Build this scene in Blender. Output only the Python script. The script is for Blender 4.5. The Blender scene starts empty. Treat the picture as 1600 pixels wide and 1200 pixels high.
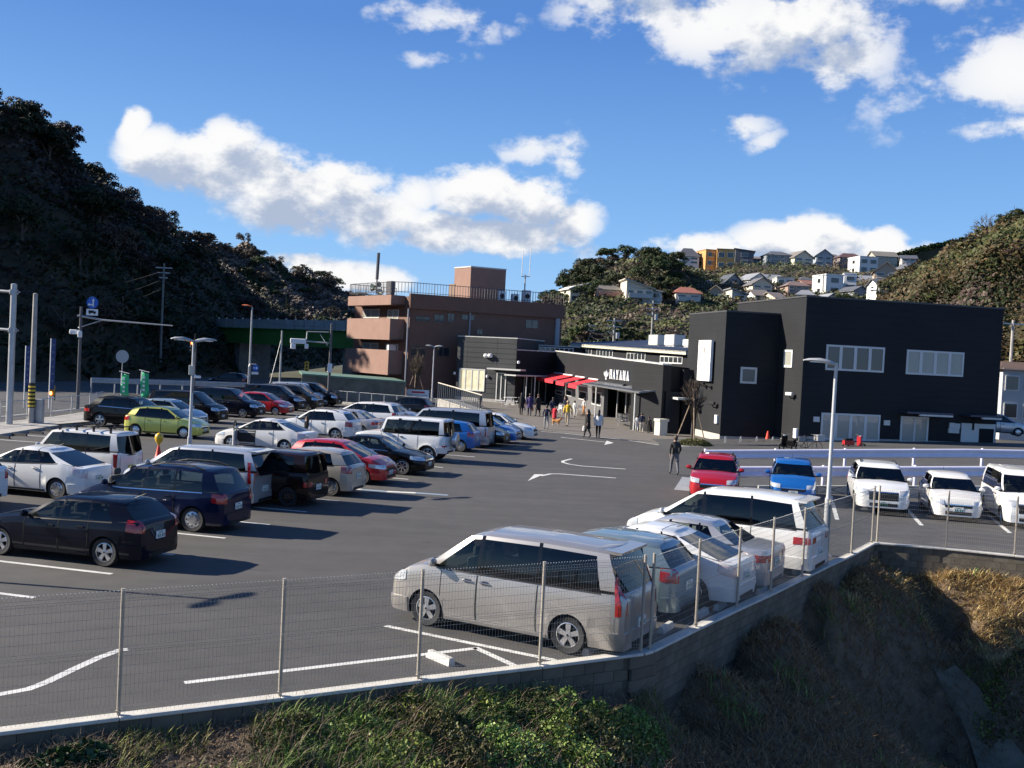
import bpy, bmesh, math, random
import numpy as np
from mathutils import Vector, Matrix, noise as mnoise
from mathutils.bvhtree import BVHTree
random.seed(7); RNG = np.random.default_rng(7)
PI = math.pi
sc = bpy.context.scene
COL = sc.collection

# ---------------------------------------------------------------- camera, world, sun, exposure
FPX, PITCH, ROLL, CAMH = 1600.0, 0.0288, 0.0500, 4.996
CP, SP, CR, SR = math.cos(PITCH), math.sin(PITCH), math.cos(ROLL), math.sin(ROLL)
FWD = Vector((0, CP, -SP)); _R = Vector((1, 0, 0)); _U = Vector((0, SP, CP))
RGT = _R*CR + _U*SR; UPV = _U*CR - _R*SR
CAM = Vector((0, 0, CAMH))
cd = bpy.data.cameras.new('camera'); cam = bpy.data.objects.new('camera', cd); COL.objects.link(cam)
cd.sensor_width = 36; cd.lens = 36*FPX/1600; cd.clip_start = .1; cd.clip_end = 6000
m3 = Matrix((RGT, UPV, -FWD)).transposed(); cam.matrix_world = Matrix.Translation(CAM) @ m3.to_4x4()
sc.camera = cam
SUN_AZ = 174.0     # direction (degrees from +x, counter-clockwise) in which the sun stands
SUN_EL = 28.0
sd = bpy.data.lights.new('sun', 'SUN'); sun = bpy.data.objects.new('sun', sd); COL.objects.link(sun)
sd.energy = 5.0; sd.angle = math.radians(.53); sd.color = (1, .91, .78)
sdir = Vector((math.cos(math.radians(SUN_AZ))*math.cos(math.radians(SUN_EL)), math.sin(math.radians(SUN_AZ))*math.cos(math.radians(SUN_EL)), math.sin(math.radians(SUN_EL))))
sun.rotation_euler = sdir.to_track_quat('Z', 'Y').to_euler()
sun.location = (0, 0, 60)
sc.view_settings.view_transform = 'Standard'; sc.view_settings.look = 'None'
sc.view_settings.exposure = 1.0; sc.view_settings.gamma = 1; sc.view_settings.use_curve_mapping = False

def pdir(px, py):
    return (FWD + RGT*((px-800)/FPX) - UPV*((py-600)/FPX))
def W(px, py, z=0.0):                     # the point at height z seen at a photo position
    d = pdir(px, py); t = (z-CAMH)/d.z
    return CAM + d*t
def D(px, py, depth):                     # the point at a given distance ahead
    d = pdir(px, py); return CAM + d*(depth/d.y)
def proj(p):
    d = Vector(p)-CAM; z = d.dot(FWD)
    return 800+FPX*d.dot(RGT)/z, 600-FPX*d.dot(UPV)/z
def zat(p, py):                            # height over p (x,y) whose image is at row py
    lo, hi = -40.0, 200.0
    for _ in range(50):
        m = (lo+hi)/2
        if proj((p[0], p[1], m))[1] > py: lo = m
        else: hi = m
    return m
def xalong(o, ang, px, zz=0.0):             # point on the ray from o with heading ang whose image column is px
    d = Vector((math.cos(ang), math.sin(ang), 0)); lo, hi = 0.0, 200.0
    s = proj(Vector((o[0], o[1], zz))+d*.01)[0] < px
    a = proj(Vector((o[0], o[1], zz)))[0]
    for _ in range(60):
        m = (lo+hi)/2; v = proj(Vector((o[0], o[1], zz))+d*m)[0]
        if (v < px) == (a < px): lo = m
        else: hi = m
    return Vector((o[0], o[1], 0))+d*m

# ---- sky: nishita with cumulus painted by direction
wd = bpy.data.worlds.new('World'); sc.world = wd; wd.use_nodes = True
wt = wd.node_tree; wt.nodes.clear()
class NT:
    def __init__(s, t): s.t = t
    def n(s, ty, **k):
        x = s.t.nodes.new(ty)
        for a, v in k.items(): setattr(x, a, v)
        return x
    def put(s, sock, v):
        if isinstance(v, bpy.types.NodeSocket): s.t.links.new(v, sock)
        elif v is not None: sock.default_value = v
    def m(s, op, a, b=None, c=None, clamp=False):
        x = s.n('ShaderNodeMath', operation=op); x.use_clamp = clamp
        s.put(x.inputs[0], a)
        if b is not None: s.put(x.inputs[1], b)
        if c is not None: s.put(x.inputs[2], c)
        return x.outputs[0]
    def mix(s, f, a, b, bt='MIX'):
        x = s.n('ShaderNodeMix', data_type='RGBA', blend_type=bt); s.put(x.inputs[0], f); s.put(x.inputs[6], a); s.put(x.inputs[7], b)
        return x.outputs[2]
    def noise(s, vec, scale, detail=4, rough=.55, out=0, dim='3D'):
        x = s.n('ShaderNodeTexNoise', noise_dimensions=dim); s.put(x.inputs['Vector'], vec); x.inputs['Scale'].default_value = scale
        x.inputs['Detail'].default_value = detail; x.inputs['Roughness'].default_value = rough
        return x.outputs[out]
    def ramp(s, f, stops):
        x = s.n('ShaderNodeValToRGB'); s.put(x.inputs[0], f); e = x.color_ramp.elements
        while len(e) < len(stops): e.new(.5)
        for i, (p, c) in enumerate(stops): e[i].position = p; e[i].color = (*c[:3], 1) if len(c) >= 3 else (c[0], c[0], c[0], 1)
        return x.outputs[0]
    def maprange(s, v, a, b, c, d, smooth=True):
        x = s.n('ShaderNodeMapRange'); x.interpolation_type = 'SMOOTHSTEP' if smooth else 'LINEAR'
        s.put(x.inputs[0], v)
        for i, q in enumerate((a, b, c, d)): x.inputs[1+i].default_value = q
        return x.outputs[0]
CLOUDS = [(212,195,22,34,1),(245,235,50,38,1),(320,262,90,50,1),(372,232,52,42,1),(430,285,110,52,1),(505,300,90,52,1),(455,335,120,32,.8),
 (590,345,80,42,.9),(640,310,45,30,.7),(690,365,80,34,1),(755,300,95,48,1),(830,318,75,46,1),(780,372,120,30,.9),(895,350,42,42,1),
 (530,428,95,24,1),(470,412,60,20,.9),(600,436,60,20,.8),(860,392,70,14,.45),(1110,388,90,24,.8),(1200,375,60,30,1),(1265,376,90,36,1.2),(1372,388,50,28,1.1),(1330,385,70,28,1),(1420,400,50,18,.6),
 (1010,12,120,44,.62),(1120,30,140,54,.7),(1240,45,140,68,.8),(1310,90,80,50,.7),(1165,98,60,18,.5),(1570,110,85,62,.66),(1575,200,48,20,.6),(1520,55,40,12,.35),(1450,150,80,45,.25),
 (1155,193,46,20,.5),(1195,215,30,14,.4),(710,35,85,30,.45),(690,90,40,12,.35),(840,235,60,24,.45),(885,240,24,32,.5),(620,15,40,16,.3),(1000,-80,160,40,.9),(1500,-60,120,50,.8),(300,-150,140,50,.8),
 (-200,300,150,50,.9),(-500,200,180,60,.9),(1900,300,180,40,.9),(2100,120,200,60,.9),(2500,200,220,50,.9),(-900,350,200,50,.9)]
def azel(px, py):
    d = pdir(px, py).normalized(); return math.atan2(d.x, d.y), math.asin(d.z)
w = NT(wt)
tc = w.n('ShaderNodeTexCoord'); sx = w.n('ShaderNodeSeparateXYZ'); w.put(sx.inputs[0], tc.outputs['Generated'])
U = w.m('ARCTAN2', sx.outputs[0], sx.outputs[1]); V = w.m('ARCSINE', sx.outputs[2])
uv = w.n('ShaderNodeCombineXYZ'); w.put(uv.inputs[0], U); w.put(uv.inputs[1], V)
n0 = w.noise(uv.outputs[0], 9, 2, .5, out=1)
wv = w.n('ShaderNodeVectorMath', operation='MULTIPLY_ADD'); w.put(wv.inputs[0], n0); wv.inputs[1].default_value = (.05, .03, 0); w.put(wv.inputs[2], uv.outputs[0])
f = None; fsh = None
for (cx, cy, rx, ry, a) in CLOUDS:
    u0, v0 = azel(cx, cy); u0 += .025; v0 += .015; kx, ky = FPX/rx/1.15*math.sqrt(a), FPX/ry/1.15*math.sqrt(a)
    q = w.n('ShaderNodeVectorMath', operation='MULTIPLY_ADD'); w.put(q.inputs[0], wv.outputs[0]); q.inputs[1].default_value = (kx, ky, 0); q.inputs[2].default_value = (-u0*kx, -v0*ky, 0)
    d_ = w.n('ShaderNodeVectorMath', operation='DOT_PRODUCT'); w.put(d_.inputs[0], q.outputs[0]); w.put(d_.inputs[1], q.outputs[0])
    h = w.m('SUBTRACT', a, d_.outputs['Value'])
    f = h if f is None else w.m('MAXIMUM', f, h)
    if a >= .8 and rx > 40:
        q2 = w.n('ShaderNodeVectorMath', operation='MULTIPLY_ADD'); w.put(q2.inputs[0], wv.outputs[0]); q2.inputs[1].default_value = (kx, ky, 0); q2.inputs[2].default_value = (-(u0+.012)*kx, -(v0-.026)*ky, 0)
        d2 = w.n('ShaderNodeVectorMath', operation='DOT_PRODUCT'); w.put(d2.inputs[0], q2.outputs[0]); w.put(d2.inputs[1], q2.outputs[0]); h2 = w.m('SUBTRACT', a, d2.outputs['Value']); fsh = h2 if fsh is None else w.m('MAXIMUM', fsh, h2)
cvs = []
for du, dv in ((0, 0), (-.016, .026)):
    cv = w.n('ShaderNodeVectorMath', operation='MULTIPLY_ADD'); w.put(cv.inputs[0], uv.outputs[0]); cv.inputs[1].default_value = (1, 1.45, 0); cv.inputs[2].default_value = (du, dv*1.45, 0)
    cvs.append(w.noise(cv.outputs[0], 17, 9, .6))
f0 = w.m('ADD', w.m('MAXIMUM', f, -1.5), w.m('MULTIPLY', w.m('SUBTRACT', cvs[0], .5), 3.5))
alpha = w.m('MULTIPLY', w.maprange(f0, -.05, .6, 0, 1), w.maprange(f, -.5, .8, .2, 1))
lit = w.m('ADD', w.m('MULTIPLY', w.m('SUBTRACT', cvs[0], cvs[1]), 2.6), w.m('MULTIPLY', w.m('MAXIMUM', fsh, -.6), -.62))
lit = w.maprange(lit, -.75, .1, 0, 1)
sky = w.n('ShaderNodeTexSky', sky_type='NISHITA'); sky.sun_disc = False
sky.sun_elevation = math.radians(SUN_EL); sky.sun_rotation = math.radians(90-SUN_AZ)
sky.air_density = 1.0; sky.dust_density = 0; sky.ozone_density = 2.0; sky.altitude = 200
blue = w.ramp(w.maprange(V, 0, 1.0, 0, 1, False), [(0, (2.5, 4.6, 7.6)), (.10, (1.75, 3.9, 7.4)), (.30, (.62, 1.95, 5.4)), (1, (.16, .6, 2.1))])
basec = w.mix(.8, sky.outputs[0], blue)
cc = w.mix(lit, (3.3, 3.9, 5.1, 1), (7.4, 7.4, 7.4, 1))
colr = w.mix(alpha, basec, cc)
bg = w.n('ShaderNodeBackground'); w.put(bg.inputs[0], colr); bg.inputs[1].default_value = .066
wo = w.n('ShaderNodeOutputWorld'); w.put(wo.inputs[0], bg.outputs[0])
wd.cycles.sampling_method = 'MANUAL'; wd.cycles.sample_map_resolution = 256

# ---------------------------------------------------------------- object helpers
def link(o, parent=None):
    COL.objects.link(o)
    if parent is not None: o.parent = parent
    return o
def tag(o, label=None, cat=None, group=None, kind=None):
    if label: o['label'] = label
    if cat: o['category'] = cat
    if group: o['group'] = group
    if kind: o['kind'] = kind
    return o
def empty(name, loc=(0, 0, 0), rz=0.0, label=None, cat=None, group=None):
    o = bpy.data.objects.new(name, None); o.location = loc; o.rotation_euler = (0, 0, rz); o.empty_display_size = .2
    COL.objects.link(o); return tag(o, label, cat, group)
def meshob(name, me, parent=None, loc=None):
    o = bpy.data.objects.new(name, me); link(o, parent)
    if loc is not None: o.location = loc
    return o
class MB:
    def __init__(s): s.v = []; s.f = []; s.m = []; s.cur = 0
    def add(s, vs, fs, m=None):
        b = len(s.v); s.v.extend([tuple(p) for p in vs]); m = s.cur if m is None else m
        for f in fs: s.f.append(tuple(i+b for i in f)); s.m.append(m)
        return s
    def box(s, c, d, rz=0, m=None, tilt=None):
        hx, hy, hz = d[0]/2, d[1]/2, d[2]/2
        P = [Vector((x*hx, y*hy, z*hz)) for z in (-1, 1) for x, y in ((-1, -1), (1, -1), (1, 1), (-1, 1))]
        M = Matrix.Rotation(rz, 3, 'Z')
        if tilt is not None: M = M @ tilt
        c = Vector(c)
        return s.add([M@p+c for p in P], [(3, 2, 1, 0), (4, 5, 6, 7), (0, 1, 5, 4), (1, 2, 6, 5), (2, 3, 7, 6), (3, 0, 4, 7)], m)
    def rbox(s, c, d, r=.02, rz=0, m=None):       # box with chamfered vertical and top edges
        hx, hy, hz = d[0]/2, d[1]/2, d[2]/2; M = Matrix.Rotation(rz, 3, 'Z'); c = Vector(c)
        def ring(e, z): return [M@Vector(p)+c for p in ((-hx+e, -hy+e*.2, z), (-hx+e, -hy+e*.2, z))] and [M@Vector(p)+c for p in
            ((-hx+r+e, -hy+e, z), (hx-r-e, -hy+e, z), (hx-e, -hy+r+e, z), (hx-e, hy-r-e, z), (hx-r-e, hy-e, z), (-hx+r+e, hy-e, z), (-hx+e, hy-r-e, z), (-hx+e, -hy+r+e, z))]
        R = [ring(r*.7, -hz), ring(0, -hz+r), ring(0, hz-r), ring(r*.7, hz)]
        vs = [p for q in R for p in q]; fs = [tuple(range(7, -1, -1)), tuple(range(24, 32))]
        for k in range(3):
            for i in range(8): fs.append((k*8+i, k*8+(i+1) % 8, k*8+8+(i+1) % 8, k*8+8+i))
        return s.add(vs, fs, m)
    def tube(s, pts, r, n=8, m=None, cap=True):
        pts = [Vector(p) for p in pts]; rs = r if isinstance(r, (list, tuple)) else [r]*len(pts)
        vs = []; fs = []; up = None
        for i, p in enumerate(pts):
            t = (pts[min(i+1, len(pts)-1)]-pts[max(i-1, 0)]).normalized()
            if up is None: up = Vector((0, 0, 1)) if abs(t.z) < .9 else Vector((1, 0, 0))
            a = t.cross(up).normalized(); b = a.cross(t).normalized(); up = b
            for k in range(n):
                q = 2*PI*k/n; vs.append(p+(a*math.cos(q)+b*math.sin(q))*rs[i])
        for i in range(len(pts)-1):
            for k in range(n): fs.append((i*n+k, i*n+n+k, i*n+n+(k+1) % n, i*n+(k+1) % n))
        if cap: fs.append(tuple(range(n))); fs.append(tuple(reversed(range(len(pts)*n-n, len(pts)*n))))
        return s.add(vs, fs, m)
    def lathe(s, prof, n=16, c=(0, 0, 0), axis='z', m=None):
        vs = []; fs = []
        for r, z in prof:
            for k in range(n):
                q = 2*PI*k/n; p = (r*math.cos(q), r*math.sin(q), z)
                if axis == 'y': p = (p[0], p[2], p[1])
                if axis == 'x': p = (p[2], p[0], p[1])
                vs.append((p[0]+c[0], p[1]+c[1], p[2]+c[2]))
        for i in range(len(prof)-1):
            for k in range(n): fs.append((i*n+k, i*n+(k+1) % n, i*n+n+(k+1) % n, i*n+n+k))
        return s.add(vs, fs, m)
    def prism(s, poly, z0, z1, m=None):            # z1 may be a list
        n = len(poly); z1 = z1 if isinstance(z1, (list, tuple)) else [z1]*n; z0 = z0 if isinstance(z0, (list, tuple)) else [z0]*n
        vs = [(p[0], p[1], z0[i]) for i, p in enumerate(poly)]+[(p[0], p[1], z1[i]) for i, p in enumerate(poly)]
        fs = [tuple(reversed(range(n))), tuple(range(n, 2*n))]+[(i, (i+1) % n, n+(i+1) % n, n+i) for i in range(n)]
        return s.add(vs, fs, m)
    def extr(s, pts, off, m=None):                 # planar polygon pushed along a vector
        n = len(pts); off = Vector(off); a = [Vector(p) for p in pts]
        return s.add(a+[p+off for p in a], [tuple(reversed(range(n))), tuple(range(n, 2*n))]+[(i, (i+1) % n, n+(i+1) % n, n+i) for i in range(n)], m)
    def build(s, name, mats, parent=None, loc=None, smooth=None, **t):
        me = bpy.data.meshes.new(name); me.from_pydata([tuple(v) for v in s.v], [], s.f)
        for m in (mats if isinstance(mats, (list, tuple)) else [mats]): me.materials.append(m)
        if any(s.m): me.polygons.foreach_set('material_index', s.m)
        if smooth is not None:
            me.polygons.foreach_set('use_smooth', [True]*len(me.polygons)); me.set_sharp_from_angle(angle=math.radians(smooth))
        me.validate(); me.update()
        return tag(meshob(name, me, parent, loc), **t)
def copy_tree(o, parent=None):
    c = o.copy(); COL.objects.link(c)
    if parent is not None: c.parent = parent
    for ch in list(o.children): copy_tree(ch, c)
    return c
def fix_normals(ob):
    bm = bmesh.new(); bm.from_mesh(ob.data); bmesh.ops.recalc_face_normals(bm, faces=bm.faces); bm.to_mesh(ob.data); bm.free()
# ---------------------------------------------------------------- materials
MATS = {}
def mat(name, col, rough=.6, metal=0.0, var=.0, vs=3.0, bump=.0, bs=20.0, coat=0.0, spec=.5, emit=None, world=False, stretch=None):
    if name in MATS: return MATS[name]
    m = bpy.data.materials.new(name); m.use_nodes = True; t = NT(m.node_tree); b = m.node_tree.nodes['Principled BSDF']
    b.inputs['Base Color'].default_value = (*col, 1); b.inputs['Roughness'].default_value = rough; b.inputs['Metallic'].default_value = metal
    b.inputs['Coat Weight'].default_value = coat; b.inputs['Coat Roughness'].default_value = .04; b.inputs['Specular IOR Level'].default_value = spec
    if var or bump:
        if world: vec = t.n('ShaderNodeNewGeometry').outputs['Position']
        else: vec = t.n('ShaderNodeTexCoord').outputs['Object']
        if stretch:
            mp = t.n('ShaderNodeMapping'); mp.inputs['Scale'].default_value = stretch; t.put(mp.inputs[0], vec); vec = mp.outputs[0]
    if var:
        nz = t.noise(vec, vs, 6, .6); a = tuple(max(0, c*(1-var)) for c in col); c2 = tuple(min(1, c*(1+var)) for c in col)
        t.put(b.inputs['Base Color'], t.ramp(nz, [(.28, a), (.72, c2)]))
    if bump:
        bn = t.n('ShaderNodeBump'); bn.inputs['Strength'].default_value = bump; bn.inputs['Distance'].default_value = .02
        t.put(bn.inputs['Height'], t.noise(vec, bs, 4, .6)); t.put(b.inputs['Normal'], bn.outputs[0])
    if emit: b.inputs['Emission Color'].default_value = (*emit[:3], 1); b.inputs['Emission Strength'].default_value = emit[3]
    MATS[name] = m; return m
def glassmat(name, tint, gl=.03):
    if name in MATS: return MATS[name]
    m = bpy.data.materials.new(name); m.use_nodes = True; nt = m.node_tree; nt.nodes.clear(); t = NT(nt)
    tr = t.n('ShaderNodeBsdfTransparent'); tr.inputs[0].default_value = (*tint, 1)
    gb = t.n('ShaderNodeBsdfGlossy'); gb.inputs['Roughness'].default_value = gl; gb.inputs[0].default_value = (1, 1, 1, 1)
    fr = t.n('ShaderNodeFresnel'); fr.inputs[0].default_value = 1.55
    mx = t.n('ShaderNodeMixShader'); t.put(mx.inputs[0], fr.outputs[0]); t.put(mx.inputs[1], tr.outputs[0]); t.put(mx.inputs[2], gb.outputs[0])
    o = t.n('ShaderNodeOutputMaterial'); t.put(o.inputs[0], mx.outputs[0]); MATS[name] = m; return m
M_RUB = mat('rubber', (.022, .022, .023), .8, var=.2, vs=9)
M_BLK = mat('black_plastic', (.018, .018, .019), .5, spec=.25)
M_GBK = mat('gloss_black_trim', (.006, .006, .007), .12, spec=.5)
M_DARK = mat('dark_cavity', (.008, .008, .008), .9)
M_INT = mat('cabin_trim', (.035, .034, .033), .8)
M_SEAT = mat('seat_fabric', (.09, .088, .085), .9)
M_ALLOY = mat('alloy_metal', (.62, .62, .63), .28, .85)
M_CHR = mat('chrome', (.8, .8, .82), .12, 1)
M_LAMP = mat('lamp_lens', (.62, .65, .68), .08, .35, coat=1)
M_TAIL = mat('tail_lens', (.38, .012, .012), .15, coat=1)
M_TAILC = mat('tail_lens_clear', (.62, .5, .5), .12, coat=1)
M_AMB = mat('amber_lens', (.75, .28, .04), .2, coat=1)
M_PLATE = mat('plate_white', (.75, .76, .74), .5)
M_PLTXT = mat('plate_green', (.03, .16, .1), .5)
M_PLY = mat('plate_yellow', (.8, .6, .03), .5)
G_CLR = glassmat('car_glass', (.42, .47, .45))
G_TINT = glassmat('privacy_glass', (.06, .065, .07))
G_WS = glassmat('windshield_glass', (.5, .56, .54))
M_GALV = mat('galvanised_steel', (.42, .43, .44), .45, .6, var=.12, vs=4)
M_POLE = mat('pole_grey_paint', (.45, .46, .47), .45, .2, var=.08)
M_CONC = mat('concrete', (.36, .345, .32), .9, var=.22, vs=2.5, bump=.3, bs=30)
M_CONCD = mat('concrete_weathered', (.2, .19, .17), .95, var=.35, vs=1.2, bump=.4, bs=18)
M_WHITE = mat('white_paint', (.78, .78, .77), .5, var=.04)
M_WOOD = mat('weathered_wood', (.32, .24, .16), .85, var=.3, vs=6)
# ---------------------------------------------------------------- cars
WHEELS = {}
def wheel_meshes(R, tw, style, rimcol):
    key = (R, tw, style, rimcol)
    if key in WHEELS: return WHEELS[key]
    rr = R*.66
    b = MB(); h = tw/2
    b.lathe([(rr, -h*.8), (R*.93, -h), (R*.99, -h*.75), (R, -h*.3), (R, h*.3), (R*.99, h*.75), (R*.93, h), (rr, h*.8), (rr*.95, h*.5), (rr*.95, -h*.5), (rr, -h*.8)], 28, axis='y')
    t = b.build('tyre', M_RUB, smooth=35); tm = t.data; bpy.data.objects.remove(t)
    b = MB(); mr = 0
    b.lathe([(rr*1.0, h*.82), (rr*.94, h*.86), (rr*.9, h*.6), (rr*.88, -h*.5)], 28, axis='y', m=0)
    b.lathe([(rr*.9, h*.05), (0.001, h*.05)], 20, axis='y', m=1)
    if style == 'cover':
        b.lathe([(rr*.93, h*.7), (rr*.6, h*.95), (rr*.3, h*.9), (.001, h*.95)], 24, axis='y', m=0)
        for k in range(8):
            a = 2*PI*k/8; c = Vector((math.cos(a), 0, math.sin(a)))*rr*.72
            b.lathe([(rr*.11, h*.97), (.001, h*.97)], 6, c=(c.x, .004, c.z), axis='y', m=1)
    else:
        ns = {'five': 5, 'twin': 5, 'ten': 10, 'seven': 7}[style]
        for k in range(ns):
            for off in ((-.16, .16) if style == 'twin' else (0,)):
                a = 2*PI*k/ns+.3
                w0 = rr*(.16 if ns == 5 and style == 'five' else (.1 if ns >= 7 else .085)); w1 = w0*(1.45 if style == 'five' else 1.0)
                def P(r, w, y, aa=a): return Vector((math.cos(aa)*r-math.sin(aa)*w, y, math.sin(aa)*r+math.cos(aa)*w))
                a2 = a+off
                v = [P(rr*.15, -w0, h*.8, a2), P(rr*.15, w0, h*.8, a2), P(rr*.93, w1, h*.72, a2), P(rr*.93, -w1, h*.72, a2)]
                b.add(v+[p-Vector((0, h*.35, 0)) for p in v], [(0, 1, 2, 3), (0, 4, 5, 1), (1, 5, 6, 2), (2, 6, 7, 3), (3, 7, 4, 0)], 0)
        b.lathe([(rr*.24, h*.5), (rr*.24, h*.86), (.001, h*.9)], 14, axis='y', m=0)
        b.lathe([(rr*.1, h*.93), (.001, h*.93)], 10, axis='y', m=1)
    r = b.build('rim', [rimcol, M_BLK], smooth=30); rm = r.data; bpy.data.objects.remove(r)
    WHEELS[key] = (tm, rm); return WHEELS[key]

BASE = dict(L=4.3, W=1.73, H=1.5, wb=2.6, fo=.85, R=.31, tw=.2, hn=.72, hc=.95, zs=.2, swb=1.15, swt=1.95, srt=3.9, srb=4.2, b0=.97, b1=1.03, rz=None,
            van=False, wins=None, wt=.77, rim='five', rimcol=None, roofrail=False, cover=False, tail='mid', crown=.05, lamp=(.6, .74), grille=(.48, .62), ztail=None, hoodr=None, spoiler=False, clad=False, lampw=.55)
def T(**k): d = dict(BASE); d.update(k); return d
def wins(swb, swt, br, srb, srt, kinds='GGT', gap=.07, slant=.0, last=.0):
    """side windows between the A pillar and the rear pillar; br = breakpoints (bottom) as fractions"""
    out = []; b0 = swb+.13; t0 = swt+.09
    for i, k in enumerate(kinds):
        lo = br[i]; hi = br[i+1]
        out.append((lo+gap/2 if i else b0, hi-gap/2, (lo+gap/2 if i else t0), hi-gap/2, k))
    return out
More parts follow.
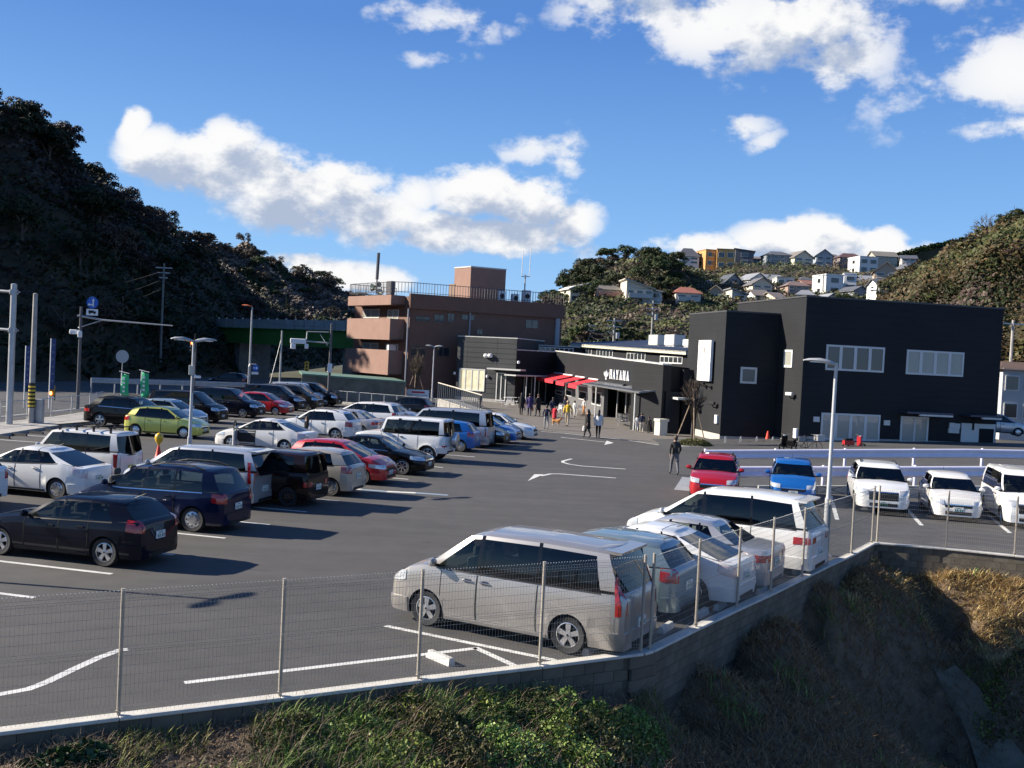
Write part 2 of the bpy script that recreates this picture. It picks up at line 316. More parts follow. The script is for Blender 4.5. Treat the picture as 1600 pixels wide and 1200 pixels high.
SPEC = {
 'minivan': T(L=4.65, W=1.70, H=1.84, wb=2.83, fo=.83, R=.32, hn=.88, hc=1.12, swb=.78, swt=1.62, srt=4.28, srb=4.56, b0=1.1, b1=1.12, van=True, wt=.8,
    wins=[(.98, 1.83, 1.78, 1.86, 'G'), (1.91, 3.02, 1.94, 3.0, 'T'), (3.09, 4.22, 3.07, 4.06, 'T')], rz=[(1.5, 1.76), (2.0, 1.83), (3.2, 1.84), (4.6, 1.8)], tail='high', lamp=(.74, .92), grille=(.5, .82), spoiler=True),
 'bigvan': T(L=4.86, W=1.82, H=1.88, wb=2.95, fo=.9, R=.33, hn=.86, hc=1.12, swb=.88, swt=1.9, srt=4.45, srb=4.76, b0=1.1, b1=1.14, van=True, wt=.8,
    wins=[(1.05, 2.05, 2.0, 2.08, 'G'), (2.25, 3.35, 2.14, 3.3, 'T'), (3.42, 4.5, 3.36, 4.3, 'T')], rz=[(1.7, 1.78), (2.3, 1.87), (3.4, 1.88), (4.8, 1.82)], tail='wide', lamp=(.7, .88), grille=(.45, .8), spoiler=True),
 'lowvan': T(L=4.8, W=1.8, H=1.62, wb=2.85, fo=.95, R=.33, hn=.76, hc=1.0, swb=.95, swt=1.95, srt=4.35, srb=4.66, b0=.99, b1=1.04, van=True, wt=.79,
    wins=[(1.15, 2.1, 2.05, 2.12, 'G'), (2.18, 3.2, 2.2, 3.15, 'T'), (3.27, 4.4, 3.22, 4.15, 'T')], rz=[(1.8, 1.52), (2.4, 1.61), (3.4, 1.61), (4.7, 1.53)], tail='mid', lamp=(.62, .76)),
 'mpv': T(L=4.4, W=1.79, H=1.66, wb=2.68, fo=.9, R=.325, hn=.78, hc=1.03, swb=.98, swt=1.85, srt=4.0, srb=4.26, b0=1.0, b1=1.05, wt=.79,
    wins=[(1.02, 1.2, 1.72, 1.8, 'G'), (1.25, 2.1, 1.85, 2.15, 'G'), (2.17, 3.0, 2.22, 2.98, 'G'), (3.07, 3.82, 3.03, 3.72, 'G')], rz=[(1.7, 1.58), (2.3, 1.65), (3.2, 1.66), (4.2, 1.58)], tail='mid', rim='cover', roofrail=True, crown=.06),
 'hatch': T(L=4.24, W=1.75, H=1.43, wb=2.66, fo=.78, R=.315, hn=.72, hc=.93, swb=1.3, swt=2.0, srt=3.74, srb=4.12, b0=.92, b1=.99, wt=.74,
    wins=[(1.48, 2.25, 2.1, 2.3, 'G'), (2.32, 3.0, 2.37, 2.98, 'G'), (3.04, 3.6, 3.02, 3.36, 'G')], rz=[(1.9, 1.36), (2.4, 1.42), (3.1, 1.425), (3.8, 1.37)], tail='mid', rim='five', crown=.05),
 'compact': T(L=3.92, W=1.69, H=1.52, wb=2.48, fo=.8, R=.3, hn=.74, hc=.98, swb=.92, swt=1.68, srt=3.5, srb=3.8, b0=.94, b1=1.02, wt=.76,
    wins=[(1.1, 1.92, 1.8, 2.0, 'G'), (2.0, 2.75, 2.06, 2.72, 'T'), (2.83, 3.35, 2.79, 3.15, 'T')], rz=[(1.6, 1.44), (2.1, 1.51), (2.8, 1.51), (3.6, 1.43)], tail='mid', rim='cover'),
 'liftback': T(L=4.46, W=1.745, H=1.49, wb=2.70, fo=.9, R=.315, hn=.7, hc=.96, swb=1.02, swt=1.95, srt=3.05, srb=4.2, b0=.96, b1=1.07, wt=.73, ztail=.98,
    wins=[(1.22, 2.1, 2.0, 2.2, 'G'), (2.17, 3.0, 2.27, 2.75, 'G'), (3.03, 3.6, 2.79, 3.05, 'G')], rz=[(1.85, 1.42), (2.3, 1.49), (2.8, 1.47), (3.1, 1.43)], tail='tri', rim='five', crown=.06),
 'sedan': T(L=4.65, W=1.76, H=1.45, wb=2.75, fo=.88, R=.315, hn=.7, hc=.93, swb=1.25, swt=2.0, srt=3.3, srb=3.95, b0=.93, b1=.98, wt=.73, ztail=.99,
    wins=[(1.45, 2.25, 2.12, 2.3, 'G'), (2.33, 3.05, 2.37, 3.0, 'G'), (3.1, 3.5, 3.04, 3.18, 'G')], rz=[(1.9, 1.38), (2.4, 1.44), (2.9, 1.44), (3.4, 1.39)], tail='wide', rim='ten'),
 'suv': T(L=4.75, W=1.88, H=1.69, wb=2.78, fo=.9, R=.36, tw=.24, hn=.9, hc=1.1, zs=.28, swb=1.2, swt=1.95, srt=4.1, srb=4.5, b0=1.09, b1=1.15, wt=.77,
    wins=[(1.38, 2.15, 2.05, 2.2, 'G'), (2.22, 3.05, 2.26, 3.02, 'T'), (3.12, 3.9, 3.08, 3.65, 'T')], rz=[(1.85, 1.6), (2.4, 1.68), (3.2, 1.68), (4.2, 1.6)], tail='wide', lamp=(.74, .9), grille=(.5, .84), roofrail=True),
 'suv_small': T(L=4.3, W=1.77, H=1.6, wb=2.61, fo=.85, R=.34, hn=.82, hc=1.04, zs=.26, swb=1.1, swt=1.85, srt=3.75, srb=4.12, b0=1.02, b1=1.1, wt=.76,
    wins=[(1.28, 2.05, 1.95, 2.1, 'G'), (2.12, 2.85, 2.17, 2.82, 'T'), (2.92, 3.45, 2.9, 3.2, 'T')], rz=[(1.75, 1.52), (2.2, 1.59), (3.0, 1.59), (3.9, 1.5)], tail='mid', lamp=(.7, .84), roofrail=True, grille=(.42, .68)),
 'keivan': T(L=3.4, W=1.475, H=1.88, wb=2.45, fo=.5, R=.27, tw=.15, hn=.9, hc=1.12, swb=.22, swt=.72, srt=3.22, srb=3.36, b0=1.05, b1=1.1, van=True, wt=.84,
    wins=[(.35, 1.15, .82, 1.15, 'G'), (1.22, 2.1, 1.22, 2.1, 'T'), (2.17, 3.05, 2.17, 3.02, 'T')], rz=[(.6, 1.84), (1.2, 1.88), (2.4, 1.88), (3.4, 1.85)], tail='pillar', rim='cover', crown=.04),
 'cube': T(L=3.89, W=1.695, H=1.65, wb=2.53, fo=.72, R=.31, hn=.84, hc=1.06, swb=.75, swt=1.3, srt=3.72, srb=3.84, b0=1.04, b1=1.05, van=True, wt=.86,
    wins=[(.92, 1.62, 1.4, 1.64, 'G'), (1.72, 2.6, 1.73, 2.6, 'T'), (2.72, 3.4, 2.72, 3.38, 'T')], rz=[(1.2, 1.58), (1.8, 1.64), (2.8, 1.65), (3.8, 1.62)], tail='low', rim='ten', crown=.04),
 'offroad': T(L=4.35, W=1.8, H=1.95, wb=2.85, fo=.72, R=.37, tw=.25, hn=1.12, hc=1.22, zs=.42, swb=1.25, swt=1.5, srt=4.22, srb=4.3, b0=1.2, b1=1.2, van=True, wt=.87, hoodr=1.1,
    wins=[(1.4, 2.12, 1.58, 2.12, 'G'), (2.27, 3.05, 2.27, 3.05, 'T'), (3.2, 4.05, 3.2, 4.05, 'T')], rz=[(1.4, 1.9), (2.0, 1.93), (3.0, 1.94), (4.3, 1.92)], tail='low', rim='five', crown=.02, lamp=(.85, 1.03), grille=(.8, 1.05), clad=True),
 'hiace': T(L=4.7, W=1.7, H=1.98, wb=2.57, fo=.95, R=.32, hn=.95, hc=1.18, swb=.35, swt=1.05, srt=4.5, srb=4.64, b0=1.12, b1=1.14, van=True, wt=.83,
    wins=[(.52, 1.35, 1.15, 1.38, 'G'), (1.48, 2.7, 1.48, 2.7, 'T'), (2.82, 4.25, 2.82, 4.2, 'T')], rz=[(.9, 1.9), (1.6, 1.97), (3.0, 1.98), (4.6, 1.94)], tail='pillar', rim='cover', crown=.04),
}
def make_car(kind, paint, loc, head, label, group=None, over=None, cat='car', name='parked_car', rails=None, plate='w', detail=True, skipdoor=False):
    p = dict(SPEC[kind]); p.update(over or {})
    L, Wd, H, R = p['L'], p['W'], p['H'], p['R']; half = Wd/2; van = p['van']; zs = p['zs']
    root = empty(name, loc, head, label, cat, group)
    X = lambda s: L/2-s
    fw = ([0, .05, .15, .4, .8], [.80, .87, .93, .98, 1]) if van else ([0, .05, .16, .45, .9], [.70, .80, .89, .965, 1])
    rw = ([L-.6, L-.25, L-.08, L], [1, .985, .95, .90]) if van else ([L-.7, L-.3, L-.1, L], [1, .965, .9, .80])
    wx = fw[0]+rw[0]; wy = fw[1]+rw[1]
    wid = lambda s: float(np.interp(s, wx, wy))*half
    hn, hc, swb, srb = p['hn'], p['hc'], p['swb'], p['srb']
    zt = p['ztail'] or (p['b1']+.0)
    be = p['wins'][-1][1]+.1 if p['ztail'] else srb-.15
    dx = [0, .03, .08, .18, swb*.55, swb, swb+.4, be, srb, L-.05, L]
    dz = [hn-.2, hn-.11, hn-.05, hn, (hn+hc)/2+.035, hc, p['b0'], p['b1'], zt, zt-.03, zt-.1 if p['ztail'] else zt-.1]
    for i in range(1, len(dx)): dx[i] = max(dx[i], dx[i-1]+.01)
    deck = lambda s: float(np.interp(s, dx, dz))
    def yp(z, s):
        t = (z-zs)/max(.05, deck(s)-zs)
        return float(np.interp(t, [0, .12, .35, .6, .86, 1], [.93, .97, 1, .997, .98, .945]))*wid(s)
    af, ar = p['fo'], p['fo']+p['wb']; Ra = R*1.13
    st = set([round(v, 4) for v in dx+wx+[L*.5, L*.42, L*.58]]); st |= {round(s, 4) for s in np.arange(.3, L, .3)}
    sts = []
    for s in sorted(st):
        if 0 <= s <= L and all(abs(s-c) > Ra+.03 for c in (af, ar)): sts.append((s, zs))
    for c in (af, ar):
        sts.append((c-Ra-.001, zs)); sts.append((c+Ra+.001, zs))
        for k in range(13):
            a = PI*k/12; sts.append((c-Ra*math.cos(a), R+Ra*math.sin(a)))
    sts.sort(key=lambda q: q[0])
    b = MB(); rows = []; gl0, gl1 = swb-.02, srb+.02
    fr = [.975, .9, .6, .3, 0]
    for s, zb in sts:
        top = deck(s); zstar = max(min(R+Ra+.05, zs+.88*(top-zs)), zb+.015)
        top = max(top, zstar+.02)
        zl = list(np.linspace(zb, zstar, 4))+list(np.linspace(zstar, top, 5)[1:])
        cr = p['crown'] if s < swb else (.0 if s < srb else .02)
        if s < .12: cr *= s/.12
        left = [(yp(zb, s)-.3, zb)]+[(yp(z, s), z) for z in zl]
        yt = left[-1][0]
        cap = [(yt*f, top+.006+cr*(1-f*f)) for f in fr]
        sec = left+cap; full = [(X(s), y, z) for y, z in sec]+[(X(s), -y, z) for y, z in reversed(sec[:-1])]
        rows.append((s, full))
    n = len(rows[0][1]); nl = 9; vs = [q for _, r in rows for q in r]; fs = []; ms = []
    for i in range(len(rows)-1):
        sm = (rows[i][0]+rows[i+1][0])/2
        for k in range(n-1):
            kk = k if k < n//2 else n-2-k
            f_ = (i*n+k, i*n+k+1, i*n+n+k+1, i*n+n+k)
            m = 0
            if kk == 0: m = 1
            elif kk >= nl and gl0+.05 < sm < gl1-.12: m = 2
            elif p['clad'] and kk == 1: m = 1
            fs.append(f_); ms.append(m)
    fs.append(tuple(range(n))); ms.append(0); fs.append(tuple(reversed(range((len(rows)-1)*n, len(rows)*n)))); ms.append(0)
    for f_, m in zip(fs, ms): pass
    b.add(vs, []);
    b.f = list(fs); b.m = list(ms)
    # greenhouse
    rzf = lambda s: float(np.interp(s, [q[0] for q in p['rz']], [q[1] for q in p['rz']]))-.05
    wtf = p['wt']*half
    ring = []   # (s_bottom, y_bottom, s_top, y_top, tag to next)
    nf = 5
    swt, srt = p['swt'], p['srt']; yb_f = wid(swb)*.9; yb_r = wid(srb)*(.95 if van else .86)
    wt_f = wtf*.93; wt_r = wtf*(.97 if van else .86)
    for i in range(nf):
        t = i/(nf-1); c = 1-t*t
        ring.append((swb-.10*c, yb_f*t, swt-.05*c, wt_f*t, 'W' if i < nf-1 else 'P'))
    for (a0, a1, t0, t1, k) in p['wins']:
        def yb(s): return min(wid(s)*.945, np.interp(s, [swb, swb+.35, srb-.35, srb], [yb_f, wid(s)*.945, wid(s)*.945, yb_r]))
        def yt(s): return np.interp(s, [swt, swt+.4, srt-.5, srt], [wt_f, wtf, wtf, wt_r])
        ring.append((a0, yb(a0), t0, yt(t0), k)); ring.append((a1, yb(a1), t1, yt(t1), 'P' if a1 > p['wins'][-1][1]-.01 else 'B'))
    for i in range(nf):
        t = 1-i/(nf-1); c = 1-t*t
        ring.append((srb+.05*c, yb_r*t, srt+.04*c, wt_r*t, 'R'))
    NR = len(ring); lv = [0, .1, .4, .7, .91, 1.0]
    def gp(i, v, sgn=1):
        sb, ybm, s_t, ytp, _ = ring[i]
        s_ = sb+(s_t-sb)*v; zb_ = deck(sb)-.012; zt_ = rzf(s_t)
        y = ybm+(ytp-ybm)*v+(.03*math.sin(PI*v)*(min(1, ybm/.5)))
        so = .02*math.sin(PI*v) if ring[i][4] == 'W' else 0
        return Vector((X(s_-so), sgn*y, zb_+(zt_-zb_)*v))
    gb = MB(); glass = {}
    for sgn in (1, -1):
        for i in range(NR-1):
            tg = ring[i][4]
            for j in range(len(lv)-1):
                q = [gp(i, lv[j], sgn), gp(i+1, lv[j], sgn), gp(i+1, lv[j+1], sgn), gp(i, lv[j+1], sgn)]
                if sgn < 0: q.reverse()
                isg = tg in 'WRGT' and 1 <= j <= 3
                if isg:
                    key = tg if tg in 'WR' else (tg, i, sgn); glass.setdefault(key, []).append(q)
                else: gb.add(q, [(0, 1, 2, 3)], 3 if (tg == 'B' or j == 0) else 0)
    # roof: edge roll then crowned cap
    ins = []
    for i in range(NR):
        e = gp(i, 1.0); sb, ybm, s_t, ytp, _ = ring[i]
        ci = Vector((X((swt+srt)/2), 0, e.z)); dv = Vector((e.x-ci.x, e.y, 0)); ln = max(dv.length, .01)
        dx_ = -.07*(1 if e.x > X(swt+.3) else (-1 if e.x < X(srt-.3) else 0))
        ins.append(Vector((e.x+dx_, max(0, e.y-(.075 if i not in (0, NR-1) else 0)), e.z+.035)))
    for sgn in (1, -1):
        for i in range(NR-1):
            a, c = gp(i, 1.0, sgn), gp(i+1, 1.0, sgn); a2 = ins[i].copy(); c2 = ins[i+1].copy(); a2.y *= sgn; c2.y *= sgn
            q = [a, c, c2, a2]
            if sgn < 0: q.reverse()
            gb.add(q, [(0, 1, 2, 3)], 0)
    fy = [1, .6, .2, -.2, -.6, -1]
    for i in range(NR-1):
        A, B_ = ins[i], ins[i+1]
        ra = [Vector((A.x, A.y*f_, A.z+.03*(1-f_*f_)*min(1, A.y/wtf))) for f_ in fy]; rb = [Vector((B_.x, B_.y*f_, B_.z+.03*(1-f_*f_)*min(1, B_.y/wtf))) for f_ in fy]
        for k in range(5): gb.add([ra[k], rb[k], rb[k+1], ra[k+1]], [(0, 1, 2, 3)], 0)
    # merge lower body and shell into one painted body
    nb = len(b.v); body_faces = list(b.f)
    b.v += gb.v; b.f += [tuple(i+nb for i in f_) for f_ in gb.f]; b.m += gb.m
    bm_ = [paint, M_DARK, M_INT, M_GBK]
    allv = list(b.v); allf = list(b.f)
    for k, qs in glass.items():
        for q in qs: n0 = len(allv); allv += [tuple(v) for v in q]; allf.append((n0, n0+1, n0+2, n0+3))
    bvh = BVHTree.FromPolygons([Vector(v) for v in allv], allf)
    # underbody and cabin floor
    b.box((0, 0, (zs+.5)/2+.05), (L-.5, Wd*.62, .45), m=1)
    ob = b.build('body', bm_, root)
    bm = bmesh.new(); bm.from_mesh(ob.data); bmesh.ops.remove_doubles(bm, verts=bm.verts, dist=.002); bmesh.ops.recalc_face_normals(bm, faces=bm.faces); bm.to_mesh(ob.data); bm.free()
    ob.data.polygons.foreach_set('use_smooth', [True]*len(ob.data.polygons)); ob.data.set_sharp_from_angle(angle=math.radians(38))
    for k, qs in glass.items():
        g_ = MB()
        for q in qs: g_.add(q, [(0, 1, 2, 3)])
        nm = {'W': 'windshield', 'R': 'rear_window'}.get(k, 'side_window'); tint = {'W': G_WS, 'R': (G_TINT if (van or any(w_[4] == 'T' for w_ in p['wins'])) else G_CLR)}.get(k) or (G_CLR if k[0] == 'G' else G_TINT)
        go_ = g_.build(nm, tint, root)
        bm = bmesh.new(); bm.from_mesh(go_.data); bmesh.ops.remove_doubles(bm, verts=bm.verts, dist=.002); bm.to_mesh(go_.data); bm.free()
        go_.data.polygons.foreach_set('use_smooth', [True]*len(go_.data.polygons))
    def patch(nm, fn, nu, nv, off, mt, parent=root, skirt=.02):
        g_ = MB(); V_ = {}
        for i in range(nu+1):
            for j in range(nv+1):
                o, d = fn(i/nu, j/nv); h, nrm, _, _ = bvh.ray_cast(Vector(o), Vector(d).normalized())
                if h is None: continue
                if nrm.dot(Vector(d)) > 0: nrm = -nrm
                V_[(i, j)] = (h+nrm*off, h-nrm*skirt)
        idx = {}
        def vi(k, w_):
            if (k, w_) not in idx: idx[(k, w_)] = len(g_.v); g_.v.append(tuple(V_[k][w_]))
            return idx[(k, w_)]
        okf = set()
        for i in range(nu):
            for j in range(nv):
                c = [(i, j), (i+1, j), (i+1, j+1), (i, j+1)]
                if all(q in V_ for q in c) and max((V_[c[0]][0]-V_[c[2]][0]).length, (V_[c[1]][0]-V_[c[3]][0]).length) < 1.2: okf.add((i, j))
        for (i, j) in okf:
            c = [(i, j), (i+1, j), (i+1, j+1), (i, j+1)]
            g_.f.append(tuple(vi(q, 0) for q in c)); g_.m.append(0)
            for (di, dj, a, e) in ((0, -1, 0, 1), (1, 0, 1, 2), (0, 1, 2, 3), (-1, 0, 3, 0)):
                if (i+di, j+dj) not in okf: g_.f.append((vi(c[a], 0), vi(c[a], 1), vi(c[e], 1), vi(c[e], 0))); g_.m.append(0)
        if not g_.f: return None
        o_ = g_.build(nm, mt, parent)
        bm = bmesh.new(); bm.from_mesh(o_.data); bmesh.ops.recalc_face_normals(bm, faces=bm.faces)
        bm.to_mesh(o_.data); bm.free()
        o_.data.polygons.foreach_set('use_smooth', [True]*len(o_.data.polygons)); o_.data.set_sharp_from_angle(angle=math.radians(40))
        return o_
    def side(sg, s0, s1, lo, hi):
        def fn(u, v):
            s = s0+(s1-s0)*u; a = lo(s) if callable(lo) else lo; c = hi(s) if callable(hi) else hi
            return (X(s), sg*3, a+(c-a)*v), (0, -sg, 0)
        return fn
    def wrap(front, sg, yi, sb, lo0, hi0, lo1, hi1):
        e = 1 if front else -1; xe = X(0) if front else X(L); xs = X(sb) if front else X(L-sb)
        def fn(u, v):
            P = Vector((xe+e*1.5, sg*yi, 0)).lerp(Vector((xs, sg*3, 0)), u); Q = Vector((xe-e*1.0, sg*yi, 0)).lerp(Vector((xs, 0, 0)), u)
            lo = lo0+(lo1-lo0)*u; hi = hi0+(hi1-hi0)*u; z = lo+(hi-lo)*v; P.z = z; Q.z = z
            return P, Q-P
        return fn
    def endp(front, y0, y1, lo, hi):
        e = 1 if front else -1; x = (X(0) if front else X(L))+e*1.5
        return lambda u, v: ((x, y0+(y1-y0)*u, lo+(hi-lo)*v), (-e, 0, 0))
    la, lb = p['lamp']
    for sg in (1, -1):
        patch('headlight', wrap(True, sg, half*p['lampw'], .55 if not van else .38, la-.01, lb-.01, la+.06, lb+.05), 8, 3, .014, M_LAMP)
        tl = p['tail']
        if tl == 'high': patch('tail_light', wrap(False, sg, half*.80, .1, .78, 1.4, .78, 1.4), 4, 8, .012, M_TAIL)
        elif tl == 'pillar': patch('tail_light', wrap(False, sg, half*.84, .06, .62, 1.05, .62, 1.05), 3, 6, .012, M_TAIL)
        elif tl == 'low': patch('tail_light', wrap(False, sg, half*.55, .1, .62, .78, .62, .78), 5, 3, .012, M_TAIL)
        elif tl == 'tri': patch('tail_light', wrap(False, sg, half*.66, .35, .66, .98, .84, 1.02), 6, 4, .012, M_TAILC)
        elif tl == 'wide': q_ = .12 if p['ztail'] else 0; patch('tail_light', wrap(False, sg, half*.5, .42, .84-q_, .98-q_, .8-q_, .98-q_), 8, 3, .012, M_TAIL)
        else: patch('tail_light', wrap(False, sg, half*.66, .3, .76, 1.02, .82, 1.04), 6, 4, .012, M_TAIL)
    ga, gc = p['grille']
    patch('grille', endp(True, -half*.52, half*.52, ga+.02, gc), 10, 4, .008, M_BLK)
    patch('bumper_intake', endp(True, -half*.5, half*.5, zs+.06, zs+.17), 10, 2, .03, M_BLK)
    gtm = patch('grille_trim', endp(True, -half*.5, half*.5, gc-.035, gc), 10, 1, .016, M_CHR)
    bt = zs+.27
    for fr_ in ((False,) if kind == 'offroad' else (True, False)):
        for sg in (1, -1):
            rch = (af if fr_ else L-ar)-Ra-.03
            patch('bumper', wrap(fr_, sg, 0.0, rch, zs+.01, bt+(.04 if not fr_ else -.02), zs+.01, bt+.02), 14, 3, .022, paint, skirt=.03)
        if not fr_: patch('bumper_intake', endp(False, -half*.5, half*.5, zs+.015, zs+.1), 8, 1, .03, M_BLK)
    for fr_ in (True, False):
        pz = (.36 if fr_ else (.58 if not van else .5)) if kind != 'offroad' else .55
        h, nrm, _, _ = bvh.ray_cast(Vector((X(0)+2 if fr_ else X(L)-2, 0, pz+.08)), Vector((-1 if fr_ else 1, 0, 0)))
        if h:
            g_ = MB(); e = 1 if fr_ else -1; g_.box((h.x+e*.018, 0, pz+.08), (.02, .33, .165))
            pl = g_.build('licence_plate', M_PLY if plate == 'y' else M_PLATE, root)
            if detail:
                g_ = MB(); x_ = h.x+e*.03
                rr_ = random.Random(hash(label) % 1000)
                for k in range(4): g_.box((x_, e*(-.1+.066*k+(.02 if k > 1 else 0)), pz+.055), (.004, .034, .07))
                for k in range(3): g_.box((x_, e*(-.06+.05*k), pz+.127), (.004, .03, .025))
                g_.build('plate_number', M_BLK if plate == 'y' else M_PLTXT, pl)
    # doors with shut lines and handles
    wn = p['wins']; doors = []
    d0 = wn[0][0]-.02
    fr2 = [w_ for w_ in wn]
    if kind == 'mpv': doors = [(1.12, 2.13), (2.15, 3.02)]
    else: doors = [(max(d0-.02, af+R*.95), wn[0][1]+.03), (wn[0][1]+.055, wn[1][1]+.03)]
    def lo(s):
        z = zs+.1
        for c in (af, ar):
            if abs(s-c) < Ra+.06: z = max(z, R+math.sqrt(max(0, (Ra+.06)**2-(s-c)**2)))
        return z
    for sg in (1, -1):
        if not detail: break
        for (s0, s1) in doors:
            g0 = s0-.014; g1 = s1+.014
            for q0 in (g0, s1):
                patch('door_gap', side(sg, q0-.001, q0+.015, lambda s: lo(s)-.01, lambda s: deck(s)-.03), 1, 8, .0055, M_DARK, skirt=.004)
            dr = patch('door', side(sg, s0, s1, lo, lambda s: deck(s)-.045), 12, 5, .0035, paint, skirt=.004)
            if dr is None: continue
            hs_ = s1-.17 if (not van or s0 < 1.6) else s0+.15; hz = deck(hs_)-.14
            h, nrm, _, _ = bvh.ray_cast(Vector((X(hs_), sg*3, hz)), Vector((0, -sg, 0)))
            if h:
                g_ = MB(); g_.rbox((h.x, h.y+sg*.024, h.z), (.19, .03, .028), .008); g_.box((h.x, h.y+sg*.006, h.z), (.12, .012, .06), m=1)
                g_.build('door_handle', [M_CHR if van else paint, M_BLK], dr)
        patch('side_sill', side(sg, af+Ra+.05, ar-Ra-.05, zs+.015, zs+.07), 10, 1, .01, M_BLK if not van else paint)
        a0 = wn[0][0]; my = wid(a0)*.945
        g_ = MB(); g_.lathe([(.001, -.11), (.05, -.1), (.075, -.04), (.075, .04), (.05, .1), (.001, .11)], 10, axis='y')
        vv = [(x_*.75+X(a0)+.02-.05, y_*.9+sg*(my+.13), z_*1.0+deck(a0)+.1) for x_, y_, z_ in g_.v]; g_.v = vv
        g_.box((X(a0)-.02, sg*(my+.03), deck(a0)+.04), (.06, .14, .04), m=1)
        g_.build('side_mirror', [paint, M_BLK], root, smooth=50)
    if detail:
        for sg in (1, -1):      # black rubber wiper / window moulding line
            patch('window_moulding', side(sg, wn[0][0]+.02, wn[-1][1], lambda s: deck(s)-.02, lambda s: deck(s)+.005), 14, 1, .006, M_CHR if kind in ('sedan', 'mpv', 'suv') else M_BLK)
        g_ = MB(); bz = hc-.28
        for sx in (wn[0][1]-.25, min(wn[1][1]-.15, L-1.0)):
            for sy in (-.36, .36):
                g_.rbox((X(sx), sy, hc+.0), (.14, .5, .42), .04); g_.rbox((X(sx)-.03, sy, hc+.31), (.1, .26, .17), .035)
        g_.build('seat', M_SEAT, root)
        g_ = MB(); g_.box((X(swb+.35), 0, hc-.0), (.4, Wd*.7, .06)); g_.build('dashboard', M_INT, root)
        g_ = MB(); sw = Vector((X(swb+.62), -.36, hc+.05))
        pts = [sw+Vector((math.sin(q)*.07, math.cos(q)*.18, math.sin(q)*.16)) for q in np.linspace(0, 2*PI, 15)]; g_.tube(pts, .014, 5); g_.build('steering_wheel', M_BLK, root)
        g_ = MB()
        for yy in (-.35, .15): g_.tube([(X(swb-.08), yy, hc+.035), (X(swb+.05), yy+.45, hc+.1)], .009, 4)
        g_.build('wiper', M_BLK, root)
    if p['spoiler']:
        g_ = MB(); zz = rzf(srt)+.03; x0 = X(srt)
        g_.add([(x0+.12, -wtf*.9, zz+.02), (x0+.12, wtf*.9, zz+.02), (x0-.2, wtf*.86, zz-.0), (x0-.2, -wtf*.86, zz-.0), (x0+.1, -wtf*.9, zz-.04), (x0+.1, wtf*.9, zz-.04), (x0-.19, wtf*.85, zz-.045), (x0-.19, -wtf*.85, zz-.045)],
               [(0, 1, 2, 3), (7, 6, 5, 4), (0, 4, 5, 1), (1, 5, 6, 2), (2, 6, 7, 3), (3, 7, 4, 0)]); g_.build('roof_spoiler', paint, root)
    if p['roofrail'] or rails == 'rail':
        for sg in (1, -1):
            g_ = MB(); ss = np.linspace(swt+.35, srt-.25, 6); g_.tube([(X(s), sg*(wtf-.1), rzf(s)+.085-(.05 if i in (0, 5) else 0)) for i, s in enumerate(ss)], .02, 6); g_.build('roof_rail', M_BLK if rails != 'rail' else M_CHR, root)
    if rails == 'rack':
        rk = MB()
        for s in (swt+.3, swt+.95, swt+1.6, swt+2.25):
            rk.box((X(s), 0, H+.12), (.05, Wd*.92, .035))
            for sg in (1, -1): rk.box((X(s), sg*Wd*.38, H+.03), (.07, .04, .2))
        rk.build('roof_rack', M_BLK, root)
    if kind in ('hatch', 'liftback', 'compact'):
        g_ = MB(); g_.tube([(X(srt-.15), .0, rzf(srt-.2)+.06), (X(srt+.12), 0, rzf(srt)+.2)], [.012, .004], 5); g_.build('antenna', M_BLK, root)
    if kind == 'offroad':
        g_ = MB(); g_.lathe([(.001, -.12), (.3, -.12), (.36, -.08), (.36, .06), (.3, .1), (.001, .11)], 24, c=(X(L)-.2, -.12, .98), axis='x'); g_.build('spare_wheel_cover', M_ALLOY, root, smooth=40)
        for sg in (1, -1):
            for c in (af, ar):
                g_ = MB(); pr = [Vector((X(c)+math.cos(a)*(Ra+.05), sg*(half-.02), R+math.sin(a)*(Ra+.05))) for a in np.linspace(0, PI, 9)]
                for i in range(8):
                    q = [pr[i], pr[i+1], pr[i+1]+Vector((0, sg*.11, -.02)), pr[i]+Vector((0, sg*.11, -.02))]; g_.add(q+[v-Vector((0, 0, .04)) for v in q], [(0, 1, 2, 3), (7, 6, 5, 4), (0, 3, 7, 4), (1, 5, 6, 2), (2, 6, 7, 3), (0, 4, 5, 1)])
                g_.build('wheel_arch', paint, root)
    # wheels
    tm, rm = wheel_meshes(R, p['tw'], p['rim'], p['rimcol'] or M_ALLOY)
    for c in (af, ar):
        for sg in (1, -1):
            w_ = empty('wheel', (X(c), sg*(half-p['tw']/2-.035), R), 0 if sg > 0 else PI); w_.parent = root
            meshob('tyre', tm, w_); meshob('rim', rm, w_)
    return root
def car_at(kind, paint, px, py, anchor, head, label, z=0.0, **k):
    """anchor in car coordinates: name of a wheel contact ('fl','fr','rl','rr') or a corner ('Rl' etc.)"""
    p = dict(SPEC[kind]); p.update(k.get('over') or {})
    L, Wd = p['L'], p['W']
    s = {'f': p['fo'], 'r': p['fo']+p['wb'], 'F': 0.05, 'R': L-.05, 'c': L/2}[anchor[0]]; y = {'l': Wd/2-.12, 'r': -Wd/2+.12, 'L': Wd/2, 'c': 0}[anchor[1]]
    a = math.radians(head); lx = L/2-s
    P = W(px, py, z); off = Vector((math.cos(a)*lx-math.sin(a)*y, math.sin(a)*lx+math.cos(a)*y, 0))
    return make_car(kind, paint, P-off, a, label, **k)
def paint(name, c, metal=.0, rough=.35): return mat('paint_'+name, c, rough, metal, coat=.9 if max(c) > .1 else .55, var=.03, vs=.8, spec=.5 if max(c) > .1 else .06)
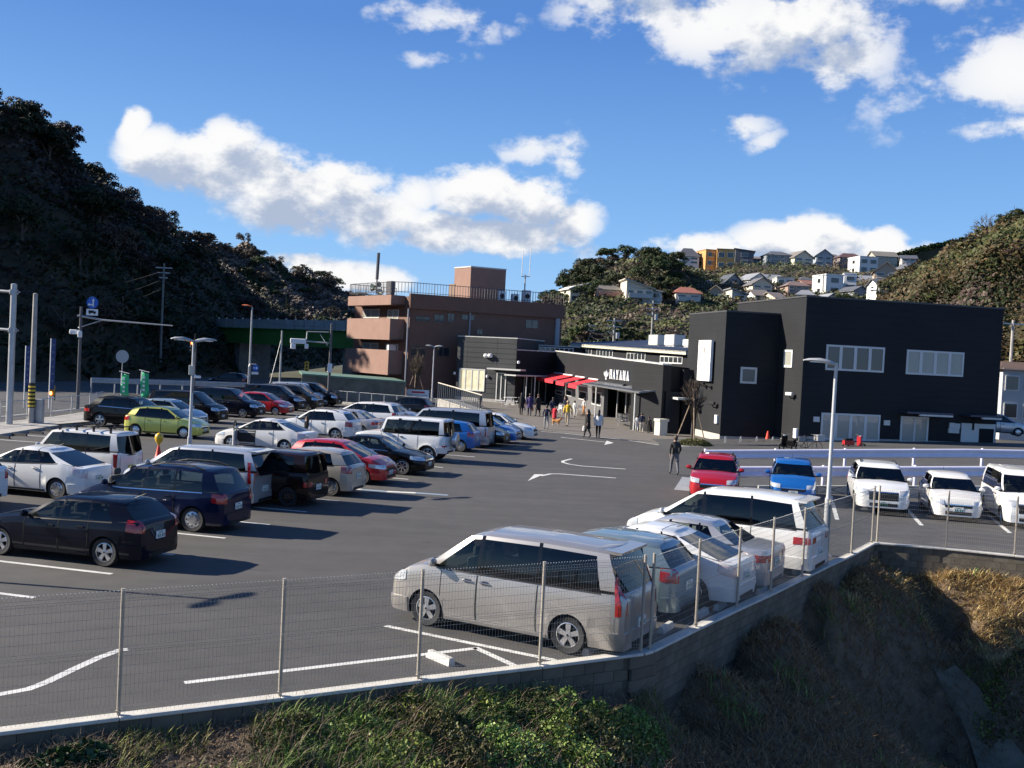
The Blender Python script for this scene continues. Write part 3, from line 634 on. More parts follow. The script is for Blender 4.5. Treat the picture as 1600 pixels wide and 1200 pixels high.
P_WHT = paint('white', (.78, .78, .76)); P_PEARL = paint('pearl_white', (.74, .72, .68)); P_SIL = paint('silver', (.50, .51, .53), .6); P_CHAMP = paint('champagne_silver', (.42, .395, .37), .6)
P_NAVY = paint('navy', (.002, .0035, .011), .0); P_NAVY2 = paint('deep_blue', (.003, .007, .032), .0); P_BLK = paint('black', (.004, .004, .005)); P_BLUE = paint('blue', (.01, .13, .45), .3)
P_RED = paint('red', (.42, .008, .016), .2); P_YEL = paint('lime_yellow', (.58, .58, .12), .2); P_BRN = paint('dark_brown', (.016, .006, .005), .0); P_BEIGE = paint('beige', (.42, .385, .32), .3)
P_TEAL = paint('teal', (.22, .30, .33), .5); P_LBLUE = paint('pale_blue', (.30, .38, .44), .5); P_SBLUE = paint('steel_blue', (.14, .2, .3), .5); P_BRZ = paint('bronze', (.04, .032, .026), .2)
HL = -14.0
HR = 152.0
# ---------------------------------------------------------------- parking lot surface
F1 = [(-60, 1147), (185, 1117), (437, 1087), (653, 1060), (843, 1038), (1001, 1018)]
F2 = [(1015, 1014), (1087, 979), (1151, 949), (1204, 925), (1253, 901), (1292, 882), (1330, 865), (1362, 848)]
F3 = [(1370, 847), (1478, 856), (1585, 867), (1695, 878)]
ZC = .12
p1 = [W(x, y, ZC) for x, y in F1]; p2 = [W(x, y, ZC) for x, y in F2]; p3 = [W(x, y, ZC) for x, y in F3]
def asphalt(name, lo, hi):
    lot = bpy.data.materials.new(name); lot.use_nodes = True
    t = NT(lot.node_tree); b_ = lot.node_tree.nodes['Principled BSDF']; pos = t.n('ShaderNodeNewGeometry').outputs['Position']
    na = t.noise(pos, .11, 5, .6); nb = t.noise(pos, 1.6, 5, .65); nc = t.noise(pos, 60, 3, .7)
    mp = t.n('ShaderNodeMapping'); mp.inputs['Scale'].default_value = (.25, 1.6, 1); mp.inputs['Rotation'].default_value = (0, 0, math.radians(-14)); t.put(mp.inputs[0], pos)
    nd = t.noise(mp.outputs[0], .8, 4, .6)
    ca = t.ramp(na, [(.3, lo), (.7, hi)]); cb = t.ramp(nb, [(.3, (.86,)), (.7, (1.08,))]); cc_ = t.ramp(nc, [(.25, (.7,)), (.75, (1.3,))]); cdd = t.ramp(nd, [(.35, (.86,)), (.6, (1.05,))])
    x_ = t.mix(1.0, ca, cb, 'MULTIPLY'); x_ = t.mix(.8, x_, cc_, 'MULTIPLY'); x_ = t.mix(1.0, x_, cdd, 'MULTIPLY'); x_ = t.mix(1.0, x_, t.ramp(t.noise(pos, 1.15, 3, .6), [(.64, (1,)), (.76, (.74,))]), 'MULTIPLY'); x_ = t.mix(1.0, x_, t.ramp(t.noise(pos, .45, 2, .5), [(.3, (1.1,)), (.42, (1.0,))]), 'MULTIPLY'); t.put(b_.inputs['Base Color'], x_)
    b_.inputs['Roughness'].default_value = .8; bn = t.n('ShaderNodeBump'); bn.inputs['Strength'].default_value = .5; bn.inputs['Distance'].default_value = .01; t.put(bn.inputs['Height'], nc); t.put(b_.inputs['Normal'], bn.outputs[0])
    MATS[name] = lot; return lot
M_ASP = asphalt('asphalt', (.062, .059, .056), (.084, .080, .076)); M_ASP2 = asphalt('road_asphalt', (.06, .06, .06), (.085, .085, .085))
b = MB()
edge = [p1[0]+Vector((-30, -22, 0))] + p1 + p2 + p3 + [p3[-1]+Vector((60, -12, 0)), Vector((150, 60, 0)), Vector((90, 150, 0)), Vector((-15, 150, 0)), Vector((-60, 130, 0)), Vector((-60, -10, 0))]
b.add([(v.x, v.y, 0) for v in edge], [tuple(range(len(edge)))]); b.build('parking_lot', M_ASP, kind='structure')
# lower land reaching the horizon
b = MB(); b.add([(-3000, -400, -6), (3000, -400, -6), (3000, 4000, -6), (-3000, 4000, -6)], [(0, 1, 2, 3)]); b.build('ground', mat('far_ground', (.06, .06, .035), .95, var=.3, vs=.02), kind='structure')
# ---- painted markings
def roadpaint(name, c):
    m = mat(name, c, .7, var=.0); t = NT(m.node_tree); b_ = m.node_tree.nodes['Principled BSDF']; pos = t.n('ShaderNodeNewGeometry').outputs['Position']
    a = t.ramp(t.noise(pos, 22, 5, .75), [(.33, tuple(v*.35 for v in c)), (.46, c)]); q = t.ramp(t.noise(pos, 1.3, 3, .6), [(.3, (.75,)), (.7, (1.0,))])
    t.put(b_.inputs['Base Color'], t.mix(1, a, q, 'MULTIPLY')); return m
M_LINE = roadpaint('road_paint', (.72, .72, .69)); M_LINEB = roadpaint('road_paint_blue', (.28, .36, .45))
def strip(pts, w, m=M_LINE, z=.004, name='painted_line'):
    b = MB(); pts = [Vector((p[0], p[1], z)) for p in pts]; L_ = []
    for i, p in enumerate(pts):
        t = (pts[min(i+1, len(pts)-1)]-pts[max(i-1, 0)]).normalized(); n_ = Vector((-t.y, t.x, 0))*w/2; L_ += [p+n_, p-n_]
    for i in range(len(pts)-1): b.add([L_[2*i], L_[2*i+1], L_[2*i+3], L_[2*i+2]], [(0, 1, 2, 3)])
    return b.build(name, m, kind='structure')
def pts(*a, z=0): return [W(x, y, z) for x, y in a]
rowends = [(54, 934), (175, 897), (272, 867), (352, 841), (421, 820), (479, 800), (529, 783), (573, 769.5), (638, 749), (667, 740), (692, 730.5), (718, 721), (742, 714), (764, 707), (782, 701), (800, 696), (816, 691)]
dl = Vector((math.cos(math.radians(HL)), math.sin(math.radians(HL)), 0))
for x, y in rowends:
    e = W(x, y); strip([e-dl*(2.8 if y > 900 else 5), e], .13)
for i in range(9):
    e = W(397, 661)+Vector((math.cos(1.42), math.sin(1.42), 0))*2.4*i; strip([e-dl*5, e], .13)
for i in range(1, 4):
    e = W(397, 661)-Vector((math.cos(1.42), math.sin(1.42), 0))*2.4*i
    strip([e-dl*6.5-dl*4, e-dl*6.5], .13)
strip(pts((0, 687), (70, 692)), .13); strip(pts((37, 680), (84, 683)), .13)
strip(pts((-60, 1090), (0, 1085), (44, 1077), (73, 1066), (117, 1045), (154, 1028), (187, 1016), (200, 1015)), .15)
strip(pts((288, 1067), (745, 1013)), .13); strip(pts((602, 978), (868, 1032)), .13); strip(pts((742, 1012), (812, 1044)), .13)
hr = Vector((math.cos(math.radians(150)), math.sin(math.radians(150)), 0)); f2d = (p2[-1]-p2[0]).normalized()
for k in range(1, 6):
    e = W(868, 1030)+f2d*2.62*k; strip([e, e+hr*4.9], .13)
for a_ in (((1402, 778), (1440, 821)), ((1522, 785), (1578, 833)), ((1298, 775), (1308, 812)), ((1180, 765), (1172, 800))): strip(pts(*a_), .14)
strip(pts((845, 674), (882, 677), (982, 688), (1044, 697.5)), .16)
q = lambda x, y: (600+x/4, 560+y/4)
strip(pts(q(1450, 748), q(1100, 722), q(1040, 722), q(980, 735)), .16); strip(pts(q(1510, 692), q(1240, 673), q(1160, 662), q(1118, 650), q(1118, 642), q(1172, 628)), .16)
strip(pts(q(1105, 493), q(1390, 524)), .16)
for tri in ((q(1000, 724), q(898, 766), q(940, 724)), (q(1376, 541), q(1436, 528), q(1392, 514))):
    b = MB(); b.add([W(x, y, .008) for x, y in tri], [(0, 1, 2)]); b.build('painted_arrow', M_LINE, kind='structure')
q = lambda x, y: (300+x/4, 560+y/4)
strip(pts(q(905, 803), q(1060, 820)), .3); strip(pts(q(1060, 820), q(1215, 832)), .3, M_LINEB, name='walkway_stripe'); strip(pts(q(1215, 832), q(1400, 841)), .3); strip(pts(q(1400, 841), q(1600, 855)), .3, M_LINEB, name='walkway_stripe')
strip(pts(q(955, 828), q(1093, 839)), .12)
b = MB(); b.add([W(x, y, .004) for x, y in ((1053, 765), (1066, 745), (1090, 748), (1088, 768))], [(0, 1, 2, 3)]); b.build('painted_patch', roadpaint('road_paint_grey', (.34, .36, .38)), kind='structure')
# ---- wheel stops
def stop(px, py, head, mt, label, grp, L_=.6, z=0):
    b = MB(); b.add([(-L_/2, -.07, 0), (L_/2, -.07, 0), (L_/2, .07, 0), (-L_/2, .07, 0), (-L_/2+.02, -.04, .12), (L_/2-.02, -.04, .12), (L_/2-.02, .04, .12), (-L_/2+.02, .04, .12)],
        [(3, 2, 1, 0), (4, 5, 6, 7), (0, 1, 5, 4), (1, 2, 6, 5), (2, 3, 7, 6), (3, 0, 4, 7)])
    o = b.build('wheel_stop', mt, loc=W(px, py, z), label=label, cat='wheel stop', group=grp); o.rotation_euler.z = math.radians(head); return o
M_STOPW = mat('stop_concrete', (.55, .54, .5), .85, var=.15, vs=8)
stop(688, 1033, -48, M_STOPW, 'white concrete wheel stop beside the painted lines in front of the mesh fence', None)
for i, (x, y) in enumerate([(925, 1018), (970, 1010), (1040, 985), (1125, 950), (1096, 962), (1190, 925), (1245, 895)]):
    stop(x, y, HR+90, M_STOPW, 'white concrete wheel stop tucked under a car tail by the mesh fence', 'wheel stops by the mesh fence')
for x, y in ((4, 685), (31, 681), (57, 678), (82, 674.5), (108, 671), (126, 669)):
    stop(x, y, HL+2, mat('stop_black', (.03, .03, .03), .8, var=.5, vs=4), 'black wheel stop in the empty bays beside the left kerb', 'black wheel stops by the kerb', .75)
# ---------------------------------------------------------------- bank in the foreground
CTL = [(0, 1200, -.2), (250, 1200, -.3), (500, 1200, -.45), (750, 1200, -.65), (950, 1200, -.95), (1010, 1200, -1.2), (1050, 1200, -2.0), (1100, 1200, -3.0), (1000, 1150, -.95), (1045, 1150, -1.55), (1095, 1150, -2.3), (1300, 1200, -4), (1450, 1200, -4.4), (1590, 1200, -4.1),
 (1200, 1080, -2.3), (1300, 1020, -2.1), (1440, 1000, -2.3), (1500, 1090, -3.5), (1600, 1000, -1.25), (1600, 1100, -3.2), (1250, 1130, -3.3), (1520, 940, -.9), (1420, 915, -.65), (1345, 905, -.42), (1375, 925, -.6), (1330, 935, -.7)]
cx_ = [(W(x, y, z).x, W(x, y, z).y, z) for x, y, z in CTL]+[(-15, 0, -.4), (-10, 8, -.3), (0, 5, -.6), (3, 8, -1.5), (8, 8, -4.6), (15, 8, -4.6), (25, 15, -3), (32, 25, -.8), (-30, -10, -.5), (20, -10, -4.5), (0, -10, -1), (40, 10, -3), (-30, 6, -.3)]
for P_, zz_ in ((p1, (-.06, -.07, -.1, -.16, -.38, -.58)), (p2, (-.58, -.57, -.6, -.52, -.5, -.43, -.38, -.34)), (p3, (-.5, -.56, -.6, -.6))):
    for i, p in enumerate(P_):
        t_ = (P_[min(i+1, len(P_)-1)]-P_[max(i-1, 0)]).normalized(); o_ = Vector((t_.y, -t_.x, 0))
        for k, dz_ in ((.14, 0), (.7, -.1)):
            if dz_ and i in (0, len(P_)-1): continue
            cx_.append((p.x+o_.x*k, p.y+o_.y*k, zz_[i]+dz_))
A_ = np.array(cx_); XY = A_[:, :2]
K_ = np.linalg.norm(XY[:, None]-XY[None], axis=2); n_ = len(A_); S_ = np.zeros((n_+3, n_+3)); S_[:n_, :n_] = K_+np.eye(n_)*-.02
S_[:n_, n_] = 1; S_[:n_, n_+1:] = XY; S_[n_, :n_] = 1; S_[n_+1:, :n_] = XY.T
cf_ = np.linalg.solve(S_, np.r_[A_[:, 2], 0, 0, 0])
def bank_z(x, y, cf_=cf_, n_=n_, XY=XY):
    x = np.asarray(x, float); y = np.asarray(y, float); P_ = np.stack([x.ravel(), y.ravel()], 1); out = np.empty(len(P_))
    for i in range(0, len(P_), 20000):
        q_ = P_[i:i+20000]; out[i:i+20000] = np.linalg.norm(q_[:, None]-XY[None], axis=2)@cf_[:n_]+cf_[n_]+q_@cf_[n_+1:]
    px_, py_ = P_[:, 0], P_[:, 1]
    out += .03*np.sin(px_*2.3+py_*1.1)+.03*np.sin(px_*1.1-py_*3.1)+.02*np.sin(px_*5.1+2)*np.sin(py_*4.7)
    E_ = [(v.x, v.y) for v in edge]; ins = np.zeros(len(P_), bool); j = len(E_)-1
    for i in range(len(E_)):
        xi, yi = E_[i]; xj, yj = E_[j]
        if yi != yj: ins ^= ((yi > py_-.45) != (yj > py_-.45)) & (px_+.15 < (xj-xi)*(py_-.45-yi)/(yj-yi)+xi)
        j = i
    out = np.where(ins, np.minimum(out, -.45), np.minimum(out, -.06))
    return out.reshape(x.shape)
gx = np.arange(-32, 42.01, .3); gy = np.arange(-12, 33, .3); GX, GY = np.meshgrid(gx, gy, indexing='ij'); GZ = bank_z(GX, GY)
me = bpy.data.meshes.new('bank'); nx, ny = GX.shape
idx = np.arange(nx*ny).reshape(nx, ny); fc = np.stack([idx[:-1, :-1], idx[1:, :-1], idx[1:, 1:], idx[:-1, 1:]], -1).reshape(-1, 4)
me.from_pydata(np.stack([GX, GY, GZ], -1).reshape(-1, 3).tolist(), [], fc.tolist()); me.polygons.foreach_set('use_smooth', [True]*len(fc))
me.materials.append(mat('soil', (.14, .10, .065), .95, var=.5, vs=3, bump=.8, bs=12, world=True)); bank = tag(meshob('bank', me), kind='structure')
# ---------------------------------------------------------------- retaining wall of concrete blocks
M_BLOCK = [mat('block_%d' % i, c, .92, var=.18, vs=4, bump=.4, bs=25) for i, c in enumerate([(.125, .108, .082), (.11, .095, .072), (.14, .122, .094)])]
M_CAP = mat('wall_cap', (.55, .53, .48), .85, var=.15, vs=3, bump=.2)
def block_mesh(m, w=.389, h=.189, d=.12):
    b = MB(); b.rbox((0, 0, 0), (w, d, h), .004); o = b.build('block', m); me = o.data; bpy.data.objects.remove(o); return me
BLK = [block_mesh(m) for m in M_BLOCK]
def block_wall(P, label, depth, corner=0):
    o0 = P[0]; root = empty('retaining_wall', (o0.x, o0.y, 0), 0, label, 'wall')
    for i in range(len(P)-1):
        a, c = P[i], P[i+1]; v = c-a; ln = v.length; ang = math.atan2(v.y, v.x); mid = (a+c)/2
        b = MB(); b.rbox((0, 0, 0), (ln-.006, .2, .05), .01); q = b.build('cap_stone', M_CAP, root); q.location = (mid.x-o0.x, mid.y-o0.y, ZC-.025); q.rotation_euler.z = ang
    tot = sum((P[i+1]-P[i]).length for i in range(len(P)-1)); nc = int(tot/.395)+1
    def at(s):
        for i in range(len(P)-1):
            l = (P[i+1]-P[i]).length
            if s <= l or i == len(P)-2: t = (P[i+1]-P[i])/l; return P[i]+t*s, math.atan2(t.y, t.x)
            s -= l
    for r in range(depth):
        for k in range(nc):
            s = (k+.5)*.395+(.0 if r % 2 else .1975); 
            if s > tot+.3: continue
            p, ang = at(min(s, tot-.1)); z = ZC-.05-.0975-r*.195
            if z+.12 < float(bank_z(np.array([p.x]), np.array([p.y]))[0])-.1: continue
            q = meshob('block', BLK[(k*7+r*3) % 3], root, (p.x-o0.x, p.y-o0.y, z)); q.rotation_euler.z = ang
    b = MB()
    for i in range(len(P)-1):
        a, c = P[i], P[i+1]; v = (c-a); mid = (a+c)/2-o0; nrm = Vector((-v.y, v.x, 0)).normalized()
        b.box((mid.x+nrm.x*.03, mid.y+nrm.y*.03, -.65), (v.length+.02, .13, 1.4), rz=math.atan2(v.y, v.x))
    if corner:
        q_ = P[0]-o0
        for r in range(5): b2 = MB(); b2.rbox((0, 0, 0), (.36, .15, .189), .004); k_ = b2.build('corner_block', M_BLOCK[r % 3], root, (q_.x, q_.y, ZC-.05-.0975-r*.195)); k_.rotation_euler.z = corner; k_.scale.x = 1.5 if r % 2 else 1.8
    b.build('mortar_core', mat('mortar', (.08, .07, .055), .95), root)
block_wall(p1, 'low concrete block wall under the nearest run of mesh fence', 4)
block_wall([p1[-1]]+p2[:], 'tall concrete block wall stepping away along the dark grassy slope', 5, corner=math.radians(40))
block_wall([p2[-1]]+p3[:], 'grey concrete block wall above the golden grass on the right', 6)
# ---------------------------------------------------------------- mesh fence
M_FPOST = mat('fence_beige', (.40, .36, .30), .5, .25, var=.1, vs=5); M_FWIRE = mat('fence_wire', (.46, .42, .36), .5, .2)
hf = float(np.mean([zat(W(bx, by, ZC), ty)-ZC for (bx, by), ty in zip(F1[1:]+F2, [925, 907, 893, 880, 869, 868, 845, 825, 809, 793, 781, 768, 757])]))
def mesh_fence(P, label, group=None):
    o0 = P[0]; root = empty('mesh_fence', (o0.x, o0.y, ZC), 0, label, 'fence')
    for p in P:
        b = MB(); b.tube([(0, 0, -.08), (0, 0, hf)], .026, 10); b.lathe([(.03, hf), (.03, hf+.015), (.001, hf+.02)], 10)
        b.box((.0, -.0, .05), (.07, .07, .02)); q = b.build('post', M_FPOST, root, (p.x-o0.x, p.y-o0.y, 0), smooth=40)
    for i in range(len(P)-1):
        a, c = P[i]-o0, P[i+1]-o0; v = c-a; ln = v.length; t = v/ln; nrm = Vector((t.y, -t.x, 0)); b = MB(); a = Vector((a.x, a.y, 0))
        zs_ = [(.06, 0), (.10, .022), (.14, 0)]; z = .27
        while z < hf-.2:
            zs_ += [(z, 0)]; z += .125
        mid = hf*.53; zs_ = [q for q in zs_ if abs(q[0]-mid) > .07]+[(mid-.035, 0), (mid, .025), (mid+.035, 0)]+[(hf-.14, 0), (hf-.1, .025), (hf-.06, 0)]
        zs_.sort(); off = 0.03
        for z, o_ in zs_: b.tube([a+t*.02+nrm*(off+o_)+Vector((0, 0, z)), a+t*(ln-.02)+nrm*(off+o_)+Vector((0, 0, z))], .0024, 4, cap=False)
        prof = [(.03, 0)]+[(z, o_) for z, o_ in zs_ if o_ or z in (.06, .14)]
        prof = [(.02, 0), (.06, 0), (.10, .022), (.14, 0), (mid-.035, 0), (mid, .025), (mid+.035, 0), (hf-.14, 0), (hf-.1, .025), (hf-.06, 0), (hf-.01, .02), (hf+.005, .045)]
        k = 0; nw = int(ln/.052)
        for k in range(nw+1):
            s = .02+(ln-.04)*k/nw; b.tube([a+t*s+nrm*(off+.004+o_)+Vector((0, 0, z)) for z, o_ in prof], .0021, 3, cap=False)
            b.box(a+t*s+nrm*(off+.045)+Vector((0, 0, hf+.005)), (.012, .012, .012), m=1)
        b.build('wire_mesh_panel', [M_FWIRE, mat('wire_tip', (.75, .73, .68), .5)], root, kind='stuff')
    return root
mesh_fence(p1, 'nearest run of beige wire mesh fence across the bottom left')
mesh_fence(p2, 'beige wire mesh fence running away behind the tails of the parked cars')
mesh_fence(p3, 'beige wire mesh fence in front of the cars facing the camera')
# ---------------------------------------------------------------- ramp road on the right, its edge slabs and guard rails
def zt(x): return float(np.interp(x, [9, 22, 60], [0.0, .62, 1.6]))
YN = 41.6
b = MB(); xs_ = [9, 13, 17, 22, 30, 45, 60]
for i in range(len(xs_)-1):
    a, c = xs_[i], xs_[i+1]; b.add([(a, YN, zt(a)+.004), (c, YN, zt(c)+.004), (c, 66, zt(c)+.004), (a, 66, zt(a)+.004)], [(0, 1, 2, 3)])
b.build('ramp_road', M_ASP2, kind='structure')
root = empty('ramp_edge_wall', (9, YN, 0), 0, 'low white concrete edge wall with crossed grooves behind the cars facing the camera', 'wall')
for i in range(14):
    x0 = 10.2+i*1.2; h0, h1 = max(.12, zt(x0)+.12), max(.12, zt(x0+1.2)+.12)
    b = MB(); b.prism([(.01, -.14), (1.19, -.14), (1.19, 0), (.01, 0)], 0, [h0, h1, h1, h0])
    if h0 > .2:
        for s_ in (1, -1):
            v0 = Vector((.6-.5, -.142, (h0 if s_ > 0 else .02))); v1 = Vector((.6+.5, -.142, (.02 if s_ > 0 else h1))); b.tube([v0, v1], .012, 4, m=1)
    b.build('wall_panel', [mat('edge_concrete', (.45, .45, .42), .85, var=.15, vs=2), M_BLOCK[1]], root, (x0-9, 0, 0))
M_GR = mat('guard_rail_white', (.74, .72, .84), .35, .1, var=.06, vs=2)
def wbeam(A, B_, h, hz=.46):
    """corrugated beam between two points, h = height of its centre above them"""
    b = MB(); v = B_-A; t = v.normalized(); n = Vector((t.y, -t.x, 0)).normalized()
    prof = [(-.5, .0), (-.38, .05), (-.2, .05), (-.08, 0), (.08, 0), (.2, .05), (.38, .05), (.5, 0)]
    pr = prof+[(z, o-.012) for z, o in reversed(prof)]
    a = [A+n*o+Vector((0, 0, h+z*hz)) for z, o in pr]; m_ = len(pr)
    c = [p+v for p in a]; b.add(a+c, [(i, (i+1) % m_, m_+(i+1) % m_, m_+i) for i in range(m_)]+[tuple(reversed(range(m_))), tuple(range(m_, 2*m_))]); return b
def guard(X0, X1, y0, y1, label, pstep=2.0, h=.62):
    o0 = Vector((X0, y0, 0)); root = empty('guard_rail', o0, 0, label, 'guard rail')
    n = max(1, round((X1-X0)/4)); P = [Vector((X0+(X1-X0)*i/n, y0+(y1-y0)*i/n, 0)) for i in range(n+1)]
    for p in P: p.z = zt(p.x)
    for i in range(n): 
        o_ = wbeam(P[i]-o0, P[i+1]-o0, h).build('rail_beam', M_GR, root, smooth=50)
    m_ = round((X1-X0)/pstep)
    for i in range(m_+1):
        x = X0+(X1-X0)*i/m_; y = y0+(y1-y0)*i/m_
        b = MB(); b.tube([(0, 0, 0), (0, 0, h+.22)], .07, 10); b.lathe([(.08, h+.22), (.06, h+.26), (.001, h+.27)], 10); b.build('post', M_GR, root, (x-o0.x, y-o0.y+.09, zt(x)), smooth=40)
    return root
guard(9.2, 24.5, 42.0, 42.4, 'near white steel guard rail right behind the cars facing the camera', 3.6)
guard(9.5, 26.8, 49.3, 50.6, 'far white steel guard rail along the foot of the black building', 3.2)
guard(27.1, 34.0, 51.2, 57.0, 'short white guard rail continuing at the right edge of the photo', 3.2)
# low posts beside the black building
for i, px in enumerate((1133, 1157, 1182, 1207)):
    p = W(px, 697, 0); b = MB(); pr = [(-.25, 0, 0), (-.25, 0, .5), (-.2, 0, .58), (.2, 0, .58), (.25, 0, .5), (.25, 0, 0)]; b.tube(pr, .03, 6)
    o = b.build('bicycle_hoop', M_GALV, loc=p, label='small steel hoop stand on the pavement before the black tower', cat='bicycle rack', group='steel hoops before the black tower'); o.rotation_euler.z = 1.2

def bank_hit(px, py):
    d = pdir(px, py); t = np.linspace(6, 60, 1400)/d.y; X_ = d.x*t; Y_ = d.y*t; Z_ = CAMH+d.z*t; i = int(np.argmax(Z_ < bank_z(X_, Y_))); return Vector((X_[i], Y_[i], float(bank_z(X_[i:i+1], Y_[i:i+1])[0])))
# ---------------------------------------------------------------- buildings
class Face:
    """vertical wall plane through o with heading ang (radians); local s along it, z up, n outward to the camera"""
    def __init__(s, o, ang):
        s.o = Vector((o[0], o[1], 0)); s.t = Vector((math.cos(ang), math.sin(ang), 0)); s.ang = ang
        s.n = Vector((s.t.y, -s.t.x, 0)); 
        if s.n.dot(CAM-s.o) < 0: s.n = -s.n
    def hit(s, px, py):
        d = pdir(px, py); k = (s.o-CAM).dot(s.n)/d.dot(s.n); p = CAM+d*k; return (p-s.o).dot(s.t), p.z
    def P(s, u, z, out=0): return s.o+s.t*u+s.n*out+Vector((0, 0, z))
    def slab(s, b, u0, u1, z0, z1, o0, o1, m=None):
        q = [s.P(u0, z0, o0), s.P(u1, z0, o0), s.P(u1, z0, o1), s.P(u0, z0, o1)]
        b.add(q+[p+Vector((0, 0, z1-z0)) for p in q], [(3, 2, 1, 0), (4, 5, 6, 7), (0, 1, 5, 4), (1, 2, 6, 5), (2, 3, 7, 6), (3, 0, 4, 7)], m)
M_PANE = mat('window_pane', (.03, .035, .04), .06, 0, spec=.8)
M_BLIND = mat('window_blind', (.33, .33, .29), .35, coat=.6, var=.1, vs=.7)
M_FRAME = mat('window_frame', (.62, .62, .6), .45)
def rel(ob, root):
    ob.location = -root.location; return ob
def window(root, F, u0, u1, z0, z1, n=1, fr=.07, pane=None, out=.0, name='window', frm=None, mull=None):
    if u1 < u0: u0, u1 = u1, u0
    if z1 < z0: z0, z1 = z1, z0
    b = MB(); g = MB(); o1 = out+.06; w = (u1-u0)/n; mu = mull or fr
    F.slab(b, u0, u1, z0, z0+fr, out, o1); F.slab(b, u0, u1, z1-fr, z1, out, o1)
    for i in range(n+1):
        c = u0+w*i; h = fr if i in (0, n) else mu; a = c if i == 0 else (c-h if i == n else c-h/2); F.slab(b, a, a+h, z0+fr, z1-fr, out, o1-.003)
    wn = b.build(name, frm or M_FRAME, root); rel(wn, root)
    F.slab(g, u0+fr*.5, u1-fr*.5, z0+fr*.5, z1-fr*.5, out+.004, out+.02); g_ = g.build('pane', pane or M_PANE, wn); return wn
def pxwin(root, F, x0, y0, x1, y1, **k):
    """x0,y0 top left, x1,y1 bottom right in the photo"""
    um = F.hit(x0, (y0+y1)/2)[0], F.hit(x1, (y0+y1)/2+.05*(x1-x0))[0]
    za = F.hit(x0, y0)[1]; zb = F.hit(x1, y1)[1]
    return window(root, F, um[0], um[1], zb, za, **k)
def siding(name, c, period=.45):
    m = bpy.data.materials.new(name); m.use_nodes = True; t = NT(m.node_tree); b = m.node_tree.nodes['Principled BSDF']
    pos = t.n('ShaderNodeNewGeometry').outputs['Position']; sx = t.n('ShaderNodeSeparateXYZ'); t.put(sx.inputs[0], pos)
    fz = t.m('FRACT', t.m('DIVIDE', sx.outputs[2], period)); g = t.maprange(t.m('ABSOLUTE', t.m('SUBTRACT', fz, .5)), .46, .5, 0, 1)
    nz = t.noise(pos, .35, 4, .6); base = t.ramp(nz, [(.3, tuple(v*.88 for v in c)), (.7, tuple(v*1.1 for v in c))])
    t.put(b.inputs['Base Color'], base); bn = t.n('ShaderNodeBump'); bn.inputs['Strength'].default_value = .5; bn.inputs['Distance'].default_value = .02; bn.invert = True; t.put(bn.inputs['Height'], g); t.put(b.inputs['Normal'], bn.outputs[0])
    b.inputs['Roughness'].default_value = .6; b.inputs['Specular IOR Level'].default_value = .12; MATS[name] = m; return m
M_BLACKW = siding('black_siding', (.025, .0262, .029)); M_GREYW = siding('grey_siding', (.06, .063, .066), .6)
M_TRIM = mat('roof_trim_pale', (.5, .5, .48), .5); M_TRIMD = mat('roof_trim_dark', (.06, .06, .065), .5)
def block(root, poly, z0, z1, m, name='wall', trim=.12, tm=None, mats=None):
    b = MB(); b.prism([(p[0], p[1]) for p in poly], z0, z1); o = b.build(name, m, root); rel(o, root); fix_normals(o)
    if trim:
        b = MB(); zz = z1 if isinstance(z1, (list, tuple)) else [z1]*len(poly)
        c = Vector((sum(p[0] for p in poly)/len(poly), sum(p[1] for p in poly)/len(poly), 0)); q = []
        for p in poly: v = Vector((p[0], p[1], 0))-c; q.append(c+v*(1+.06/max(1, v.length)))
        b.prism([(p.x, p.y) for p in q], [z+.002 for z in zz], [z+trim for z in zz]); t_ = b.build('roof_trim', tm or M_TRIM, root); rel(t_, root); fix_normals(t_)
    return o
R10 = math.radians(10.3); R100 = math.radians(100.3)
# ---- black two storey building
C0 = W(1247, 701); C0.z = 0
H1 = zat(C0, 464)
FA = Face(C0, R10); uR = FA.hit(1562, 585)[0]; FB = Face(C0, R100)
bb = empty('black_building', C0, 0, 'large black two storey building with white framed windows behind the guard rails', 'building')
E1 = FA.P(uR, 0); dpt = FB.hit(1153, 469)[0]; dpt = min(abs(dpt), 26)*1.0
block(bb, [C0, E1, E1+FB.t*dpt, C0+FB.t*dpt], 0, H1, M_BLACKW, tm=M_TRIMD, trim=.1)
for (a, tt) in (((1290, 538, 1381, 582.5), M_PANE), ((1415.7, 546, 1505, 589), M_BLIND), ((1282, 644.5, 1374, 690), M_BLIND)):
    pxwin(bb, FA, *a, n=4, fr=.12, pane=tt, out=.002, mull=.2)
u0, z1_ = FA.hit(1407.5, 650); u1, _ = FA.hit(1451, 652); dr = window(bb, FA, u0, u1, .62, z1_, n=2, fr=.12, pane=M_BLIND, out=.002, name='glass_door')
u0, z1_ = FA.hit(1502, 661); u1, _ = FA.hit(1555, 664)
b = MB(); FA.slab(b, u0, u1, .7, z1_, 0, .05); o = b.build('door_frame', M_FRAME, bb); rel(o, bb)
b = MB(); um = u0+(u1-u0)*.52; FA.slab(b, um, u1-.12, .75, z1_-.3, .052, .07); FA.slab(b, u0+.75, u0+.9, 1.6, 2.7, .052, .07); d_ = b.build('door_opening', M_DARK, o)
for (xa, xb, yy, nm) in ((1403, 1474, 643, 0), (1500, 1549, 648, 1)):
    u0, zz = FA.hit(xa, yy); u1 = FA.hit(xb, yy)[0]; b = MB(); FA.slab(b, u0, u1, zz-.06, zz+.06, 0, 1.1); FA.slab(b, u0+.9, u1, zz-.18, zz-.07, .9, 1.08, 1); o = b.build('door_canopy', [mat('canopy_blue_grey', (.05, .06, .09), .4, .4), M_FRAME], bb); rel(o, bb)
pxwin(bb, FB, 1225.5, 546.5, 1239, 574.5, n=1, fr=.14, pane=M_BLIND, out=.002)
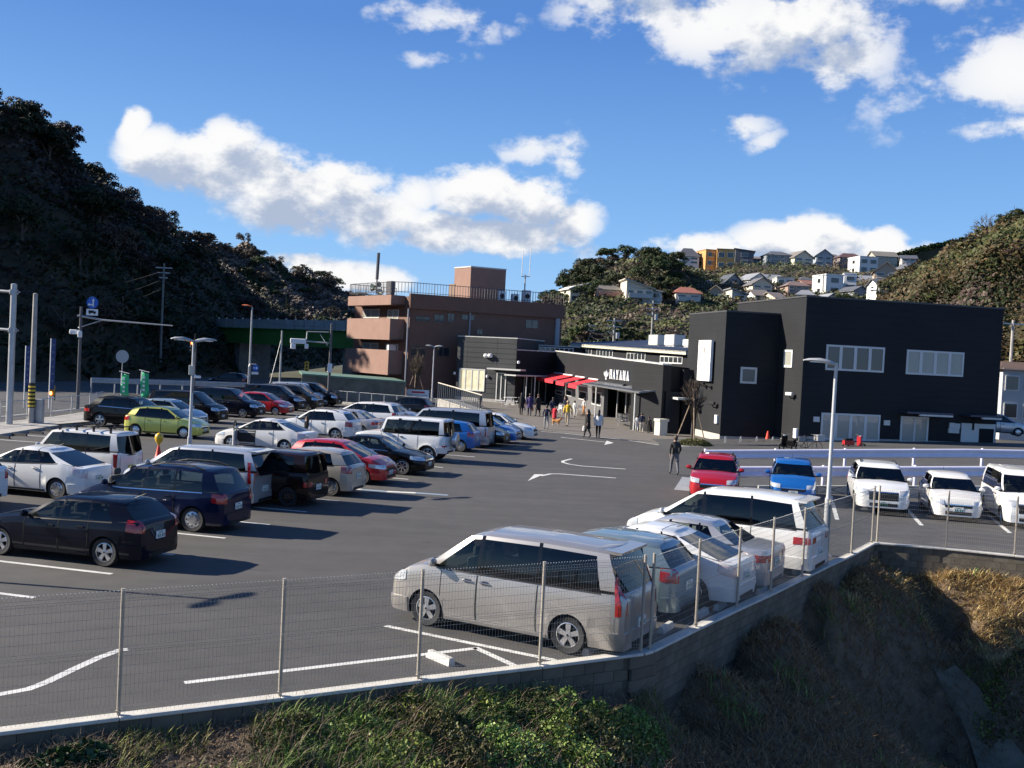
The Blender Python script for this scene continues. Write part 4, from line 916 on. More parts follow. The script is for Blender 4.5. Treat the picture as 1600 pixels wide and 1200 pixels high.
for (x, y) in ((1275, 655), (1385, 660.5), (1487, 664.5), (1494.5, 665.5), (1485.5, 672.5), (1493, 673)):
    u, z = FA.hit(x, y); b = MB(); FA.slab(b, u-.2, u+.2, z-.16, z+.16, 0, .1); o = b.build('wall_vent', M_FRAME, bb); rel(o, bb)
u, z = FB.hit(1245, 677); b = MB(); FB.slab(b, u-.2, u+.2, z-.3, z+.3, 0, .16); rel(b.build('meter_box', M_WHITE, bb), bb)
b = MB(); FB.slab(b, 0, dpt, 0, .45, 0, .02); FA.slab(b, 0, uR, 0, .8, 0, .02); rel(b.build('plinth', M_CONC, bb), bb)
def seccam(F, px, py, root, mt=M_WHITE):
    u, z = F.hit(px, py); b = MB(); p = F.P(u, z, .35); q = F.P(u, z-.25, .02); b.tube([q, F.P(u, z-.2, .25), p], .04, 6, m=1); b.rbox(p+Vector((0, 0, .05)), (.5, .2, .2), .03, rz=F.ang+.5); rel(b.build('security_camera', [mt, M_BLK], root), root)
seccam(FB, 1241, 617, bb)
# ---- tower
T0 = FB.o+FB.t*abs(FB.hit(1216, 560)[0]); FD0 = Face(T0, R10)
uT = FD0.hit(1135.5, 487)[0]; TC = FD0.P(uT, 0); HT = FD0.hit(1135.5, 487)[1]
FT = Face(TC, R100); uL = FT.hit(1078, 488)[0]
tw = empty('black_tower', TC, 0, 'tall narrow black tower with a white vertical banner sign beside the shop', 'building')
block(tw, [TC, T0-FD0.t*.01, T0-FD0.t*.01+FT.t*uL, TC+FT.t*uL], 0, HT, M_BLACKW, tm=M_TRIMD, trim=.1)
pxwin(tw, FD0, 1156.5, 573, 1182, 600, n=1, fr=.14, pane=M_PANE, out=.002)
b = MB(); FT.slab(b, 0, uL, 0, .45, 0, .02); FD0.slab(b, uT, -.02, 0, .35, 0, .02); rel(b.build('plinth', mat('plinth_pale', (.42, .4, .36), .8), tw), tw)
ua, za = FT.hit(1098.5, 532); ub, zb = FT.hit(1114.5, 596)
if ua > ub: ua, ub = ub, ua
sg_ = empty('banner_sign', FT.P((ua+ub)/2, zb), 0, 'tall white vertical sign board with a small leaf emblem on the black tower', 'sign')
b = MB(); FT.slab(b, ua, ub, zb, za, .12, .3); rel(b.build('board', mat('sign_white', (.85, .85, .84), .4), sg_), sg_)
# leaf emblem and tiny characters
b = MB(); um = (ua+ub)/2; zc = za-(za-zb)*.36
for k in range(5):
    a = (k-2)*.42; c = [FT.P(um+math.sin(a)*.1, zc-.1+math.cos(a)*.1, .305), FT.P(um+math.sin(a-.18)*.4, zc+math.cos(a)*.42, .305), FT.P(um+math.sin(a)*.55, zc+.1+math.cos(a)*.6, .305), FT.P(um+math.sin(a+.18)*.4, zc+math.cos(a)*.42, .305)]
    b.add(c, [(0, 1, 2, 3)])
for k in range(5): FT.slab(b, um-.12, um+.12, zc-.55-k*.0, zc-.5, .303, .306) if k == 0 else FT.slab(b, um-.3+k*.12, um-.24+k*.12, zc-.75, zc-.65, .303, .306)
rel(b.build('emblem', mat('emblem_grey', (.2, .2, .2), .6), sg_), sg_)
for x, y in ((1091.5, 595), (1103, 598), (1111, 599)):
    u, z = FT.hit(x, y); b = MB(); b.tube([FT.P(u, z-.3, 0), FT.P(u, z-.1, .5)], .03, 5); b.rbox(FT.P(u, z, .55), (.3, .22, .18), .03, rz=FT.ang); rel(b.build('sign_spotlight', M_BLK, sg_), sg_)
u, z = FT.hit(1121, 655); b = MB(); FT.slab(b, u-.2, u+.2, z-.28, z+.28, 0, .14); rel(b.build('meter_box', M_WHITE, tw), tw)
seccam(FT, 1120, 631.5, tw, M_BLK)
u0, z0 = FT.hit(1080, 622); u1 = FT.hit(1094, 622)[0]; 
b = MB(); FT.slab(b, min(u0, u1), uL, z0-.1, z0+.05, 0, 1.6); rel(b.build('door_canopy', M_TRIM, tw), tw)
# ---- shop
S0 = W(1031, 677); S0.z = 0; SLp = W(868, 632); AS = math.atan2(SLp.y-S0.y, SLp.x-S0.x); FS = Face(S0, AS)
uSL, zSL = FS.hit(868, 549); zS0 = FS.hit(1033, 570)[1]
shop = empty('shop_building', S0, 0, 'long low dark shop with red awnings and white lettering', 'building')
SL = FS.P(uSL, 0); FE = Face(S0, math.radians(38)); uE = FE.hit(1077, 590)[0]; SE = FE.P(uE, 0)
zE = FE.hit(1077, 575)[1]
zc_ = FS.hit(985, 607)[1]     # canopy height
# upper facade: boxed parapet standing proud, dark glazed front set back under it
back = Vector((6, 9, 0))
def band(F, u0, u1, z0a, z0b, z1a, z1b, o0, o1, m, name, root):
    q = [F.P(u0, z0a, o0), F.P(u1, z0b, o0), F.P(u1, z0b, o1), F.P(u0, z0a, o1), F.P(u0, z1a, o0), F.P(u1, z1b, o0), F.P(u1, z1b, o1), F.P(u0, z1a, o1)]
    b = MB(); b.add(q, [(3, 2, 1, 0), (4, 5, 6, 7), (0, 1, 5, 4), (1, 2, 6, 5), (2, 3, 7, 6), (3, 0, 4, 7)]); o = b.build(name, m, root); rel(o, root); fix_normals(o); return o
band(FS, 0, uSL, 2.95, 2.9, zS0, zSL, -.6, 0, M_BLACKW, 'fascia', shop)
band(FS, 0, uSL, zS0+.002, zSL+.002, zS0+.1, zSL+.1, -.6, .05, M_TRIM, 'roof_trim', shop)
band(FE, 0, uE, 0, 0, zS0-.01, zE, -3.0, 0, M_BLACKW, 'side_wall', shop)
block(shop, [FS.P(.3, 0, -1.6), FS.P(uSL, 0, -1.6), FS.P(uSL, 0, -14), FS.P(.3, 0, -9)], 0, min(zS0, zSL)-.25, M_BLACKW, trim=0, name='rear_wall')
M_SHOPG = mat('shop_glass', (.035, .04, .042), .05, spec=.9)
M_INTW = mat('shop_inside', (.3, .27, .22), .8)
FS2 = Face(FS.P(0, 0, -1.2), AS)
# solid wall under awnings with windows; open entrance near the right end
uA0 = FS.hit(941, 640)[0]; 
b = MB(); FS.slab(b, uA0+.2, uSL, 0, 2.94, -.5, -.15); o = b.build('wall', mat('front_wall_grey', (.12, .12, .125), .7), shop); rel(o, shop)
FW = Face(FS.P(0, 0, -.15), AS)
for x0, y0, x1, y1 in ((925.5, 611, 940, 635), (868, 609, 880, 618), (884, 608, 894, 620), (905, 610, 917, 626)):
    pxwin(shop, FW, x0, y0, x1, y1, n=1, fr=.09, pane=M_PANE, out=.0)
us = [FS.hit(x, 640)[0] for x in (942, 955, 968, 982, 995)]
b = MB()
for u in us: FS.slab(b, u-.05, u+.05, 0, 2.94, -1.35, -1.2)
FS.slab(b, us[-1], us[0], 2.3, 2.4, -1.33, -1.2); o = b.build('entrance_frame', M_FRAME, shop); rel(o, shop)
b = MB(); FS.slab(b, us[-1], us[0], .02, 2.9, -1.28, -1.25); g_ = b.build('entrance_glass', G_TINT, o)
b = MB(); FS.slab(b, 0.01, us[-1]-.05, 0, 2.94, -1.35, -.3); rel(b.build('wall', M_BLACKW, shop), shop)
# canopy (standing seam) over the entrance
ca0 = FS.hit(936, 600)[0]; ca1 = FS.hit(1030, 618)[0]
b = MB(); nn_ = 22
for i in range(nn_):
    w_ = (ca0-ca1)/nn_; u = ca1+w_*i; q = [FS.P(u, 3.05, 0), FS.P(u+w_, 3.05, 0), FS.P(u+w_, 2.8, 1.5), FS.P(u, 2.8, 1.5)]
    b.add(q+[p-Vector((0, 0, .1)) for p in q], [(0, 1, 2, 3), (7, 6, 5, 4), (2, 6, 7, 3), (0, 4, 5, 1), (1, 5, 6, 2), (3, 7, 4, 0)]); FS.slab(b, u-.03, u+.03, 2.86, 2.9, .05, 1.48)
rel(b.build('entrance_canopy', mat('canopy_metal', (.22, .23, .24), .4, .5), shop), shop)
for x in (955, 1020):
    u = FS.hit(x, 640)[0]; b = MB(); b.tube([FS.P(u, 0, 1.35), FS.P(u, 2.75, 1.35)], .06, 8); rel(b.build('canopy_post', M_FRAME, shop), shop)
# awnings: four red fabric things
M_RED = mat('awning_red', (.62, .02, .035), .75, var=.08, vs=2)
aw = [(843, 862, 873), (862, 879, 893), (880, 898, 912), (899, 917, 934)]
for i, (x0, x1, _) in enumerate(aw):
    pa_ = (872, 889, 908, 929)[i]; c, za_ = FS.hit(pa_, 583.5+(pa_-872)*.17); hw = abs(FS.hit(pa_-7.2, 585)[0]-FS.hit(pa_+7.2, 585)[0])/2
    r_ = empty('awning', FS.P(c, 2.6), 0, 'red fabric awning, %s of four on the shop front' % ('leftmost', 'second from the left', 'third from the left', 'rightmost')[i], 'awning', 'red awnings along the shop front')
    b = MB(); zo = za_-.5; q = [FS.P(c-hw, za_, .02), FS.P(c+hw, za_, .02), FS.P(c+hw, zo, 2.0), FS.P(c-hw, zo, 2.0)]
    b.add(q+[p-Vector((0, 0, .03)) for p in q], [(0, 1, 2, 3), (7, 6, 5, 4), (1, 5, 6, 2), (3, 7, 4, 0), (0, 4, 5, 1)])
    q2 = [FS.P(c-hw, zo, 2.0), FS.P(c+hw, zo, 2.0), FS.P(c+hw, zo-.34, 2.02), FS.P(c-hw, zo-.34, 2.02)]; b.add(q2+[p-FS.n*.02 for p in q2], [(0, 1, 2, 3), (7, 6, 5, 4), (2, 6, 7, 3), (1, 5, 6, 2), (0, 3, 7, 4)])
    rel(b.build('fabric', M_RED, r_), r_)
    b = MB(); FS.slab(b, c-hw-.02, c+hw+.02, za_, za_+.1, 0, .14); 
    for s_ in (-1, 1): b.tube([FS.P(c+s_*(hw-.05), zo-.2, .0), FS.P(c+s_*(hw-.05), zo-.05, 1.95)], .02, 5)
    rel(b.build('awning_frame', M_WHITE, r_), r_)
# lettering HAYAMA with an emblem
def letter(ch, w, h):
    st = w*.24; th = w*.08; P = []
    R_ = lambda x0, y0, x1, y1: P.append([(x0, y0), (x1, y0), (x1, y1), (x0, y1)]); sr = h*.05
    if ch == 'H':
        for x in (w*.08, w*.65): R_(x, 0, x+st, h); R_(x-w*.08, 0, x+st+w*.08, sr); R_(x-w*.08, h-sr, x+st+w*.08, h)
        R_(w*.3, h*.47, w*.7, h*.55)
    if ch == 'A':
        P.append([(w*.05, 0), (w*.16, 0), (w*.5, h*.9), (w*.46, h)]); P.append([(w*.62, 0), (w*.95, 0), (w*.56, h), (w*.42, h)]); R_(w*.25, h*.3, w*.7, h*.37); R_(-.0, 0, w*.26, sr); R_(w*.54, 0, w, sr)
    if ch == 'Y':
        P.append([(w*.36, h*.42), (w*.62, h*.42), (w*.38, h), (w*.06, h)]); P.append([(w*.52, h*.5), (w*.6, h*.42), (w*.92, h), (w*.82, h)]); R_(w*.36, 0, w*.36+st, h*.48); R_(w*.24, 0, w*.76, sr); R_(0, h-sr, w*.44, h); R_(w*.7, h-sr, w, h)
    if ch == 'M':
        R_(w*.06, 0, w*.06+th, h); R_(w*.7, 0, w*.7+st*.85, h); P.append([(w*.06, h), (w*.3, h), (w*.58, h*.12), (w*.46, 0)]); P.append([(w*.44, 0), (w*.54, 0), (w*.78, h), (w*.7, h)]); R_(0, 0, w*.24, sr); R_(w*.62, 0, w, sr); R_(0, h-sr, w*.2, h); R_(w*.78, h-sr, w, h)
    return P
uh0, zh1 = FS.hit(954.5, 577.5); uh1, zh0 = FS.hit(985.5, 595)
zh0 = (FS.hit(954.5, 591.5)[1]+FS.hit(985.5, 596)[1])/2; zh1 = (FS.hit(954.5, 576.5)[1]+FS.hit(985.5, 580.5)[1])/2
sgn_ = empty('shop_sign', FS.P((uh0+uh1)/2, zh0), 0, 'white raised HAYAMA lettering with a leafy emblem over the shop entrance', 'sign')
lw = abs(uh1-uh0)/6; hh = zh1-zh0; sd_ = -1 if uh1 < uh0 else 1
M_LET = mat('sign_letter_white', (.85, .85, .85), .4)
for i, ch in enumerate('HAYAMA'):
    b = MB()
    for P_ in letter(ch, lw*.78, hh): b.extr([FS.P(uh0+sd_*(lw*i+x), zh0+y, .02) for x, y in P_], FS.n*.08)
    o = b.build('letter', M_LET, sgn_); rel(o, sgn_); fix_normals(o)
b = MB(); ue, ze = FS.hit(948.5, 584)
for k in range(7):
    a = (k-3)*.28; r1 = hh*(.62+.1*math.cos(k*2)); ku = abs(FS.hit(953.5, 585)[0]-FS.hit(944.5, 585)[0])/2/(hh*.5); 
    b.extr([FS.P(ue+sd_*(math.sin(a)*r1*.25)*ku, ze-.3, .02), FS.P(ue+sd_*math.sin(a-.14)*r1*.6*ku, ze-.3+math.cos(a)*r1*.6, .02), FS.P(ue+sd_*math.sin(a)*r1*.8*ku, ze-.2+math.cos(a)*r1, .02), FS.P(ue+sd_*math.sin(a+.14)*r1*.6*ku, ze-.3+math.cos(a)*r1*.6, .02)], FS.n*.06)
for k in range(3): b.extr([FS.P(ue+sd_*(-.2+.13*k), ze-.5, .02), FS.P(ue+sd_*(-.1+.13*k), ze-.5, .02), FS.P(ue+sd_*(-.1+.13*k), ze-.33, .02), FS.P(ue+sd_*(-.2+.13*k), ze-.33, .02)], FS.n*.06)
o = b.build('emblem', M_LET, sgn_); rel(o, sgn_); fix_normals(o)
u, z = FS.hit(983, 602); b = MB(); b.rbox(FS.P(u, z, .4), (.35, .2, .2), .03, rz=AS); b.tube([FS.P(u, z, 0), FS.P(u, z, .35)], .03, 5); rel(b.build('sign_spotlight', M_BLK, sgn_), sgn_)
# recessed dark section between the grey block and the facade
K0 = W(803.5, 631); K0.z = 0; FR = Face(K0, math.atan2(SL.y-K0.y, SL.x-K0.x)); uSR = (SL-K0).length
zk = FR.hit(803, 547)[1]
rc = empty('shop_entrance_wing', K0, 0, 'dark glazed middle wing between the grey clad block and the awning front', 'building')
b = MB(); FR.slab(b, .02, uSR-.02, 2.9, zk, -.4, 0); rel(b.build('fascia', M_BLACKW, rc), rc)
b = MB(); FR.slab(b, .0, uSR+.02, zk+.002, zk+.1, -.4, .05); rel(b.build('roof_trim', M_TRIM, rc), rc)
window(rc, Face(FR.P(0, 0, -1.0), FR.ang), .1, uSR-.1, .05, 2.88, n=5, fr=.1, pane=M_SHOPG, name='glazed_front')
b = MB(); FR.slab(b, .02, uSR-.02, 0, 2.9, -3.0, -1.1); rel(b.build('wall', M_BLACKW, rc), rc)
b = MB(); FR.slab(b, -1.5, uSR+.3, 2.86, 2.98, -.2, 1.4); rel(b.build('entrance_canopy', M_TRIM, rc), rc)
for u in (.3, 1.6):
    b = MB(); b.tube([FR.P(u, 0, 1.25), FR.P(u, 2.85, 1.25)], .05, 8); rel(b.build('canopy_post', M_FRAME, rc), rc)
b = MB(); u, z = FR.hit(808, 566); b.lathe([(.001, .16), (.12, .12), (.16, 0), (.12, -.12), (.001, -.16)], 10, c=FR.P(u, z, .2)); rel(b.build('wall_lamp', M_WHITE, rc), rc)
# grey clad block
FG = Face(K0, math.radians(150)); uG = FG.hit(713, 590)[0]; zG1 = FG.hit(803, 530)[1]; zG0 = FG.hit(715, 525)[1]; zG = (zG1+zG0)/2
gbk = empty('grey_clad_block', K0, 0, 'grey panel clad block with lit windows at the left end of the shop', 'building')
G1 = FG.P(uG, 0); block(gbk, [K0, G1, G1+Vector((3, 9, 0)), K0+Vector((3, 9, 0))], 0, zG, mat('block_core', (.03, .03, .032), .8), trim=.1)
nrow, ncol = 12, 3
uc = [0, FG.hit(775, 590)[0], FG.hit(729, 590)[0], uG]
wu = [FG.hit(716, 640)[0], FG.hit(758, 640)[0]]; wz = [FG.hit(716, 610)[1], FG.hit(758, 576)[1]]
for r in range(nrow):
    z0, z1 = .35+(zG-.37)*r/nrow, .35+(zG-.37)*(r+1)/nrow
    for c in range(3):
        b = MB(); FG.slab(b, uc[c]+.012, uc[c+1]-.012, z0+.015, z1-.015, .0, .05); o = b.build('siding_panel', M_GREYW, gbk); rel(o, gbk)
b = MB(); FG.slab(b, 0, uG, 0, .33, 0, .06); rel(b.build('plinth', M_CONC, gbk), gbk)
M_LITW = mat('lit_window', (.6, .56, .4), .5, var=.3, vs=1.5, emit=(.9, .8, .45, .12))
pxwin(gbk, Face(FG.P(0, 0, .055), FG.ang), 717, 575, 757.5, 612, n=4, fr=.1, pane=M_LITW)
for x in (761, 767.5):
    u, z = FG.hit(x, 557); b = MB(); b.lathe([(.001, .3), (.22, .25), (.28, .05), (.2, -.1), (.001, -.12)], 12, c=FG.P(u, z, .2)); rel(b.build('vent_hood', M_WHITE, gbk), gbk)
for x in (711.5, 762.5):
    u, z = FG.hit(x, 583 if x < 720 else 588); b = MB(); b.lathe([(.001, .15), (.13, .12), (.13, -.12), (.001, -.15)], 10, c=FG.P(u, z, .15)); rel(b.build('wall_lamp', M_WHITE, gbk), gbk)
u0, z1_ = FG.hit(777, 582); u1 = FG.hit(792, 582)[0]; window(gbk, Face(FG.P(0, 0, .055), FG.ang), u0, u1, .2, z1_, n=2, fr=.1, pane=M_SHOPG, name='glass_door')
b = MB(); ua_ = FG.hit(770, 578)[0]; FG.slab(b, -1.2, ua_, z1_+.3, z1_+.45, .06, 1.2); rel(b.build('door_canopy', M_TRIM, gbk), gbk)
# ---- long low hall behind the shop with a blue grey roof
HB = D(1075, 600, 86); HB.z = 0; FH = Face(HB, AS+math.radians(6)); uH = FH.hit(898, 545)[0]; zh_a = FH.hit(1073, 549)[1]; zh_b = FH.hit(898, 537)[1]
hall = empty('market_hall', HB, 0, 'low hall with blue grey roof and rows of small white framed windows above the shop', 'building')
o = band(FH, 0, uH, 0, 0, zh_a-.3, zh_b-.3, -12, 0, M_BLACKW, 'wall', hall)
band(FH, -.3, uH+.3, zh_a-.3, zh_b-.3, zh_a, zh_b, -.6, .5, mat('gutter_cream', (.55, .53, .43), .5), 'gutter', hall)
q = [FH.P(-.3, zh_a+.01, .5), FH.P(uH+.3, zh_b+.01, .5), FH.P(uH+.3, zh_b+.9, -10), FH.P(-.3, zh_a+.9, -10)]
b = MB(); b.add(q+[p-Vector((0, 0, .12)) for p in q], [(0, 1, 2, 3), (7, 6, 5, 4), (0, 4, 5, 1), (1, 5, 6, 2), (2, 6, 7, 3), (3, 7, 4, 0)]); o = b.build('roof', mat('roof_blue', (.16, .19, .25), .4, .3), hall); rel(o, hall); fix_normals(o)
b = MB()
for i in range(36):
    t_ = i/35; a = q[0].lerp(q[1], t_)+Vector((0, 0, .03)); c = q[3].lerp(q[2], t_)+Vector((0, 0, .03)); b.tube([a, c], .035, 4)
rel(b.build('roof_seam', MATS['roof_blue'], hall, kind='stuff'), hall)
for x0, x1, y0, y1 in ((903, 925, 543, 553.5), (933, 958, 546, 557.5), (980, 1009, 550.5, 563), (1032, 1067, 555.5, 568)): pxwin(hall, FH, x0, y0, x1, y1+1, n=5, fr=.1, pane=M_PANE, out=.003)
for i, x in enumerate((984, 1008, 1036, 1058)):
    u = FH.hit(x, 530)[0]; r_ = empty('rooftop_unit', FH.P(u, zh_a+.4, -3), 0, 'pale box unit on the blue grey hall roof, '+['leftmost and tallest', 'second from the left, tall', 'third from the left, low', 'rightmost, low'][i], 'air conditioner', 'box units on the hall roof')
    b = MB(); b.rbox((0, 0, .7-.25*(i > 1)), (2.2, 1.2, 1.0-.4*(i > 1)), .05, rz=FH.ang); b.box((0, 0, .1), (2.0, 1.0, .3), rz=FH.ang); b.build('casing', M_TRIM, r_); b = MB(); b.lathe([(.35, .0), (.35, .1), (.001, .1)], 12, c=(.3, 0, 1.2-.45*(i > 1))); b.build('fan', M_BLK, r_)
FP_ = Face(K0+Vector((1, 7, 0)), math.radians(5)); ua_, za_ = FP_.hit(803, 538); ub_ = FP_.hit(898, 546)[0]
pb = empty('shop_rear_block', FP_.P(0, 0), 0, 'dark flat block with a strip of small windows behind the glazed wing', 'building')
b = MB(); FP_.slab(b, ua_, ub_+1, 0, za_, -3, 0); rel(b.build('wall', M_BLACKW, pb), pb); b = MB(); FP_.slab(b, ua_-.05, ub_+1.05, za_+.002, za_+.1, -3, .05); rel(b.build('roof_trim', M_TRIM, pb), pb)
pxwin(pb, FP_, 830, 541, 896, 551, n=9, fr=.08, pane=M_PANE, out=.003)

# ---- brown apartment building
M_BRICK = mat('brown_tile', (.155, .08, .055), .75, var=.12, vs=1.2, bump=.2, bs=6); M_BRICKL = mat('salmon_tile', (.25, .145, .11), .75, var=.1, vs=1.2)
BC = D(637, 560, 108); BC.z = 0; aD = math.radians(25); aL = math.radians(125)
FBD = Face(BC, aD); FBL = Face(BC, aL)
apt = empty('apartment_building', BC, 0, 'brown tiled apartment block with salmon balconies and a rooftop stair hut', 'building')
uD = FBD.hit(878, 500)[0]; zR = FBD.hit(637, 463)[1]; zR2 = FBD.hit(878, 480)[1]; zR = (zR+zR2)/2; uLf = 4.5
block(apt, [BC, FBD.P(uD, 0), FBD.P(uD, 0)+FBL.t*13, BC+FBL.t*13], -2, zR, M_BRICK, trim=0)
b = MB(); FBD.slab(b, -.12, uD+.1, zR-1.25, zR+.3, -.1, .35); rel(b.build('parapet', M_BRICK, apt), apt)
zf = lambda y: FBD.hit(637, y)[1]
# windows on the long dark side
for x0, y0, x1, y1 in ((649, 494, 672, 503), (678, 491, 694, 505), (699, 489, 710, 504), (721, 491, 742, 501), (821, 499, 841, 514), (641.5, 539, 664.5, 556.5), (682, 542, 702, 557.5), (745, 514, 754, 523)):
    if x1 > 700 and y1 > 556: pass
    pxwin(apt, FBD, x0, y0, x1, y1, n=2, fr=.06, pane=M_PANE, out=.003, frm=mat('bronze_frame', (.12, .1, .09), .5))
for x in (634.5, 731, 868):
    u = FBD.hit(x, 550)[0]; b = MB(); b.tube([FBD.P(u, 0, .15), FBD.P(u, zR-1.3, .15)], .09 if x < 800 else .28, 8); rel(b.build('drain_pipe', mat('pipe_grey', (.3, .31, .33), .5), apt), apt)
# balconies on the sunny side
FBa = Face(BC-FBL.t*0+FBL.n*1.7, aL)
def pxu(F, x, y): return F.hit(x, y)[0]
for i, (yt_, yb_) in enumerate(((458.5, 476), (495.5, 531), (545, 586))):
    x0, x1 = (544, 611) if i == 0 else ((542, 609) if i == 1 else (538.5, 606.5))
    ua_ = pxu(FBa, x0, (yt_+yb_)/2); ub_ = pxu(FBa, x1, (yt_+yb_)/2); zt_ = FBa.hit(x1, yt_+2)[1]; zb_ = FBa.hit(x1, yb_)[1]
    if ua_ < ub_: ua_, ub_ = ub_, ua_
    b = MB(); FBa.slab(b, ub_, ua_, zb_, zt_, -.2, 0); FBa.slab(b, ub_, ub_+.2, zb_, zt_, -1.7, -.2); FBa.slab(b, ua_-.2, ua_, zb_, zt_, -1.7, -.2); FBa.slab(b, ub_, ua_, zb_, zb_+.15, -1.7, -.2)
    bal = b.build('balcony', M_BRICKL, apt); rel(bal, apt)
for (x0, y0, x1, y1) in ((568, 483, 593, 497), (606, 484, 623, 499), (567, 535, 591, 549), (603, 537, 622, 551)):
    pxwin(apt, FBL, x0, y0, x1, y1, n=2, fr=.08, pane=M_BLIND, out=.003)
u, z = FBL.hit(618, 545); b = MB(); b.rbox(FBL.P(u, z, .5), (.5, .9, .8), .05, rz=aL); rel(b.build('air_conditioner', M_WHITE, apt), apt)
# rooftop hut
FHt = Face(FBD.P(0, 0, -1.4), aD); ua_ = FHt.hit(735, 440)[0]; ub_ = FHt.hit(790, 440)[0]; z1_ = FHt.hit(735, 417.5)[1]; hk = FHt.P(ua_, 0)
hut = block(apt, [hk, FHt.P(ub_, 0), FHt.P(ub_, 0)+FBL.t*3.4, hk+FBL.t*3.4], zR, z1_, M_BRICKL, name='stair_hut', tm=M_TRIM, trim=.15)
FHl = Face(hk, aL); ua_ = FHl.hit(711, 450)[0]; ub_ = FHl.hit(702, 450)[0]; b = MB(); FHl.slab(b, min(ua_, ub_), max(ua_, ub_), zR, zR+2.0, 0, .05); rel(b.build('hut_door', mat('door_brown', (.2, .13, .09), .6), apt), apt)
# roof railing
M_RAIL = mat('railing_dark', (.1, .1, .11), .5, .3)
def railing(parent, P, h, step, mt, name='railing', r=.025, rel_to=None):
    b = MB()
    for i in range(len(P)-1):
        a, c = P[i], P[i+1]; ln = (c-a).length; n = max(1, int(ln/step))
        b.tube([a+Vector((0, 0, h)), c+Vector((0, 0, h))], r*1.3, 4); b.tube([a+Vector((0, 0, h*.12)), c+Vector((0, 0, h*.12))], r, 4)
        for k in range(n+1): p = a.lerp(c, k/n); b.tube([p, p+Vector((0, 0, h))], r*(1 if k % 6 else 1.6), 4, cap=False)
    o = b.build(name, mt, parent, kind='stuff' if len(b.f) > 800 else None); 
    if rel_to: rel(o, rel_to)
    return o
rp = [FBD.P(uD, zR+.3, .2), FBD.P(0, zR+.3, .2), FBa.P(pxu(FBa, 611, 450), zR+.3, -.1), FBa.P(pxu(FBa, 546, 450), zR+.3, -.1), FBa.P(pxu(FBa, 546, 450), zR+.3, -6)]
railing(apt, rp, 1.15, .32, M_RAIL, rel_to=apt)
# roof equipment
def roofbox(px, py, w, h, label, depth=1.5):
    u, z = FBD.hit(px, py); r_ = empty('rooftop_unit', FBD.P(u, zR, -depth), 0, label, 'air conditioner', None); b = MB(); b.rbox((0, 0, h/2), (w, .7, h), .04, rz=aD); b.build('casing', M_WHITE, r_); b = MB(); b.lathe([(.28, -.37), (.28, -.4), (.001, -.4)], 12, c=(0, 0, h*.6), axis='y'); f_ = b.build('fan', M_BLK, r_); f_.rotation_euler.z = aD; return r_
roofbox(791, 467, .9, 1.4, 'cream unit on the brown roof just right of the stair hut'); roofbox(813, 468, .7, 1.2, 'small pale unit between the two larger units on the brown roof'); roofbox(831, 466, .9, 1.7, 'tall white unit beside the thin antenna masts on the brown roof')
u = FBD.hit(825, 470)[0]; r_ = empty('roof_antenna', FBD.P(u, zR, -1), 0, 'pair of thin whip antennas on a mast at the right of the brown roof', 'antenna')
b = MB(); b.tube([(0, 0, 0), (0, 0, 3.4)], .09, 6); b.box((0, 0, 3.2), (.9, .1, .1)); b.build('mast', M_GALV, r_)
for sx_ in (-.4, .45): b = MB(); b.tube([(sx_, 0, 3.2), (sx_, 0, 6.3+sx_*.4)], .035, 4); b.build('whip', M_GALV, r_)
pA = FBa.P(pxu(FBa, 582, 450), zR+.3, -.5); r_ = empty('siren_mast', pA, 0, 'dark mast with bundled loudspeakers on the corner of the brown roof', 'antenna')
zz_ = zat(pA, 395)-pA.z; b = MB(); b.tube([(0, 0, 0), (0, 0, zz_*.35)], .09, 6); b.tube([(0, 0, zz_*.35), (.05, 0, zz_)], .17, 8); b.build('mast', M_RAIL, r_)
for k in range(5):
    b = MB(); a = k*1.3; b.lathe([(.08, -.3), (.14, 0), (.32, .35), (.30, .36), (.1, .05)], 10, axis='x'); o = b.build('loudspeaker', mat('speaker_green', (.35, .4, .33), .5), r_, (math.cos(a)*.3, math.sin(a)*.3, .1+.22*k)); o.rotation_euler.z = a
b = MB(); b.rbox((1.4, 1.0, .75), (1.1, .5, 1.5), .03, rz=aL); b.build('control_cabinet', M_RAIL, r_)
# ---- concrete wall with green rim at the far end of the lot, railing, notice board
q0, q1 = W(632, 634), W(470, 628); 
gw = empty('boundary_wall', (q0.x, q0.y, 0), 0, 'stained concrete wall with a green capped top at the far end of the lot', 'wall')
FWl = Face(q0, math.atan2(q1.y-q0.y, q1.x-q0.x)); ul = (q1-q0).length; zw0 = FWl.hit(625, 598)[1]; zw1 = FWl.hit(515, 588)[1]
band(FWl, 0, ul, 0, 0, zw0, zw1, -.3, 0, mat('wall_moss', (.15, .14, .11), .95, var=.5, vs=.7, world=True, bump=.3), 'wall_face', gw)
band(FWl, -.05, ul, zw0+.002, zw1+.002, zw0+.15, zw1+.15, -9, .1, mat('green_rim', (.13, .22, .16), .6), 'green_rim', gw)
root = empty('ramp_railing', W(683, 632, 0), 0, 'cream steel railing along the raised walkway left of the grey block', 'railing')
ra = [W(683, 640, 0), W(752, 652, 0)]; z0_ = zat(ra[0], 624); z1_ = zat(ra[1], 642); h_ = zat(ra[0], 598)-z0_
a_, c_ = ra[0]+Vector((0, 0, z0_)), ra[1]+Vector((0, 0, z1_*.6)); n_b = 22
for k in range(n_b+1):
    p = a_.lerp(c_, k/n_b); b = MB(); b.box((0, 0, h_/2), (.05, .05, h_)); o = b.build('baluster', mat('railing_cream', (.5, .46, .38), .5), root, p-root.location)
b = MB(); b.tube([a_+Vector((0, 0, h_)), c_+Vector((0, 0, h_))], .05, 6); b.tube([a_+Vector((0, 0, .05)), c_+Vector((0, 0, .05))], .04, 6); o = b.build('handrail', MATS['railing_cream'], root); rel(o, root)
